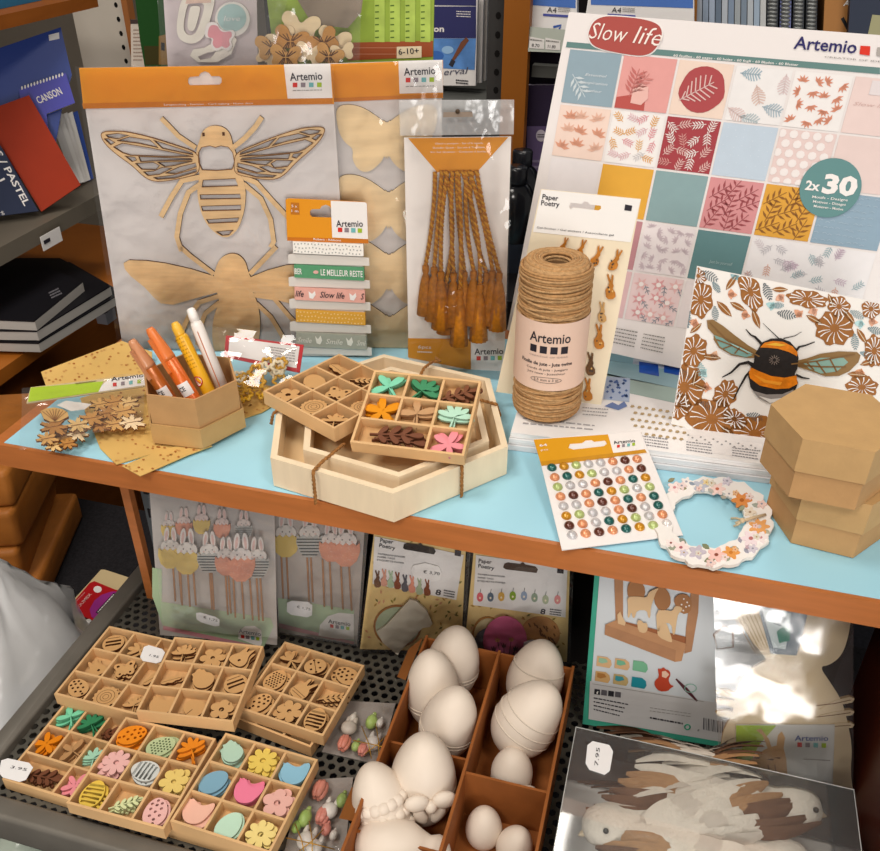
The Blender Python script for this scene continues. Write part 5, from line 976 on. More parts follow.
def fuzz(mb, path, r=.0014):
    for ph in (0, PI):
        hx = []
        for i in range(len(path)-1):
            a, b = Vector(path[i]), Vector(path[i+1]); dd = (b-a).normalized(); n1 = dd.cross(Vector((.3, .2, 1))).normalized(); n2 = dd.cross(n1); st = max(2, int((b-a).length/.0012))
            for j in range(st): p = a.lerp(b, j/st); t = (i*9+j)*.9+ph; hx.append(p+(n1*math.cos(t)+n2*math.sin(t))*r*.5)
        mb.tube(hx, r*.75, TWN, 5)
for P in ([drop(313, 474.5, .0315), drop(313, 474.5, .0315, .030), wp(313.5, 471, .0325), wp(322, 462, .0325), wp(345, 443, .033)], [drop(462, 467.5, .0315), drop(462, 467.5, .0315, .030), wp(461.5, 463, .0325), wp(458, 453, .033)], [wp(468, 398, .0325), wp(480, 400, .0325), wp(496, 404, .0325), wp(500, 416, .010)], [wp(420, 376, .0325), wp(424, 368, .036), wp(432, 362, .0365), wp(440, 361, .033), wp(436, 358, .020)], [wp(271, 424, .020), wp(273, 414, .0325), wp(280, 408, .0325)]):
    mb = MB(); fuzz(mb, P); part('string_length', mb, d)
# tray of plain wood pieces, on the hexagonal tray
SG = .0955; fG = fr3(PZ(263, 391, .0475), PZ(335, 429, .0475), PZ(337, 349, .0475)); 
tray('compartment_tray', 'plain wooden nine-compartment tray of bare cut-outs lying on the hexagonal trays', fG, SG, 3, 3)
GT = 'in the plain tray on the hexagonal trays'
for (i, j, sh, lab, n, r, rot) in ((0, 0, 'flower5', 'bare wood spotted flower', 3, .0115, .2), (1, 0, 'scalloped_disc', 'bare wood scalloped disc', 3, .0125, 0), (2, 0, 'leafy_sprig', 'bare wood slotted sprig', 2, .012, .8), (0, 1, 'egg', 'bare wood smooth egg', 3, .0125, 1.1), (1, 1, 'butterfly', 'bare wood butterfly', 3, .0115, .3), (2, 1, 'scalloped_disc', 'bare wood grooved disc', 2, .011, .4), (0, 2, 'wavy_leaf', 'bare wood wavy leaf', 3, .0125, -.3), (1, 2, 'branch', 'bare wood twig', 3, .012, .6)):
    cu, cv = cell(SG, i, j); pile(fG, .014, cu, cv, r, sh, '', n, rot, f'{lab} {GT}', True)
# tray of coloured felt-like leaves lying over it
fH_ = fr3(PZ(350, 442, .047), PZ(464, 456, .047), PZ(364, 369, .0725)); SH_ = (PZ(464, 456, .047)-PZ(350, 442, .047)).length; DH_ = (PZ(364, 369, .0725)-PZ(350, 442, .047)).length
tray('compartment_tray', 'pale wooden tray of coloured leaves and flowers tilted over the plain tray', fH_, SH_, 3, 3, {(0, 0)}, .013, DH_, us=[SH_*.335, SH_*.66])
HT = 'in the tilted tray on the hexagonal trays'
for (u, v, sh, c, lab, n, r, rot) in ((.17, .84, 'leaf_trio', '7fd0ae', 'mint green leaf trio', 3, .0155, .3), (.5, .83, 'leafy_sprig', '3f8a60', 'dark green leafy sprig', 3, .0155, -.5), (.83, .83, 'oak_sprig', '7a4a30', 'brown lobed sprig', 3, .0150, .5), (.17, .5, 'lily', 'e08f0a', 'orange lily flower', 3, .0155, .2), (.5, .5, 'leaf_trio', 'c0956a', 'tan leaf trio', 3, .0155, -.2), (.83, .5, 'leafy_sprig', 'b5dcc6', 'pale mint leafy sprig', 3, .0155, 0), (.37, .17, 'oak_sprig', '74452e', 'dark brown leafy branch', 3, .0185, .1), (.84, .17, 'lily', 'e98f98', 'pink lily flower', 3, .0145, 1.0)):
    pile(fH_, .013, u*SH_, v*DH_, r, sh, c, n, rot, f'{lab} {HT}', False, .12)
# ------------------------------------------------------------------ pens in an open hexagonal box
oP, RP, aP = hexfit((147, 397), (195, 402), (236, 380), .055); fP_ = Fr((oP.x, oP.y, SH+.004), (math.cos(aP), math.sin(aP), 0), (-math.sin(aP), math.cos(aP), 0))
d = thing('hexagonal_pen_box', 'open hexagonal kraft box holding pens and standing in its own lid', 'box', fP_)
mb = MB(); shell(mb, .0462, .0015, .051, .002, KRAFT); part('box_base', mb, d)
mb = MB(); shell(mb, .049, 0, .021, .0018, M('bd9661', .65, .05, 60, None, 0, .1, 400)); part('lid', mb, d)
def pen(label, top, rim, r, body, cap_c, kind, dz):
    e = PZ(*rim, .055); t = PY(*top, e.y+dz); ax = (t-e).normalized(); bot = e-ax*((e.z-SH-.012)/max(.2, ax.z)); L = (t-bot).length
    z = ax; x = Vector((0, -1, 0)); x = (x-z*x.dot(z)).normalized(); y = z.cross(x); f = Fr(bot, x, y); d = thing('paint_marker', label, 'pen', f)
    if kind == 'marker':
        mb = MB(); mb.lathe([(r*.8, 0), (r, .004), (r, L*.70)], body, 18); part('barrel', mb, d)
        mb = MB(); mb.lathe([(r*1.02, L*.70), (r*1.02, L*.73), (r*.92, L*.80), (r*.62, L*.97), (r*.45, L)], cap_c, 18); part('cap', mb, d)
        mb = MB(); mb.box((r*.9, -.0012, L*.60), (r*1.35, .0012, L*.92), cap_c); part('clip', mb, d)
        mb = MB(); wb = lambda p: (r*1.012*math.cos(p[0]/r), r*1.012*math.sin(p[0]/r), p[1]+0*p[2])
        vs = [wb((-.003+.0015*i, zz, 0)) for zz in (L*.36, L*.48) for i in range(9)]; mb.add(vs, [(i, i+1, 10+i, 9+i) for i in range(8)], PAPER); mb.textl('CE', -.0024, L*.41, .006, .0045, INK, 0, .02, 0, 0, lambda p: (r*1.03*math.cos(p[0]/r), r*1.03*math.sin(p[0]/r), p[1])); part('sticker', mb, d, 'white CE label')
    elif kind == 'yellow':
        mb = MB(); mb.lathe([(r*.8, 0), (r, .004), (r, L*.84), (r*.85, L*.87)], body, 18); part('barrel', mb, d)
        mb = MB(); mb.lathe([(r*.7, L*.87), (r*.8, L*.88), (r*.75, L*.95), (r*.5, L*.995), (.001, L)], cap_c, 16); part('cap', mb, d)
        mb = MB(); W3_ = lambda p: (r*1.03*math.cos(p[0]/r), r*1.03*math.sin(p[0]/r), p[1])
        for k in range(9): mb.textl('mmm ll nn m l'[k % 4:8+k % 4], -.006, L*.56+k*.0036, .011, .0016, M('8a5a10', .5), 0, .01, 0, 0, W3_)
        n_ = 20; ring = [W3_((-.001+.0046*math.cos(2*PI*k/n_), L*.44+.0046*math.sin(2*PI*k/n_), 0)) for k in range(n_)]; mb.tube(ring, .0005, RED, 5, closed=True); mb.tube([W3_((-.001-.0032, L*.44+.0032, 0)), W3_((-.001, L*.44, 0)), W3_((-.001+.0032, L*.44-.0032, 0))], .0004, RED, 5)
        mb.add([W3_((-.001+.0042*math.cos(2*PI*k/n_), L*.44+.0042*math.sin(2*PI*k/n_), 0)) for k in range(n_)], [tuple(range(n_))], PAPER); part('print', mb, d)
    else:
        mb = MB(); mb.lathe([(r*.8, 0), (r, .004), (r, L*.30)], M('b9793f', .3, 0, 40, None, .3), 18); part('grip', mb, d, 'copper coloured grip')
        mb = MB(); mb.lathe([(r*.94, L*.30), (r*.94, L*.84), (r*.8, L*.88)], body, 18); part('barrel', mb, d)
        mb = MB(); mb.lathe([(r*.72, L*.88), (r*.72, L*.94), (r*.6, L*.99), (r*.3, L)], cap_c, 16); part('cap', mb, d)
        mb = MB(); W3_ = lambda p: (r*1.02*math.cos(p[0]/r), r*1.02*math.sin(p[0]/r), p[1])
        for k in range(2): mb.add([W3_((-.0042+k*.0062, zz, 0)) for zz in (L*.30, L*.8)]+[W3_((-.0034+k*.0062, zz, 0)) for zz in (L*.8, L*.30)], [(0, 1, 2, 3)], M('b9683a', .5))
        for k in range(9): mb.add([W3_((-.002, L*.22+k*.0012, 0)), W3_((.005, L*.22+k*.0012, 0)), W3_((.005, L*.22+k*.0012+.0006, 0)), W3_((-.002, L*.22+k*.0012+.0006, 0))], [(0, 1, 2, 3)], INK)
        part('print', mb, d)
pen('copper brown marker in the hexagonal pen box, leaning outermost', (131, 340), (160, 384), .0066, M('a8581c', .3, 0, 40, None, .2), M('c98a62', .25), 'marker', .0)
pen('bright orange marker in the hexagonal pen box', (149, 328), (184, 384), .0068, M('d0601a', .3, 0, 40, None, .15), M('e07a3c', .25), 'marker', .004)
pen('yellow glue pen with a red ring mark in the hexagonal box', (174, 322), (200, 374), .0062, M('e3a91c', .3), M('e9b53a', .3), 'yellow', .012)
pen('white barrelled pen with copper stripes in the hexagonal box', (190, 308), (216, 372), .0062, M('e9e2dc', .35), M('f0ebe6', .4), 'white', .016)
# ------------------------------------------------------------------ spotted kraft paper sheets
KY = M('d9b168', .6, .04, 30)
def spots(mb, fr, poly_px, n, seed, w):
    rnd = random.Random(seed); xs = [p[0] for p in poly_px]; ys = [p[1] for p in poly_px]; k = 0; it = 0
    def inside(x, y):
        c = False
        for i in range(len(poly_px)):
            (x1, y1), (x2, y2) = poly_px[i], poly_px[i-1]
            if (y1 > y) != (y2 > y) and x < (x2-x1)*(y-y1)/(y2-y1)+x1: c = not c
        return c
    while k < n and it < 3000:
        it += 1; x, y = rnd.uniform(min(xs), max(xs)), rnd.uniform(min(ys), max(ys))
        if inside(x-2, y) and inside(x+2, y): mb.poly(fr.P([(x+1.4*math.cos(a), y+.9*math.sin(a)) for a in (0, 1, 2, 3.1, 4.2, 5.2)], w), w, M(rnd.choice(['b3743c', 'c08a4a', 'a9672f', 'c9985a']), .6)); k += 1
fky = flat(PZ(46, 384, .001)); qa = [(41, 372), (122, 341), (152, 352), (152, 380), (46, 386)]
def tilted(p0, p1, p2, z0, z1, z2): return fr3(PZ(*p0, z0), PZ(*p1, z1), PZ(*p2, z2))
fka = tilted((46, 385), (150, 376), (122, 342), .001, .001, .014)
d = thing('patterned_paper', 'spotted yellow kraft paper fold lying behind the green-topped leaf pack', 'wrapping paper', fka)
mb = MB(); L = fka.P(qa, .001); mb.plate(L, [], 0, .0012, KY, M('cfa863', .7)); spots(mb, fka, qa, 60, 1, .0016); part('paper_fold', mb, d)
fkb = flat(PZ(115, 464, .0008)); qb = [(80, 398), (150, 378), (200, 400), (204, 446), (158, 452), (116, 464), (100, 448)]
d = thing('patterned_paper', 'spotted yellow kraft paper spread out under the pen box', 'wrapping paper', fkb)
mb = MB(); mb.plate(fkb.P(qb, .001), [], 0, .001, KY); spots(mb, fkb, qb, 70, 2, .0013); part('paper_fold', mb, d)
qc = [(122, 466), (159, 451), (200, 440), (212, 446), (188, 455), (140, 476)]
mb = MB(); mb.plate(fkb.P(qc, .0022), [], .0016, .0024, KY); spots(mb, fkb, qc, 24, 3, .0028); part('paper_fold', mb, d)
fkd = flat(PZ(255, 410, .0008)); qd = [(225, 396), (262, 384), (296, 392), (262, 412), (238, 420)]
d = thing('patterned_paper', 'spotted yellow kraft paper corner showing between pen box and wooden trays', 'wrapping paper', fkd)
mb = MB(); mb.plate(fkd.P(qd, .001), [], 0, .001, KY); spots(mb, fkd, qd, 26, 5, .0013); part('paper_fold', mb, d)
# ------------------------------------------------------------------ pack of wooden leaves with green header
zl = zt(20, 360, 5.867)
fl_ = tilted((25, 461), (148, 432), (27, 403), .0045, .0045, .022)
d = thing('wooden_leaf_pack', 'clear pack of wooden leaves and a shell under a lime green header', 'craft pack', fl_)
mb = MB(); w_ = .004; mb.plate(fl_.P([zl(38, 252), zl(62, 160), zl(735, 82), zl(748, 152)], w_), [], w_-.0012, w_, M('cdb98e', .6)); mb.poly(fl_.P([zl(48, 246), zl(460, 186), zl(490, 125), zl(62, 162)], w_+.0004), w_+.0004, LIME)
mb.poly(fl_.P([zl(460, 187), zl(744, 146), zl(735, 84), zl(560, 104), zl(510, 122), zl(480, 148)], w_+.0004), w_+.0004, PAPER); logo(mb, fl_, zl(535, 124), zl(725, 98), 6.4, zl(545, 134), zl(735, 110), 3.6, w_+.0009)
mb.poly(fl_.P([zl(320, 135), zl(450, 120), zl(440, 126), zl(330, 141)], w_+.0009), w_+.0009, M('8a7a3a', .6)); part('header_card', mb, d)
LW_ = [M('d0a15e', .6, .1, 60), M('c08c4a', .6, .1, 60), M('dcb87c', .6, .08, 60), M('b07c40', .6, .1, 60)]
rnd = random.Random(11)
def leafshape(n_, px_, py_, s, a):
    P = []
    for k in range(56):
        t = 2*PI*k/56; r_ = s*(.45+.62*abs(math.cos(3.5*t))**1.3)*(1 if k % 2 else .8)*(1.1 if abs(t-PI) > 2.4 else .95); P.append(zl(px_+r_*math.cos(t+a), py_+.62*r_*math.sin(t+a)))
    return P
kk = 0
for (x, y, s, a) in ((470, 270, 70, .2), (560, 255, 78, .8), (640, 260, 66, 1.2), (520, 320, 84, .4), (600, 310, 80, .1), (420, 350, 80, .7), (340, 390, 78, .3), (200, 400, 90, .9), (160, 470, 70, .2), (250, 455, 86, .5), (340, 440, 72, 1.1), (470, 395, 66, .4), (560, 385, 70, .9), (655, 375, 80, .3), (200, 510, 60, .8), (280, 500, 56, .2)):
    mb = MB(); w_ = .0012+.0011*(kk % 9); P = fl_.P(leafshape(9, x, y, s, a), w_); mb.plate(P, [], w_, w_+.0022, LW_[kk % 4] if kk not in (10, 13) else PLYL, M('7a4a22', .8)); c = fl_.px(*zl(x, y), w_)
    mb.stroke([fl_.px(*zl(x-s*.5, y+s*.1), w_), fl_.px(*zl(x+s*.6, y-s*.1), w_)], .0009, w_+.0024, None, M('7a4a22', .8)); part('wooden_leaf', mb, d); kk += 1
mb = MB(); w_ = .012; P = [(120, 300), (150, 285), (200, 278), (250, 288), (280, 308), (285, 330), (230, 360), (180, 362), (140, 345)]; mb.plate(fl_.P([zl(*p) for p in P], w_), [], w_-.003, w_, M('cfa564', .6), M('7a4a22', .8))
for k in range(8): mb.stroke(fl_.P([zl(205, 358), zl(132+k*20, 296+abs(k-3.5)*5-12)], w_+.0003), .0007, w_+.0003, None, M('8a5a2a', .8))
part('wooden_shell', mb, d, 'ribbed wooden shell')
mb = MB(); mb.poly(fl_.P([zl(215, 265), zl(270, 238), zl(420, 258), zl(380, 290), zl(300, 300)], .0135), .0135, M('dcd6d2', .3)); part('paper_slip', mb, d, 'white slip of paper')
mb = MB(); mb.sheet(fl_.P([zl(38, 250), zl(750, 150), zl(735, 440), zl(20, 600)]), .0165, CRISP, 22, .004, 34, 8); part('clear_bag', mb, d)
# ------------------------------------------------------------------ pack of gold rings
zg = zt(70, 180, 3.143)
fg = tilted((232, 400), (290, 398), (222, 352), .004, .004, .036)
d = thing('gold_flower_pack', 'crinkled clear bag of gold flower rings with a red bordered label', 'craft pack', fg)
mb = MB(); w_ = .004; q = [zg(490, 488), zg(735, 518), zg(722, 606), zg(484, 556)]; mb.plate(fg.P(q, w_), [], w_-.001, w_, M('b6232a', .45)); mb.poly(fg.P([bil(q, .05, .08), bil(q, .95, .08), bil(q, .95, .86), bil(q, .05, .86)], w_+.0004), w_+.0004, M('d5cfcd', .3))
lines(mb, fg, [bil(q, .55, .2), bil(q, .92, .2), bil(q, .92, .7), bil(q, .55, .7)], 5, w_+.0008, GREY, .4, 3); part('label_card', mb, d)
GL = M('cf9c1c', .35, .15, 200)
for k in range(22):
    rnd2 = random.Random(k+50); x, y = 590+rnd2.uniform(-70, 75), 622+rnd2.uniform(-52, 60); w_ = .003+.012*rnd2.random(); mb = MB(); cx, cy = fg.px(*zg(x, y), w_); r_ = .0058
    mb.tube([(cx+r_*(1+.22*math.cos(6*t))*math.cos(t), cy+r_*(1+.22*math.cos(6*t))*math.sin(t), w_+.0025*math.sin(t+k)) for t in [2*PI*j/36 for j in range(36)]], .0015, GL if k % 4 else M('e9dcc0', .5), 6, closed=True); part('flower_ring', mb, d)
mb = MB(); mb.sheet(fg.P([(221, 335), (303, 344), (296, 398), (228, 404)]), .0185, CLEAR, 18, .003, 40, 12); part('clear_bag', mb, d)
# ------------------------------------------------------------------ lower shelf: compartment trays
ZL = -.25
S5 = .093
def lowfr(fl_px, z, ang): return flat(PZ(*fl_px, z), ang)
def lowtray(nm, fl_px, z, ang, skip=(), label='', under=False, group=None):
    f = lowfr(fl_px, z, ang); tray('compartment_tray', label, f, S5, 3, 3, skip); return f
fA = lowfr((54, 694), -.2205, 0); tray('compartment_tray', 'plain wooden tray of bare cut-outs against the metal side rail', fA, S5, 3, 3)
tray('compartment_tray', 'wooden tray hidden beneath the plain tray at the metal side rail', fA.shift(.002, .001, -.0145).rot(.01), S5, 3, 3)
fB = lowfr((136, 711), -.206, 8); tray('compartment_tray', 'plain wooden tray of bare cut-outs lying on top of its neighbours', fB, S5, 3, 3)
fC = lowfr((238, 708), -.2205, -5); tray('compartment_tray', 'plain wooden tray of dark edged cut-outs beside the bouquet packs', fC, S5*.97, 3, 3)
tray('compartment_tray', 'wooden tray underneath the plain tray of dark edged cut-outs', fC.shift(-.014, -.001, -.0145).rot(-.05), S5, 3, 3)
fD = lowfr((2, 779), -.2355, -1.5); tray('compartment_tray', 'tray of bright leaves and flowers at the corner of the metal rails', fD, .0775, 3, 3, {(0, 0)}, D=.0925)
fE = lowfr((66, 803), -.2205, .5); tray('compartment_tray', 'tray of pastel eggs and flowers overlapping the bright leaf tray', fE, S5, 3, 3)
fF = lowfr((170, 821), -.2205, -2.2); tray('compartment_tray', 'tray of pastel hens and blue eggs at the front rail', fF, S5, 3, 3)
tray('compartment_tray', 'wooden tray underneath the pastel hen tray at the front rail', fF.shift(-.006, .001, -.0145).rot(.03), S5, 3, 3)
tray('compartment_tray', 'wooden tray propping up the pastel egg tray', fE.shift(.032, .01, -.0146), S5*.62, 2, 2, D=S5*.9)
def fill(f, S, items, where, nat):
    for it in items:
        i, j, sh, c, lab, n, r, rot = it; cu, cv = cell(S, i, j); pile(f, .014, cu, cv, r, sh, c, n, rot, f'{lab} {where}', nat, .16)
fill(fA, S5, [(0, 0, 'dotted_egg', '', 'bare wood dotted egg', 3, .0115, 1.0), (1, 0, 'scalloped_disc', '', 'bare wood scalloped disc', 3, .0125, 0), (2, 0, 'leafy_sprig', '', 'bare wood sprig', 2, .011, .5), (0, 1, 'rabbit', '', 'bare wood seated rabbit', 2, .011, .9), (1, 1, 'butterfly', '', 'bare wood pierced butterfly', 3, .011, .6), (2, 1, 'wavy_leaf', '', 'bare wood wavy leaf', 3, .012, .9), (0, 2, 'banded_disc', '', 'bare wood banded disc', 3, .0115, .5), (1, 2, 'tulip', '', 'bare wood tulip', 3, .0125, 1.6)], 'in the tray against the side rail', True)
fill(fB, S5, [(0, 0, 'hen', '', 'bare wood hen', 2, .012, .1), (1, 0, 'apple', '', 'bare wood apple', 2, .012, 2.6), (2, 0, 'flower5', '', 'bare wood round petal flower', 4, .011, .3), (0, 1, 'wavy_leaf', '', 'bare wood small leaf', 2, .010, .4), (1, 1, 'chick', '', 'bare wood chick', 3, .0125, .2), (2, 1, 'banded_disc', '', 'bare wood banded disc', 3, .012, .6), (0, 2, 'leafy_sprig', '', 'bare wood sprig', 3, .012, .3), (1, 2, 'flower', '', 'bare wood six petal flower', 3, .0125, .2), (2, 2, 'rabbit', '', 'bare wood rabbit', 4, .012, -.5)], 'in the topmost plain tray', True)
fill(fC, S5*.97, [(0, 0, 'dotted_egg', '', 'bare wood spotted egg', 3, .012, -.5), (1, 0, 'flower', '', 'bare wood six petal flower', 4, .0125, 0), (2, 0, 'striped_egg', '', 'bare wood slatted egg', 4, .0125, .1), (0, 1, 'mesh_egg', '', 'bare wood honeycomb egg', 3, .0125, -.2), (1, 1, 'bunny_egg', '', 'bare wood bunny in an egg', 4, .0125, -.4), (2, 1, 'branch', '', 'bare wood leafy branch', 3, .0125, .5), (0, 2, 'tulip', '', 'bare wood tulip', 3, .0125, .9), (1, 2, 'ladybird', '', 'bare wood ladybird', 4, .0115, .6), (2, 2, 'dotted_egg', '', 'bare wood large spotted egg', 3, .0125, 1.2)], 'in the tray beside the bouquets', True)
for (u, v, sh, c, lab, n, r, rot) in ((.17, .84, 'leaf_trio', '79cfa8', 'mint green leaf trio', 4, .0145, .3), (.5, .83, 'leafy_sprig', '2f7f55', 'dark green leafy sprig', 4, .0145, 1.0), (.8, .83, 'oak_sprig', '6e4028', 'brown lobed sprig', 3, .0135, .5), (.17, .5, 'lily', 'e0820a', 'orange lily flower', 4, .0145, .5), (.5, .5, 'leaf_trio', 'b58a5c', 'tan leaf trio', 3, .0145, .9), (.8, .5, 'leafy_sprig', 'a5d6bc', 'pale mint leafy sprig', 3, .0135, .5), (.36, .17, 'oak_sprig', '70432c', 'dark brown leafy branch', 3, .0165, .1), (.82, .17, 'lily', 'e88f98', 'pink lily flower', 3, .0130, 1.0)):
    pile(fD, .014, u*.0775, v*.0925, r*.86, sh, c, n, rot, f'{lab} in the bright tray at the rail corner', False, .12)
fill(fE, S5, [(0, 0, 'striped_egg', 'dfbe4e', 'yellow striped egg', 3, .0125, .1), (1, 0, 'branch', 'd3d9a4', 'pale green branch', 4, .0125, .6), (2, 0, 'dotted_egg', 'e5b3ad', 'pale pink dotted egg', 4, .0125, .3), (0, 1, 'flower8', 'e6b3ad', 'pale pink flower', 4, .0125, .2), (1, 1, 'striped_egg', 'cfd3d0', 'pale grey striped egg', 3, .0125, 1.5), (2, 1, 'flower', 'e3c672', 'pale yellow flower', 4, .0125, .4), (0, 2, 'dotted_egg', 'e98a1a', 'orange dotted egg', 4, .0125, -1.0), (1, 2, 'mesh_egg', 'b7c79a', 'sage green pierced egg', 3, .0125, -.9), (2, 2, 'leafy_sprig', 'e2861c', 'orange leafy sprig', 4, .0125, .8)], 'in the pastel egg tray', False)
fill(fF, S5, [(0, 0, 'hen', 'ecb9a4', 'peach hen', 3, .0125, .1), (1, 0, 'egg', 'bfe0c9', 'mint green egg', 3, .0125, -.2), (2, 0, 'flower8', 'ecd588', 'pale yellow flower', 4, .0125, .3), (0, 1, 'egg', '7fabc2', 'dusty blue egg', 3, .0125, -.6), (1, 1, 'hen', 'ee7f9d', 'bright pink hen', 4, .0120, .0), (2, 1, 'flower5', 'e6b2a6', 'pale pink ring flower', 4, .0130, .5), (0, 2, 'chick', 'b3d2bd', 'pale green chick', 4, .0115, .2), (1, 2, 'flower8', 'e6c860', 'yellow eight petal flower', 4, .0130, .1), (2, 2, 'hen', '8ec0d8', 'sky blue hen', 3, .0125, .3)], 'in the hen and blue egg tray', False)
# paper price stickers
def sticker(label, q, f, w, txt, p0, p1, cap, octa=True):
    mb = MB(); P = q
    if octa and len(q) == 4:
        P = []
        for i in range(4): P += [lp(q[i], q[i-1], .18), lp(q[i], q[(i+1) % 4], .18)]
    mb.plate(f.P(P, w), [], w-.0004, w, M('eceaea', .5))
    if txt: mb.text(f, txt, p0, p1, cap, INK, w+.0003)
    return solo('price_sticker', mb, f, label, 'price sticker') if label else mb
sticker('white price sticker on the plain tray by the side rail', [(145, 644), (166, 650), (160, 664), (139, 660)], fA, .0012, '1.95', (149, 656), (158, 658), 2.5)
sticker('white price sticker on the bright leaf tray at the rail corner', [(2, 757), (35, 764), (24, 783), (-2, 776)], fD, .0012, '3.95', (10, 768), (26, 771), 2.8)
# film over the hen tray
# ------------------------------------------------------------------ bouquet packs
zb5 = zt(220, 610, 3.531)
def bouquet(label, c_px, z, items, q, seed):
    f = flat(PZ(*c_px, z), 0); d = thing('tulip_bouquet_pack', label, 'craft pack', f)
    mb = MB(); mb.plate(f.P([zb5(*p) for p in q], .001), [], .0, .001, M('958d87', .4)); part('backing_card', mb, d)
    for k, (x, y, c, kind, s) in enumerate(items):
        mb = MB(); p = Vector((*f.px(*zb5(x, y), .009), .009)); m_ = M(c, .4); 
        if kind == 'tulip':
            for a in range(5):
                t = a*2*PI/5; mb.ball(p+Vector((.0026*s*math.cos(t), .0045*s, .0026*s*math.sin(t))), (.0032*s, .0075*s, .0026*s), m_, 10)
            part('tulip_head', mb, d)
        elif kind == 'bud':
            mb.ball(p, (.0042*s, .006*s, .0042*s), m_, 12); mb.ball(p+Vector((0, .006*s, 0)), (.0018*s, .0028*s, .0018*s), m_, 8); part('bud', mb, d)
        else:
            mb.ball(p, (.0065*s, .0065*s, .0045*s), m_, 14); mb.ball(p+Vector((.003*s, .006*s, 0)), (.002*s, .0055*s, .002*s), m_, 8); mb.ball(p+Vector((-.003*s, .006*s, 0)), (.002*s, .0055*s, .002*s), m_, 8); part('rabbit_head', mb, d)
    GT_ = M('c9962a', .35, 0, 40, None, .5); rnd = random.Random(seed); cx, cy = items[len(items)//2][0], items[len(items)//2][1]
    mb = MB(); K = lambda x, y, w_: (*f.px(*zb5(x, y), w_), w_)
    for (a, b) in (((-40, -60), (-5, 55)), ((-70, -10), (100, 30)), ((10, -70), (20, 70)), ((-30, 40), (60, -40))): mb.tube([K(cx+a[0], cy+a[1], .014), K(cx+(a[0]+b[0])*.5+6, cy+(a[1]+b[1])*.5, .019), K(cx+b[0], cy+b[1], .014)], .0005, GT_, 5)
    part('gold_cord', mb, d, 'gold tie cord')
    mb = MB(); mb.sheet(f.P([zb5(*p) for p in q], .0205), .0205, CLEAR, 14, .003, 40, seed); part('clear_wrap', mb, d)
bouquet('clear pack of pink and green tulip heads beside the hen tray', (318, 800), ZL+.001, [(345, 655, 'dd8f7d', 'tulip', 1.25), (430, 672, '9fb96a', 'bud', 1.2), (300, 735, '9cba62', 'bud', 1.4), (385, 708, 'ddd7d0', 'rabbit', 1.2), (355, 745, 'd98a7c', 'tulip', 1.1), (305, 815, 'd9d3cc', 'rabbit', 1.3), (375, 775, 'd98a7c', 'bud', 1.0), (400, 795, 'd9d3cc', 'bud', .8), (270, 765, '8fb052', 'bud', 1.0), (330, 840, 'd9d3cc', 'rabbit', 1.2)], [(290, 600), (470, 590), (440, 860), (225, 860)], 3)
bouquet('clear pack of tulip heads and rabbits between plain tray and egg carton', (365, 735), ZL+.001, [(455, 415, 'cfc4b8', 'rabbit', 1.2), (535, 395, 'a9c46a', 'bud', 1.35), (480, 480, 'a3bd6c', 'bud', 1.0), (432, 485, 'dc8874', 'tulip', 1.1), (540, 470, 'd6d0cb', 'rabbit', 1.2), (500, 505, 'd98a7c', 'tulip', .9), (565, 400, 'ddd7d0', 'bud', .9), (470, 380, 'd6cfc4', 'bud', .8)], [(440, 320), (620, 330), (560, 545), (360, 500)], 5)
# ------------------------------------------------------------------ cardboard egg carton and ceramic eggs
CB = M('935628', .7, .1, 40, None, 0, .1, 300); CBE = M('8a5426', .8)
fc = Fr((-.181, .30, SH+ZL+.0005), (1, 0, 0), (0, 1, 0)); d = thing('divided_carton', 'brown cardboard carton with dividers holding white ceramic eggs', 'carton', fc)
Hc = .060; L_ = .292; W_c = .148
mb = MB(); mb.box((0, 0, 0), (W_c, L_, .002), CB); part('bottom', mb, d)
for x, nm in ((0, 'side_panel'), (.0735, 'divider'), (W_c-.0025, 'side_panel')):
    mb = MB(); mb.box((x, 0, .002), (x+.0025, L_, Hc), CB); part(nm, mb, d)
for y in (0, L_-.0025):
    mb = MB(); mb.box((.0025, y, .002), (W_c-.0025, y+.0025, Hc-.003 if y else .03), CB); part('end_panel', mb, d)
for x, y, h in ((.0025, .170, .05), (.076, .152, .058), (.0025, .085, .045)):
    mb = MB(); mb.box((x, y, .002), (x+.0705, y+.0022, h), CB); part('divider', mb, d)
mb = MB(); mb.add([(-.002, L_-.06, Hc), (-.014, L_-.050, Hc-.010), (-.014, L_-.014, Hc-.010), (-.002, L_-.004, Hc)], [(0, 1, 2, 3)], CBE); part('flap', mb, d); mb = MB(); mb.add([(-.001, .09, Hc-.01), (-.017, .095, Hc-.02), (-.017, .125, Hc-.02), (-.001, .128, Hc-.01)], [(0, 1, 2, 3)], CBE); part('flap', mb, d)
CER = M('e0d2c3', .45, .03, 30, None, 0, .05, 300); CERL = M('cfc2b2', .5)
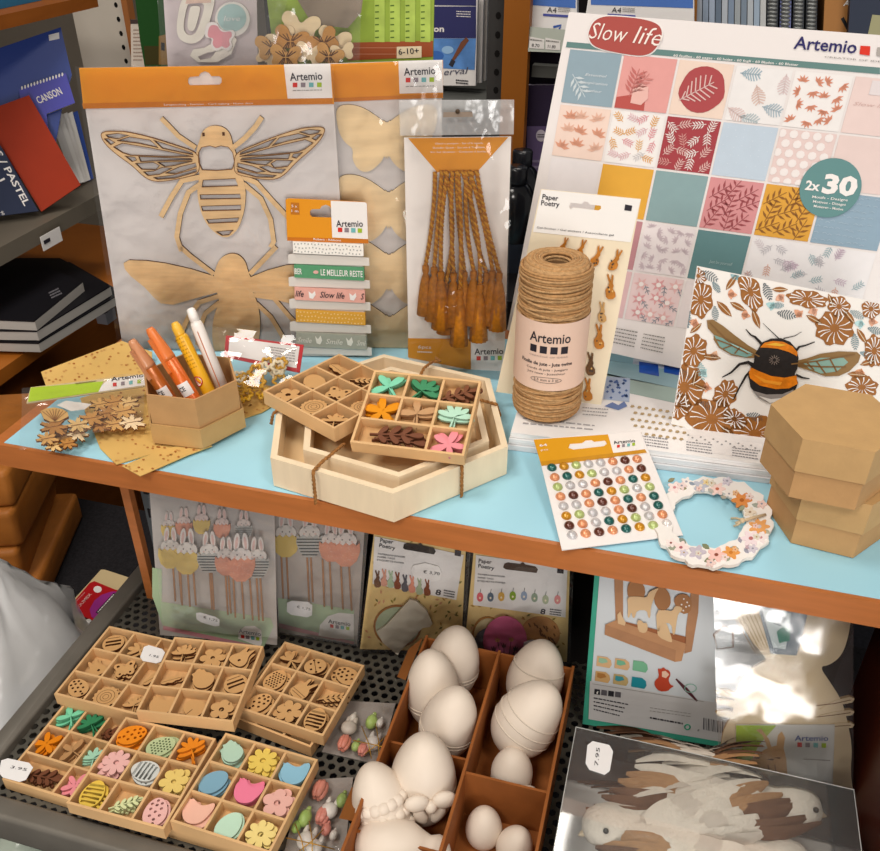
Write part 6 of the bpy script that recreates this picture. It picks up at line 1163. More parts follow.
def egg(label, c_px, z, r, h, tilt, az, band=True, extra=None):
    """egg of radius r, length h, its axis tilted away from upright"""
    p = PZ(*c_px, z); ax = Vector((math.sin(tilt)*math.cos(az), math.sin(tilt)*math.sin(az), math.cos(tilt)))
    x = Vector((0, -1, 0)); x = (x-ax*x.dot(ax)).normalized(); y = ax.cross(x); f = Fr(p, x, y)
    d = thing('ceramic_egg', label, 'ceramic egg', f); prof = []; N = 22
    for k in range(N+1):
        t = -PI/2+PI*k/N; s_ = math.sin(t); rr = r*math.cos(t)*(1-.13*s_); prof.append((max(rr, .0004), h/2*s_))
    mb = MB(); mb.lathe(prof, CER, 36); part('body', mb, d)
    if band:
        mb = MB()
        for zz in ((-.06, -.11) if band is True else band):
            t = math.asin(zz*2); rr = r*math.cos(t)*(1-.13*math.sin(t)); mb.tube([(rr*math.cos(a), rr*math.sin(a), h*zz) for a in [2*PI*k/40 for k in range(40)]], .0007, CERL, 5, closed=True)
        part('ribbed_band', mb, d)
    if extra: extra(d, r, h)
    return d
def bow(s=1., ang=0., zz=0.):
    def fn(d, r, h):
        mb = MB(); a = -.25+ang; c = Vector((r*math.cos(a), r*math.sin(a), zz*h)); e = Vector((-math.sin(a), math.cos(a), 0)); up = Vector((0, 0, 1)); n_ = Vector((math.cos(a), math.sin(a), 0))
        for sg in (-1, 1):
            mb.ball(c+e*sg*.009*s+up*.003*s+n_*.001, (.0045*s, .0085*s, .006*s), CER, 12, Matrix((n_, e, up)).transposed())
            mb.ball(c+e*sg*.006*s-up*.008*s+n_*.0005, (.0022*s, .0045*s, .008*s), CER, 10, Matrix((n_, (e*1+up*.5*sg*-1).normalized(), (up-e*.5*sg*-1).normalized())).transposed())
        mb.ball(c+n_*.003, .0042*s, CER, 12); part('bow', mb, d)
    return fn
def scallop(d, r, h):
    mb = MB()
    for row in range(3):
        for k in range(7):
            a = -.9+k*.32+row*.16; zz = (.10-row*.14)*h; t = math.asin(max(-.95, min(.95, zz*2/h))); rr = r*math.cos(t)*(1-.13*math.sin(t)); mb.ball((rr*.82*math.cos(a+.6), rr*.82*math.sin(a+.6), zz), (.0070, .0070, .0062), CER, 14)
    part('scalloped_relief', mb, d)
egg('large white ceramic egg furthest back in the carton column beside the bouquets', (453, 662), -.205, .026, .080, .25, 1.2)
egg('large white ceramic egg second from the back beside the bouquets', (433, 688), -.203, .0255, .080, .30, 2.0, (-.14, -.19))
egg('large white ceramic egg midway along the carton, leaning toward the divider', (449, 722), -.204, .0255, .078, .30, .7)
egg('large white ceramic egg with a moulded bow', (423, 778), -.206, .0285, .090, .22, 1.6, (-.02, -.07), bow(1.3, .75, -.02))
egg('white ceramic egg with scalloped relief at the carton corner', (382, 806), -.212, .025, .078, .55, 2.4, None, scallop)
egg('large white ceramic egg behind its twin by the card packs', (536, 676), -.206, .027, .076, .4, 1.2, (.15,))
egg('large white ceramic egg with diagonal bands', (528, 718), -.203, .029, .082, .55, .6, (.12, .0, -.12))
egg('small white ceramic egg with a bow at its base', (512, 770), -.225, .0185, .044, .2, 1.6, (-.2,), bow(1.0, .75, -.25))
egg('small plain white egg in the divided front compartment', (484, 827), -.232, .0155, .041, .15, 1.6, None)
egg('tiny plain white egg nearest the clear dove box', (515, 845), -.234, .0150, .037, .3, .5, None)
# reclining ceramic piece
p = PZ(398, 846, -.218); f = Fr(p, (1, .15, 0), (-.15, 1, 0)); mb = MB()
prof = [(.001, -.036), (.012, -.033), (.019, -.022), (.022, -.006), (.020, .010), (.0135, .021), (.011, .026), (.0125, .033), (.010, .040), (.001, .0435)]
mb.lathe(prof, CER, 28, (0, 0, 0), Matrix(((0, 0, 1), (1, 0, 0), (0, 1, 0))))
d = thing('ceramic_egg', 'long white ceramic piece lying across the carton below the bow egg', 'ceramic figure', f); part('body', mb, d)
d = MB(); L = [(512, 812), (527, 812), (529, 836), (518, 838)]; ff = flat(PZ(520, 825, -.2475), 0); d.plate(ff.P(L, 0), [], -.0004, 0, M('bcaea4', .6)); solo('paper_scrap', d, ff, 'grey paper scrap under the small eggs in the carton', 'paper scrap')
# ------------------------------------------------------------------ bunny topper packs
zt5 = zt(140, 490, 3.667)
YB = M('d9ba5c', .6); CB_ = M('d78e70', .6, .12, 700); STK = M('a9713d', .6)
def toppers(fr, d, items, w0):
    for k, (x, y, s, kind, sticks, tone) in enumerate(items):
        mb = MB(); w_ = w0+.0012*k; z = zt5; BW = M(tone, .6)
        P = lambda L, ww: fr.P([z(x+a*s, y+b*s) for a, b in L], ww)
        for sg in (-1, 1):
            ear = [(sg*16+11*math.cos(t)-0+sg*3*math.sin(t), -58+34*math.sin(t)) for t in [2*PI*i/20 for i in range(20)]]; ein = [(sg*16+5.5*math.cos(t)+sg*3*math.sin(t), -56+23*math.sin(t)) for t in [2*PI*i/16 for i in range(16)]]
            mb.plate(P(ear, w_), [], w_-.001, w_, BW, M('c9bfb8', .7)); mb.poly(P(ein, w_+.0003), w_+.0003, M('d9b3ad', .6))
        mb.plate(P([(40*math.cos(t), -8+30*math.sin(t)) for t in [2*PI*i/24 for i in range(24)]], w_), [], w_-.001, w_, BW, M('c9bfb8', .7))
        for ex in (-14, 14): mb.poly(P(circ(ex, -12, 2.6, 2.6, 8), w_+.0004), w_+.0004, INK)
        mb.poly(P([(-3, -5), (3, -5), (0, -1)], w_+.0004), w_+.0004, M('5a4038', .6)); mb.poly(P(circ(-22, -4, 4, 3, 8), w_+.0004), w_+.0004, M('e3b9ae', .6)); mb.poly(P(circ(22, -4, 4, 3, 8), w_+.0004), w_+.0004, M('e3b9ae', .6))
        cup = [(-50, 0), (-38, 10), (-25, 0), (-12, 10), (0, 0), (12, 10), (25, 0), (38, 10), (50, 0), (52, 30), (40, 66), (16, 86), (-16, 86), (-40, 66), (-52, 30)]
        m_ = {'y': YB, 'c': CB_, 's': M('b9b9b4', .6)}[kind]; mb.plate(P(cup, w_+.0006), [], w_-.001, w_+.0006, m_)
        if kind == 's':
            for j in range(6): yy = 14+j*12; hw = 50-max(0, (yy-30))*.45; mb.poly(P([(-hw, yy+5), (hw, yy+5), (hw, yy), (-hw, yy)], w_+.001), w_+.001, M('3e4346', .6))
        if kind == 'c':
            rnd = random.Random(k)
            for j in range(40): a, b = rnd.uniform(-38, 38), rnd.uniform(14, 66); mb.poly(P(circ(a, b, 1.5, 1.5, 5), w_+.001), w_+.001, M('e6bda8', .6))
        o = part('bunny_topper', mb, d)
        for dx, ly in sticks:
            mb = MB(); a = fr.px(*z(x+dx*s, y+80*s), w_); b = fr.px(*z(x+dx*s*1.06+ly*.02, ly), w_); mb.tube([(a[0], a[1], w_-.0016), (b[0], b[1], w_-.0016)], .0011, STK, 6); part('stick', mb, o)
f1 = lean((160, 636), ZL+.002, 8, 3, (270, 645), ZL+.002); f1 = lean((160, 636), ZL+.002, 8, 4); f1.vmax = .2235; f1.vmin = .0
d = thing('bunny_topper_pack', 'clear pack of bunny egg picks on sticks nearest the wooden shelf leg', 'craft pack', f1)
mb = MB(); mb.plate(f1.P([(148, 470), (274, 490), (277, 645), (160, 635)], -.0005), [], -.0015, -.0005, M('b9b2ad', .5)); mb.poly(f1.P([zt5(45, 390), zt5(85, 500), zt5(450, 585), zt5(490, 500), zt5(480, 470), zt5(80, 410), zt5(80, 290), zt5(45, 285)], 0), 0, M('a9bf9b', .5)); mb.poly(f1.P([zt5(85, 512), zt5(450, 590), zt5(450, 575), zt5(85, 497)], .0003), .0003, M('c98a92', .5))
P = [zt5(360, 545), zt5(362, 518), zt5(385, 500), zt5(420, 498), zt5(445, 515), zt5(448, 560), zt5(440, 575)]; mb.poly(f1.P(P, .0004), .0004, PAPER); logo(mb, f1, zt5(362, 524), zt5(444, 536), 5, zt5(370, 530), zt5(444, 541), 3.4, .0008); part('backing_card', mb, d)
toppers(f1, d, [(105, 130, .55, 'y', (), 'cfc4bf'), (160, 120, .6, 'c', (), 'd6c2bc'), (225, 110, .6, 'y', (), 'd6c2bc'), (300, 125, .6, 'c', (), 'd6c2bc'), (380, 130, .6, 's', (), 'd6c8c2'), (110, 215, .85, 'y', ((10, 410), (35, 415)), 'ddd6d0'), (172, 228, .95, 'y', ((-28, 425), (0, 430), (22, 425)), 'e3ddd8'), (253, 230, .85, 's', ((0, 440), (8, 442)), 'e3ddd8'), (315, 245, .8, 'c', ((-5, 460), (8, 455)), 'ddd6d0'), (430, 250, .85, 's', ((-6, 480), (10, 482)), 'd9d2cc'), (370, 250, 1.0, 'c', ((-30, 470), (0, 475), (30, 480)), 'e3ddd8')], .0012)
mb = sticker(None, [zt5(205, 445), zt5(292, 470), zt5(290, 505), zt5(208, 480)], f1, .0135, '€ 1,75', zt5(232, 470), zt5(284, 484), 2.8); part('price_label', mb, d, 'white price label')
mb = MB(); mb.sheet(f1.P([zt5(28, 15), zt5(492, 92), zt5(506, 545), zt5(85, 505)], .0175), .0175, HAZY, 18, .0015, 30, 3); part('clear_bag', mb, d)
f2 = lean((279, 640), ZL+.002, 8, 4).shift(0, 0, -.012); f2.vmax = .2235; f2.vmin = .0
d = thing('bunny_topper_pack', 'clear pack of bunny egg picks on sticks next to the yellow card packs', 'craft pack', f2)
mb = MB(); mb.plate(f2.P([(270, 490), (366, 505), (357, 648), (279, 632)], -.0005), [], -.0015, -.0005, M('b3aaa4', .5)); mb.poly(f2.P([zt5(505, 395), zt5(510, 500), zt5(785, 568), zt5(785, 440)], 0), 0, M('a9bf9b', .5)); mb.poly(f2.P([zt5(510, 505), zt5(785, 572), zt5(785, 556), zt5(510, 488)], .0003), .0003, M('c98a92', .5))
mb.poly(f2.P([zt5(655, 535), zt5(660, 495), zt5(690, 462), zt5(730, 450), zt5(784, 455), zt5(784, 548), zt5(720, 545)], .0004), .0004, PAPER); logo(mb, f2, zt5(690, 488), zt5(772, 500), 5, zt5(697, 492), zt5(775, 503), 3.4, .0008); part('backing_card', mb, d)
toppers(f2, d, [(535, 165, .95, 'y', ((-20, 400), (0, 402)), 'ddd6d0'), (622, 165, .95, 's', ((-12, 410), (2, 412)), 'ddd6d0'), (700, 190, .85, 'c', ((-38, 430), (-8, 440)), 'ddd6d0'), (755, 195, 1.0, 'c', ((-20, 440), (10, 445)), 'e0d9d3')], .0012)
mb = sticker(None, [zt5(540, 405), zt5(632, 412), zt5(630, 470), zt5(538, 455)], f2, .008, '€ 1,75', zt5(575, 432), zt5(625, 442), 2.8); part('price_label', mb, d, 'white price label')
mb = MB(); mb.sheet(f2.P([zt5(496, 92), zt5(838, 155), zt5(800, 575), zt5(508, 525)], .0105), .0105, HAZY, 16, .0012, 30, 6); part('clear_bag', mb, d)
# ------------------------------------------------------------------ paper tag packs
zy = zt(360, 530, 4.0)
YP = M('dcbf82', .55, .05, 30)
def sprinkle(mb, fr, q, n, seed, w):
    rnd = random.Random(seed)
    for k in range(n):
        s_, t_ = rnd.random(), rnd.random(); p = bil(q, .03+.94*s_, .03+.94*t_); a = rnd.uniform(0, 6)
        mb.poly(fr.P([(p[0]+2.6*math.cos(a), p[1]+2.6*math.sin(a)), (p[0]+1.1*math.cos(a+1.5), p[1]+1.1*math.sin(a+1.5)), (p[0]-2.2*math.cos(a), p[1]-2.2*math.sin(a)), (p[0]+1.1*math.cos(a-1.5), p[1]+1.1*math.sin(a-1.5))], w), w, M(rnd.choice(['8a7a34', '6d6a30', 'a9823a', 'c98f6a']), .6))
def tagpack(label, bl, br, q, hq, seed, yaw):
    f = lean(bl, ZL+.002, 9, yaw); f.vmax = .224; f.vmin = .0; d = thing('paper_tag_pack', label, 'craft pack', f); mb = MB(); mb.plate(f.P(q), [], -.0015, 0, YP); sprinkle(mb, f, q, 95, seed, .0004); mb.poly(f.P(hq, .0008), .0008, M('dfdbd9', .5)); return f, d, mb
q = [(375, 525), (466, 546), (461, 652), (360, 649)]
fx, d, mb = tagpack('yellow patterned pack of rabbit paper tags with a price label', (360, 652), None, q, [zy(58, 25), zy(415, 100), zy(385, 280), zy(50, 215)], 4, 14)
mb.text(fx, 'Paper', zy(80, 48), zy(132, 56), 4.6, INK, .0012, .015); mb.text(fx, 'Poetry', zy(76, 68), zy(140, 80), 4.6, INK, .0012, .015)
for j, t in enumerate(('PAPIERANHANGER', 'PAPER TAGS', 'ETIQUETTE PAPIER')): mb.text(fx, t, zy(72-j*2, 98+j*12), zy([180, 140, 176][j], [112, 118, 136][j]+j*0), 1.9, INK, .0012, .01)
mb.poly(fx.P([zy(172, 72), zy(176, 56), zy(190, 52), zy(232, 58), zy(242, 50), zy(252, 62), zy(296, 72), zy(303, 86), zy(296, 98), zy(180, 78)], .0012), .0012, M('231d1c', .6)); mb.poly(fx.P([zy(378, 102), zy(403, 106), zy(405, 84), zy(380, 80)], .0012), .0012, INK)
for x, y, c in ((70, 205, '6b4a35'), (97, 200, 'd49a86'), (123, 206, 'a9bfa0'), (150, 212, '8a4a2c'), (180, 222, '5a5a62'), (208, 226, 'd98f78'), (238, 234, 'a5b394'), (269, 238, '7d4226')): rabbit(mb, fx, *zy(x, y-8), 1.55, M(c, .6), 0, .0013)
mb.text(fx, '8', zy(300, 258), zy(322, 262), 6.6, INK, .0012, .02); lines(mb, fx, [zy(336, 236), zy(380, 244), zy(378, 274), zy(334, 266)], 3, .0012, INK, .5, 2); part('backing_card', mb, d)
mb = MB(); mb.plate(fx.P([zy(150+92*math.cos(t)*1.05, 385+85*math.sin(t)) for t in [2*PI*k/30 for k in range(30)]], .0012), [], .0006, .0014, M('a06a35', .6)); mb.poly(fx.P([zy(150+84*math.cos(t)*1.05, 385+77*math.sin(t)) for t in [2*PI*k/30 for k in range(30)]], .0018), .0018, M('a9b59a', .6)); part('round_tag', mb, d)
mb = MB(); mb.plate(fx.P([zy(68, 405), zy(100, 385), zy(200, 278), zy(225, 285), zy(268, 325), zy(290, 375), zy(280, 388), zy(250, 392), zy(165, 480), zy(150, 500), zy(90, 450)], .006), [], .003, .006, M('d0c8b9', .6), M('b9b0a0', .6)); part('paper_tag', mb, d, 'off-white rabbit shaped paper tag')
mb = MB(); mb.plate(fx.P([zy(204, 160), zy(212, 142), zy(260, 132), zy(315, 146), zy(328, 172), zy(320, 200), zy(270, 212), zy(215, 190)], .0022), [], .0014, .0022, M('e6e2df', .4)); mb.text(fx, '€ 3,70', zy(252, 172), zy(318, 182), 3.6, INK, .0026); part('price_label', mb, d)
mb = MB(); mb.sheet(fx.P([(374, 524), (470, 546), (465, 654), (357, 652)], .0085), .0085, CLEAR, 12, .001, 40, 3); mb.sheet(fx.P([zy(428, 88), zy(442, 90), zy(424, 325), zy(412, 322)], .009), .009, CRISP, 8, .003, 90, 2); part('clear_bag', mb, d)
q = [(474, 548), (570, 567), (567, 662), (464, 652)]
fx, d, mb = tagpack('yellow patterned pack of pink egg paper tags with painted egg row', (465, 656), None, q, [zy(464, 100), zy(830, 150), zy(822, 350), zy(452, 300)], 9, 10)
mb.text(fx, 'Paper', zy(474, 130), zy(526, 136), 4.6, INK, .0012, .015); mb.text(fx, 'Poetry', zy(472, 150), zy(536, 160), 4.6, INK, .0012, .015)
for j, t in enumerate(('PAPIERANHANGER', 'PAPER TAGS', 'ETIQUETTE PAPIER')): mb.text(fx, t, zy(472-j, 180+j*13), zy([580, 534, 582][j], [190, 199, 215][j]), 1.9, INK, .0012, .01)
mb.poly(fx.P([zy(572, 150), zy(578, 134), zy(592, 130), zy(640, 136), zy(652, 128), zy(662, 138), zy(702, 146), zy(712, 158), zy(706, 172), zy(584, 158)], .0012), .0012, M('4a3a30', .6)); mb.poly(fx.P([zy(788, 172), zy(814, 175), zy(815, 154), zy(790, 151)], .0012), .0012, INK)
for x, y, c in ((480, 270, 'd05a62'), (522, 270, '5d6b7d'), (565, 268, 'd0a24a'), (611, 265, '7a9a1c'), (656, 265, '8a9ab3'), (698, 272, '8a9a86'), (742, 280, 'a9b094'), (790, 280, 'd98a8a')):
    mb.poly(fx.P([zy(x+13*math.cos(t), y+17*math.sin(t)+(0 if math.sin(t) > 0 else -3)) for t in [2*PI*k/14 for k in range(14)]], .0012), .0012, M(c, .6)); mb.stroke(fx.P([zy(x, y-18), zy(x+3, y-34)], .0012), .0005, .0012, None, INK); mb.poly(fx.P(circ(*zy(x, y+2), 1, 1.2, 6), .0016), .0016, M('e9dcc0', .6))
mb.text(fx, '8', zy(720, 335), zy(740, 338), 6.6, INK, .0012, .02); lines(mb, fx, [zy(760, 312), zy(806, 318), zy(804, 346), zy(758, 340)], 3, .0012, INK, .5, 2)
part('backing_card', mb, d)
for nm, cx, cy, rx, ry, c, w_ in (('paper_tag', 510, 420, 62, 70, 'a9773a', .001), ('paper_tag', 512, 422, 56, 64, 'd5c79c', .0018), ('paper_tag', 520, 450, 62, 55, '6d7583', .003), ('paper_tag', 720, 420, 80, 70, 'b98450', .0015), ('paper_tag', 580, 445, 88, 95, 'c9638c', .0055)):
    mb = MB(); mb.plate(fx.P([zy(cx+rx*math.cos(t), cy+ry*math.sin(t)*(1.05 if math.sin(t) < 0 else .95)) for t in [2*PI*k/30 for k in range(30)]], w_), [], w_-.0008, w_, M(c, .6))
    if c == 'b98450':
        rnd = random.Random(2)
        for k in range(26): a, b = rnd.uniform(-50, 60), rnd.uniform(-50, 30); mb.stroke(fx.P([zy(cx+a, cy+b), zy(cx+a+6, cy+b+12)], w_+.0004), .0016, w_+.0004, None, M('6d4424', .6))
    if c == 'c9638c':
        for x, y in ((550, 440), (605, 438), (575, 462), (622, 475), (535, 475)):
            mb.stroke(fx.P([zy(x, y), zy(580+(x-580)*.5, 525)], w_+.0005), .0007, w_+.0005, None, M('5f2a3c', .6)); mb.poly(fx.P([zy(x-11, y-10), zy(x-5, y-2), zy(x, y-11), zy(x+5, y-2), zy(x+11, y-10), zy(x+7, y+8), zy(x-7, y+8)], w_+.0005), w_+.0005, M('6d3040' if y > 450 else 'b98a5a', .6))
    part(nm, mb, d)
mb = MB(); mb.plate(fx.P([zy(655, 450), zy(690, 440), zy(770, 465), zy(772, 500), zy(700, 485), zy(650, 520)], .0075), [], .0065, .0075, M('cfcacc', .5)); part('paper_slip', mb, d)
mb = MB(); mb.sheet(fx.P([(470, 546), (574, 566), (570, 666), (461, 654)], .0088), .0088, CLEAR, 12, .001, 40, 8); part('clear_bag', mb, d)
# ------------------------------------------------------------------ deer kit box
zd = zt(570, 570, 4.481)
fd = lean((583, 724), ZL+.002, 10, 3, (722, 749), ZL+.002); fd = lean((583, 724), ZL+.002, 10, 4); fd.vmax = .219; fd.vmin = .0
d = thing('craft_kit_box', 'white box with a green border picturing a wooden deer scene', 'craft kit box', fd)
q = [(597, 545), (775, 575), (770, 758), (582.5, 724)]
mb = MB(); mb.plate(fd.P(q), [], -.03, 0, M('3f9f86', .45), M('5ab09a', .5)); mb.plate(fd.P([(602, 545), (775, 575), (770, 750), (588.5, 719)], .0004), [], 0, .0006, M('cdd2d6', .4)); w = .001
mb.poly(fd.P([(588.5, 719), (770, 750), (770, 712), (590, 681)], .0009), .0009, M('c6c4c4', .5))
WD = M('ae7f5c', .6, .08, 60); WD2 = M('9a5f3c', .6); WLT = M('d8b68c', .6); 
def pz_(L, m_, ww=.0014): mb.poly(fd.P([zd(*p) for p in (chaikin(L, 1) if len(L) > 6 else L)], ww), ww, m_)
pz_([(197, 0), (238, 0), (238, 240), (205, 250)], WD); pz_([(548, 50), (580, 60), (575, 190), (545, 365), (512, 375), (520, 260)], WD); pz_([(238, 230), (520, 300), (520, 340), (240, 260)], WD2)
pz_([(158, 245), (205, 225), (520, 330), (500, 408), (470, 412), (155, 290)], M('bb8a63', .6, .08, 60), .0017); pz_([(155, 290), (470, 412), (475, 360), (158, 245)], WD, .0019); 
for L in ([(255, 100), (262, 60), (290, 40), (320, 50), (340, 90), (330, 130), (300, 145), (265, 130)], [(370, 100), (390, 75), (425, 80), (450, 110), (452, 160), (420, 185), (385, 170)], [(465, 150), (470, 120), (500, 105), (535, 115), (548, 150), (540, 190), (500, 200)]): pz_(L, M('a5734a', .6), .0020)
for x, y in ((510, 130), (525, 145), (500, 155), (520, 165), (508, 182), (534, 160)): pz_(circ(x, y, 4, 4, 8), PAPER, .0023)
for L in ([(255, 120), (300, 118), (345, 125), (352, 100), (380, 85), (400, 80), (385, 100), (375, 130), (362, 170), (360, 215), (350, 215), (345, 180), (300, 180), (290, 215), (280, 215), (275, 185), (265, 215), (258, 212), (260, 165)], [(385, 180), (430, 180), (460, 185), (470, 160), (500, 165), (505, 180), (485, 195), (478, 230), (470, 290), (460, 290), (455, 240), (410, 235), (400, 275), (390, 275)], [(212, 200), (225, 185), (232, 205), (250, 235), (245, 250), (215, 240)], [(300, 225), (320, 225), (330, 240), (345, 235), (350, 265), (335, 285), (305, 275)], [(390, 270), (410, 240), (430, 235), (440, 255), (460, 320), (450, 325), (395, 300)]): pz_(L, WLT, .0026)
for x, y, c, c2 in ((122, 385, 'cfa87c', '8fb596'), (203, 395, 'cfa87c', '6fae8c'), (284, 405, '74b08c', None), (115, 452, 'c9a06a', 'a9743c'), (196, 465, 'b9a06c', '3a8f98'), (278, 478, '1f8796', None)):
    pz_([(x, y), (x+45, y+6), (x+62, y+20), (x+65, y+40), (x+55, y+55), (x-4, y+44)], M(c, .6))
    if c2: pz_([(x+8, y+8), (x+40, y+14), (x+48, y+28), (x+22, y+34), (x+6, y+28)], M(c2, .6), .0018)
pz_([(392, 440), (405, 445), (420, 435), (428, 445), (445, 450), (452, 470), (440, 490), (450, 515), (468, 520), (450, 530), (440, 543), (400, 545), (378, 520), (380, 495), (400, 480)], M('b5432a', .6)); pz_([(412, 455), (428, 452), (445, 468), (430, 485), (412, 478)], M('e0b9a0', .6), .0018)
mb.stroke(fd.P([zd(475, 488), zd(520, 535), zd(570, 588)], .0014), [.0016, .004, .0018], .0014, None, M('5a3038', .5)); mb.tube([(*fd.px(*zd(540+26*math.cos(t), 530+18*math.sin(t)), .0014), .0014) for t in [2*PI*k/20 for k in range(20)]], .0004, M('8fc2b0', .6), 4, closed=True)
mb.stroke(fd.P([zd(100, 510), zd(600, 590)], .0014), .0005, .0014, None, GREY)
mb.tube([(*fd.px(*zd(x, y), .0014), .0014) for x, y in ((645, 290), (690, 250), (730, 270), (730, 345), (660, 355))], .0009, M('9a7a68', .6), 4, closed=True)
for k in range(4): pz_([(108+k*31, 556+k*4), (134+k*31, 560+k*4), (135+k*31, 536+k*4), (110+k*31, 532+k*4)], M('2b2a30' if k in (0, 2) else '5d5a60', .6))
mb.text(fd, 'f', zd(118, 556), zd(127, 557), 3.6, PAPER, .0018, .03)
for j in range(4): lines(mb, fd, [zd(106, 568+j*17), zd(262-j*12, 598+j*17), zd(262-j*12, 607+j*17), zd(106, 577+j*17)], 1, .0014, INK, .55, j)
lines(mb, fd, [zd(358, 655), zd(505, 682), zd(505, 694), zd(358, 667)], 1, .0014, INK, .6, 8); lines(mb, fd, [zd(358, 612), zd(540, 640), zd(540, 665), zd(358, 640)], 2, .0014, GREY, .2, 9)
mb.tube([(*fd.px(*zd(526+12*math.cos(t), 704+11*math.sin(t)), .0014), .0014) for t in [2*PI*k/16 for k in range(16)]], .0007, M('2f9f7a', .6), 4, closed=True)
for k in range(16): x = 596+k*7; mb.poly(fd.P([zd(x, 715+k*1.4), zd(x+(2 if k % 3 else 4), 715+k*1.4), zd(x+(2 if k % 3 else 4)+2, 662+k*1.4), zd(x+2, 662+k*1.4)], .0014), .0014, INK)
mb.text(fd, '8', zd(570, 722), zd(578, 724), 3, INK, .0014); part('printed_front', mb, d)
# ------------------------------------------------------------------ white wooden rabbit pack
zr2 = zt(690, 580, 3.868)
fr2 = lean((722, 790), ZL+.002, 18, 8); fr2.vmax = .224; fr2.vmin = .0
d = thing('wooden_rabbit_pack', 'large pale wooden rabbit cut-out wrapped in glossy clear film', 'craft pack', fr2)
WW = M('e2cfae', .5, .04, 30)
mb = MB(); w_ = .003
head = [(140, 560), (165, 520), (175, 440), (190, 400), (225, 350), (280, 320), (300, 310), (250, 250), (180, 150), (110, 60), (140, -60), (270, -60), (300, 100), (340, 250), (400, 290), (415, 290), (440, 200), (470, 60), (520, -20), (600, -20), (628, 80), (618, 200), (590, 290), (540, 330), (500, 335), (545, 400), (590, 470), (612, 560), (628, 650), (620, 740), (635, 850), (640, 960), (120, 960), (115, 700), (125, 600)]
mb.plate(fr2.P([zr2(*p) for p in chaikin(head)], w_), [], 0, w_, WW, M('b5966a', .7))
for k, (y0, y1, yb) in enumerate(((425, 440, 455), (460, 470, 480), (505, 512, 520))):
    mb.plate(fr2.P([zr2(190, y0+15), zr2(140, y0), zr2(108, y0+2), zr2(100, y0+10), zr2(112, y0+22), zr2(150, y0+28), zr2(190, y0+40)], w_+.0004), [], 0, w_+.0004, WW, M('b5966a', .7))
    yy = 458+k*44; mb.plate(fr2.P([zr2(500, yy+22+(20 if k == 0 else 0)), zr2(560, yy+8), zr2(620, yy-6+(k*6)), zr2(636, yy+2+k*6), zr2(628, yy+16+k*5), zr2(570, yy+28), zr2(500, yy+42)], w_+.0004), [], 0, w_+.0004, WW, M('b5966a', .7))
    mb.stroke(fr2.P([zr2(490, yy+28), zr2(560, yy+20), zr2(622, yy+6+k*5)], w_+.0008), .0008, w_+.0008, None, M('7d5a3a', .7))
for k in range(9): mb.stroke(fr2.P([zr2(115+k*18, 40), zr2(180+k*16, 160), zr2(255+k*11, 285)], w_+.0004), .0006, w_+.0004, None, M('b5966a', .7))
part('rabbit_cutout', mb, d)
mb = MB(); w2 = .0048; mb.plate(fr2.P([zr2(178, 560), zr2(560, 560), zr2(548, 880), zr2(175, 800)], w2), [], w2-.0008, w2, M('cfcfce', .45)); mb.poly(fr2.P([zr2(178, 770), zr2(205, 770), zr2(265, 640), zr2(335, 562), zr2(178, 562)], w2+.0004), w2+.0004, M('9cba2c', .5))
RBW = M('c59a68', .6)
mb.poly(fr2.P([zr2(212, 740), zr2(230, 700), zr2(265, 670), zr2(300, 650), zr2(280, 600), zr2(255, 580), zr2(275, 575), zr2(305, 615), zr2(315, 645), zr2(335, 640), zr2(340, 600), zr2(355, 585), zr2(368, 610), zr2(362, 650), zr2(372, 690), zr2(380, 790), zr2(215, 775)], w2+.0008), w2+.0008, RBW)
for e in ((265, 688), (345, 688), (318, 694)): mb.poly(fr2.P([zr2(e[0]-22, e[1]), zr2(e[0], e[1]-3), zr2(e[0]+8, e[1]), zr2(e[0], e[1]+4)], w2+.0012), w2+.0012, M('6d4a30', .6))
for x in (302, 328): mb.stroke(fr2.P([zr2(x, 715), zr2(x+4, 740), zr2(x, 750)], w2+.0012), .0009, w2+.0012, None, M('8a6040', .6))
logo(mb, fr2, zr2(405, 622), zr2(535, 622), 6.6, zr2(415, 628), zr2(540, 632), 4.6, w2+.0006, M('3a4a8a', .5)); lines(mb, fr2, [zr2(440, 688), zr2(545, 694), zr2(545, 704), zr2(440, 698)], 1, w2+.0006, GREY, .4, 3)
for k in range(18): x = 420+k*6.3; mb.poly(fr2.P([zr2(x, 835), zr2(x+(2.5 if k % 3 else 4), 835), zr2(x+(2.5 if k % 3 else 4), 780), zr2(x, 780)], w2+.0006), w2+.0006, M('77706d', .6))
part('label_card', mb, d)
mb = MB(); mb.plate(fr2.P([zr2(262, 100), zr2(455, 130), zr2(412, 292), zr2(312, 285)], .0045), [], .0035, .0045, M('5a6a78', .4)); mb.poly(fr2.P([zr2(278, 112), zr2(392, 128), zr2(370, 268), zr2(322, 262)], .0049), .0049, M('b9c6c8', .4)); mb.poly(fr2.P([zr2(320, 130), zr2(350, 118), zr2(372, 150), zr2(352, 180), zr2(322, 170)], .0053), .0053, M('3f5a62', .5)); mb.poly(fr2.P([zr2(335, 200), zr2(360, 180), zr2(388, 190), zr2(385, 235), zr2(345, 245)], .0053), .0053, M('2f7a66', .5)); part('gift_tag', mb, d, 'blue grey tag between the ears')
mb = MB(); mb.sheet(fr2.P([zr2(90, 60), zr2(632, 150), zr2(630, 900), zr2(105, 900)], .010), .010, film_mat('glossy_wrap', (.97, .97, .97), .16, .03, .14, .55, 16), 22, .0035, 18, 7); part('clear_wrap', mb, d)
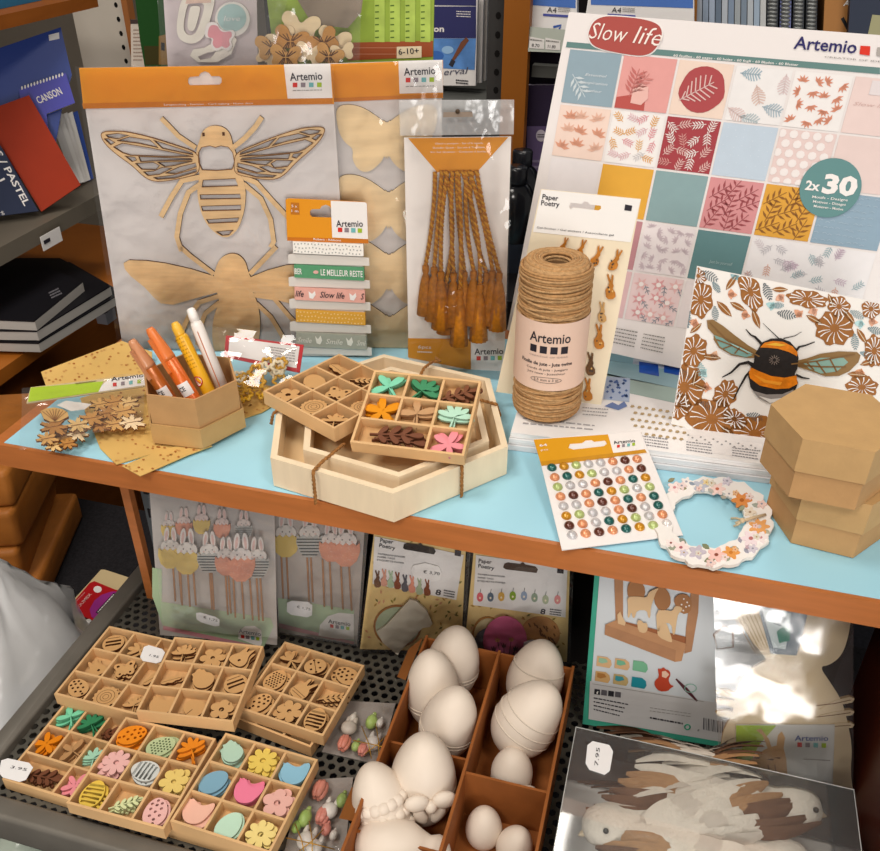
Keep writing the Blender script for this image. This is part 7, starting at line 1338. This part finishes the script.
# ------------------------------------------------------------------ clear box of feather doves
zv = zt(570, 720, 2.839)
pa = PZ(576, 727, -.172); pb = PZ(852, 775, -.172)
fv = Fr((pa.x, .30, SH+ZL+.001), (1, 0, 0), (0, 1, 0)); Wv = pb.x-pa.x; Dv = pa.y-.30; Hv = .077
d = thing('clear_dove_box', 'clear plastic box holding white feather doves in front of the rabbit', 'box', fv)
mb = MB(); mb.box((0, 0, 0), (Wv, Dv, .001), M('d9d4cf', .4)); part('bottom', mb, d)
for a, b, nm in (((0, 0, .001), (.0005, Dv, Hv), 'side_panel'), ((Wv-.0005, 0, .001), (Wv, Dv, Hv), 'side_panel'), ((.0005, Dv-.0005, .001), (Wv-.0005, Dv, Hv), 'rear_panel'), ((0, 0, Hv), (Wv, Dv, Hv+.0005), 'lid')):
    mb = MB(); mb.box(a, b, RIGID); part(nm, mb, d)
mb = MB(); mb.tube([(0, 0, Hv), (0, Dv, Hv), (Wv, Dv, Hv), (Wv, 0, Hv)], .0005, M('c9c9c6', .2), 5); part('lid_edge', mb, d)
q = [(588, 740), (614, 746), (609, 776), (585, 768)]; fp_ = Fr(fv.world(0, 0, Hv+.0008), (1, 0, 0), (0, 1, 0)); mb = sticker(None, q, fp_, .0004, '7.95', (598, 766), (600, 748), 3.2); solo('price_sticker', mb, fp_, 'white price sticker on the clear box of feather doves', 'price sticker')
FC = M('e0d6c9', .75, .06, 90, None, 0, .6, 300); FB = M('a87f58', .75, .2, 160, (1, 6, 1)); FBD = M('6b4a35', .75, .25, 160, (1, 6, 1)); FG = M('cdc2b6', .75, .08, 120)
def feather3(mb, p, dirv, nrm, l, wd, m_):
    dirv = Vector(dirv).normalized(); n_ = Vector(nrm); n_ = (n_-dirv*n_.dot(dirv)).normalized(); s_ = dirv.cross(n_); vs = []; N = 7
    for i in range(N+1):
        t = i/N; h = wd*math.sin(PI*min(.97, .12+t*.86))**.7; c = Vector(p)+dirv*l*t+n_*(.006*math.sin(PI*t)*l/.05)
        vs += [c+s_*h-n_*.0008, c+n_*.0008, c-s_*h-n_*.0008]
    mb.add(vs, [f for i in range(N) for f in ((3*i, 3*i+1, 3*i+4, 3*i+3), (3*i+1, 3*i+2, 3*i+5, 3*i+4))], m_, True)
def dove(label, head, tail, zh, zt_, side, eye_px, rb=.026, dark=FBD):
    H_ = PZ(*head, zh); T_ = PZ(*tail, zt_); ax = (T_-H_).normalized(); up = Vector((0, 0, 1)); sd = ax.cross(up).normalized(); up = sd.cross(ax); L = (T_-H_).length
    f = Fr(H_, ax, -sd); d = thing('feather_dove', label, 'decorative bird', f); up_ = f.w
    # body: one swept skin from beak side of the head to the rump
    secs = [(-.0175, .002), (-.015, .009), (-.008, .0152), (0, .0172), (.010, .0165), (.020, .0150), (.030, .0175), (.045, rb*.9), (.065, rb), (.085, rb*.92), (.105, rb*.68), (L*.62+.03, .010), (L*.68+.035, .003)]
    mb = MB(); n = 22; vs = []
    for x, r in secs:
        dz = -.012*max(0, min(1, (x-.01)/.05)); 
        for k in range(n):
            t = 2*PI*k/n; vs.append((x, r*1.05*math.cos(t), dz+r*.88*math.sin(t)))
    m = len(secs); mb.add(vs, [(i*n+k, i*n+(k+1) % n, (i+1)*n+(k+1) % n, (i+1)*n+k) for i in range(m-1) for k in range(n)]+[tuple(reversed(range(n))), tuple(range((m-1)*n, m*n))], FC, True); part('body', mb, d)
    e = Vector(f.loc(PZ(*eye_px, zh+.012))); e = e.normalized()*.0168
    mb = MB(); mb.ball(e, .0024, M('1a1512', .2), 10); part('eye', mb, d)
    mb = MB(); mb.lathe([(.0034, 0), (.0024, .003), (.0005, .006)], M('cbb79a', .5), 10, (-.0155, 0, -.002), Matrix(((0, 0, -1), (1, 0, 0), (0, 1, -.3)))); part('beak', mb, d)
    rnd = random.Random(int(head[0]))
    for sg in (-1, 1):
        mb = MB()
        for row in range(4):
            for k in range(7):
                x = .030+.014*row+.004*k; a = .35+.16*k; p = (x, sg*(rb*1.16*math.sin(a*.9+.1)), -.010+rb*1.05*math.cos(a*.9+.1))
                mt = [FC, FG, FC, FB][row] if (row+k) % 3 else FC
                if row == 3 and k > 2: mt = dark
                feather3(mb, p, (1, sg*(.02+.05*(k-3)+.05*rnd.uniform(-1, 1)), .02), (0, sg*math.sin(a), math.cos(a)), .040+.008*row+.002*k, .0075, mt)
        part('wing', mb, d, 'cream and brown feathered wing')
    mb = MB()
    for k in range(9): a = (k-4)*.11; feather3(mb, (.095, .003*(k-4), -.010+.001*(4-abs(k-4))), (math.cos(a), math.sin(a), .05+.02*(k % 2)), (0, 0, 1), L-.085, .009, FC if k % 3 else FB)
    part('tail', mb, d)
    return d
dove('cream feather dove facing the carton in the clear box', (603, 826), (700, 800), -.205, -.20, 1, (606, 831), .025)
dove('cream feather dove with a dark eye facing away from the carton', (800, 808), (650, 778), -.200, -.203, -1, (816, 810), .027)
dove('cream feather dove lying nearest the front of the clear box', (790, 862), (650, 838), -.215, -.215, -1, (812, 866), .026)
# ------------------------------------------------------------------ left of the basket: parcels, bag, paint set
BP = M('a9682c', .45, .16, 18, None, 0, .5, 60)
def parcel(label, corner_px, z, w, d_, h, ang):
    f = flat(PZ(*corner_px, z), ang); f = f.shift(-w, 0, 0); o = thing('parcel', label, 'parcel', f, 'brown wrapped parcels')
    mb = MB(); mb.rbox((0, 0, 0), (w, d_, h), .010, BP, 5); b = mb
    b.v = [(x+.004*noise.noise(Vector((x*25, y*25, z_*25+ang))), y+.004*noise.noise(Vector((x*25+9, y*25, z_*25))), z_) for x, y, z_ in b.v]; part('wrapping', b, o)
    mb = MB(); mb.box((w*.3, -.0045, .012), (w*.38, -.0035, h-.008), M('c9a473', .3)); part('tape', mb, o)
parcel('brown paper parcel at the bottom, showing most beyond the plastic bag', (46, 606), -.404, .20, .20, .045, 20)
parcel('brown paper parcel second from the bottom of the pile', (28, 582), -.358, .19, .20, .055, 24)
parcel('brown paper parcel third up in the pile beneath the shelf end', (24, 547), -.302, .19, .20, .058, 20)
parcel('brown paper parcel topmost in the pile beneath the shelf end', (18, 507), -.243, .18, .20, .055, 22)
# crumpled bag
pbag = PZ(2, 722, -.404); f = Fr(pbag, (1, 0, 0), (0, 1, 0)); mb = MB()
n = 48; prof = [(.005, 0), (.10, .0005), (.118, .012), (.118, .04), (.112, .07), (.098, .10), (.078, .125), (.056, .15), (.040, .175), (.028, .195), (.016, .212), (.006, .22)]
vs = []
for i, (r, z_) in enumerate(prof):
    for k in range(n):
        t = 2*PI*k/n; q_ = Vector((3*math.cos(t), 3*math.sin(t), z_*18)); s_ = 1+.24*noise.noise(q_)+.16*noise.noise(q_*2.6)+.07*noise.noise(q_*6); lean_ = z_*.18
        vs.append((r*s_*math.cos(t)*.80+lean_*.3, r*s_*math.sin(t)*1.15+lean_, z_+.012*noise.noise(q_*2)*(z_ > .01)))
m = len(prof); mb.add(vs, [(i*n+k, i*n+(k+1) % n, (i+1)*n+(k+1) % n, (i+1)*n+k) for i in range(m-1) for k in range(n)], MILKY, True)
solo('plastic_bag', mb, f, 'crumpled milky plastic bag standing outside the metal side rail', 'plastic bag')
mb = MB(); mb.sheet([(-.05, .06), (.05, .06), (.06, -.05), (-.05, -.06)], .0, M('cdd3da', .5), 10, .012, 30, 2); mb.v = [(x, y, z_+.02+.0) for x, y, z_ in mb.v]; solo('tissue_sheet', mb, Fr(PZ(12, 742, -.395), (1, 0, 0), (0, 1, 0)), 'white crumpled sheet under the plastic bag at the rail', 'sheet')
# paint set
zp = zt(50, 540, 6.769)
fpz = flat(PZ(110, 622, -.385), 28); d = thing('paint_set', 'cream box with a red and magenta card front beyond the side rail', 'paint set', fpz)
mb = MB(); mb.plate(fpz.P([zp(135, 430), zp(300, 250), zp(345, 200), zp(370, 200), zp(600, 275), zp(480, 480), zp(330, 640), zp(180, 560)], 0), [], -.018, 0, M('cdb78c', .6)); part('box', mb, d)
mb = MB(); L = [zp(140, 440), zp(270, 290), zp(300, 278), zp(440, 335), zp(500, 350), zp(330, 555), zp(170, 500)]; mb.plate(fpz.P(L, .002), [], .0002, .002, M('b5121c', .35)); w_ = .0024
mb.poly(fpz.P([zp(420, 348), zp(495, 350), zp(330, 553), zp(280, 520), zp(268, 470), zp(300, 410), zp(350, 370)], w_), w_, M('9a2a86', .4)); mb.poly(fpz.P(circ(*zp(322, 334), 4.2, 3.4, 12), w_), w_, PAPER)
mb.poly(fpz.P([zp(430, 358), zp(450, 365), zp(330, 500), zp(308, 490)], w_+.0003), w_+.0003, INK)
lines(mb, fpz, [zp(318, 485), zp(430, 362), zp(442, 366), zp(330, 492)], 1, w_+.0006, PAPER, .5, 1); lines(mb, fpz, [zp(330, 515), zp(465, 365), zp(480, 372), zp(345, 522)], 1, w_+.0006, M('e9a9d0', .5), .7, 2); lines(mb, fpz, [zp(150, 435), zp(235, 350), zp(242, 354), zp(158, 440)], 1, w_, M('e0a9a9', .5), .5, 3); mb.text(fpz, 'SOUMEX', zp(188, 470), zp(285, 365), 3.4, M('e6b9b4', .5), w_, .01); part('card_front', mb, d, 'red and magenta printed card')
mb = MB()
for k in range(4):
    c = fpz.px(*zp(195+k*32, 530+k*13), .003); mb.lathe([(.0045, -.006), (.0045, .004), (.003, .006)], BLACK if k % 2 else M('d9d6d2', .3), 12, (c[0], c[1], 0))
part('paint_caps', mb, d)
# something glazed under the front rail
p = PZ(22, 848, -.385); f = Fr(p, (1, 0, 0), (0, 1, 0)); mb = MB(); mb.ball((0, 0, 0), (.026, .026, .020), M('a9b3a6', .2), 24); d = thing('glazed_egg', 'pale green glazed egg low under the front rail corner', 'decorative egg', f); part('body', mb, d)
mb = MB(); mb.lathe([(.004, .0195), (.004, .023), (.0015, .025)], M('c9cfc4', .2), 12); part('knob', mb, d)
p = PZ(50, 838, -.39); mb = MB(); mb.tube([(0, 0, 0), (.03, -.035, .004)], .004, M('6fbf2c', .35), 10); solo('green_stick', mb, Fr(p, (1, 0, 0), (0, 1, 0)), 'bright green stick lying beside the glazed egg under the rail', 'stick')
# ------------------------------------------------------------------ link everything, lights, world
for o in LINK: COL.objects.link(o)
w = bpy.data.worlds.new('shop_light'); scene.world = w; w.use_nodes = True
bg = w.node_tree.nodes['Background']; bg.inputs[0].default_value = (1.0, .94, .87, 1); bg.inputs[1].default_value = .30
def lamp(name, loc, size, power, col=(1, .94, .86), aim=None):
    l = bpy.data.lights.new(name, 'AREA'); l.shape = 'RECTANGLE'; l.size, l.size_y = size; l.energy = power; l.color = col
    o = bpy.data.objects.new(name, l); COL.objects.link(o); o.location = loc
    d = Vector(aim)-Vector(loc) if aim else Vector((0, 0, -1)); o.rotation_euler = d.to_track_quat('-Z', 'Y').to_euler(); return o
lamp('ceiling_lamp_light', (-.75, .35, 2.68), (.5, .5), 14)
lamp('ceiling_lamp_light', (.75, -.15, 2.68), (.35, .35), 12)
lamp('ceiling_lamp_light', (-.5, -.9, 2.68), (.6, .6), 26)
lamp('added_glare_light', (1.15, -2.15, 1.2), (.95, 1.6), 44, (1, .97, .94), (1.15-.45, 0, 1.1))  # added light behind the camera: glare on the rabbit wrap and frontal fill
lamp('ceiling_lamp_light', (-.3, 1.75, 2.68), (.5, .5), 9)
scene.view_settings.view_transform = 'Standard'; scene.view_settings.look = 'None'; scene.view_settings.exposure = -0.16; scene.view_settings.gamma = 1.0
scene.view_settings.use_curve_mapping = False
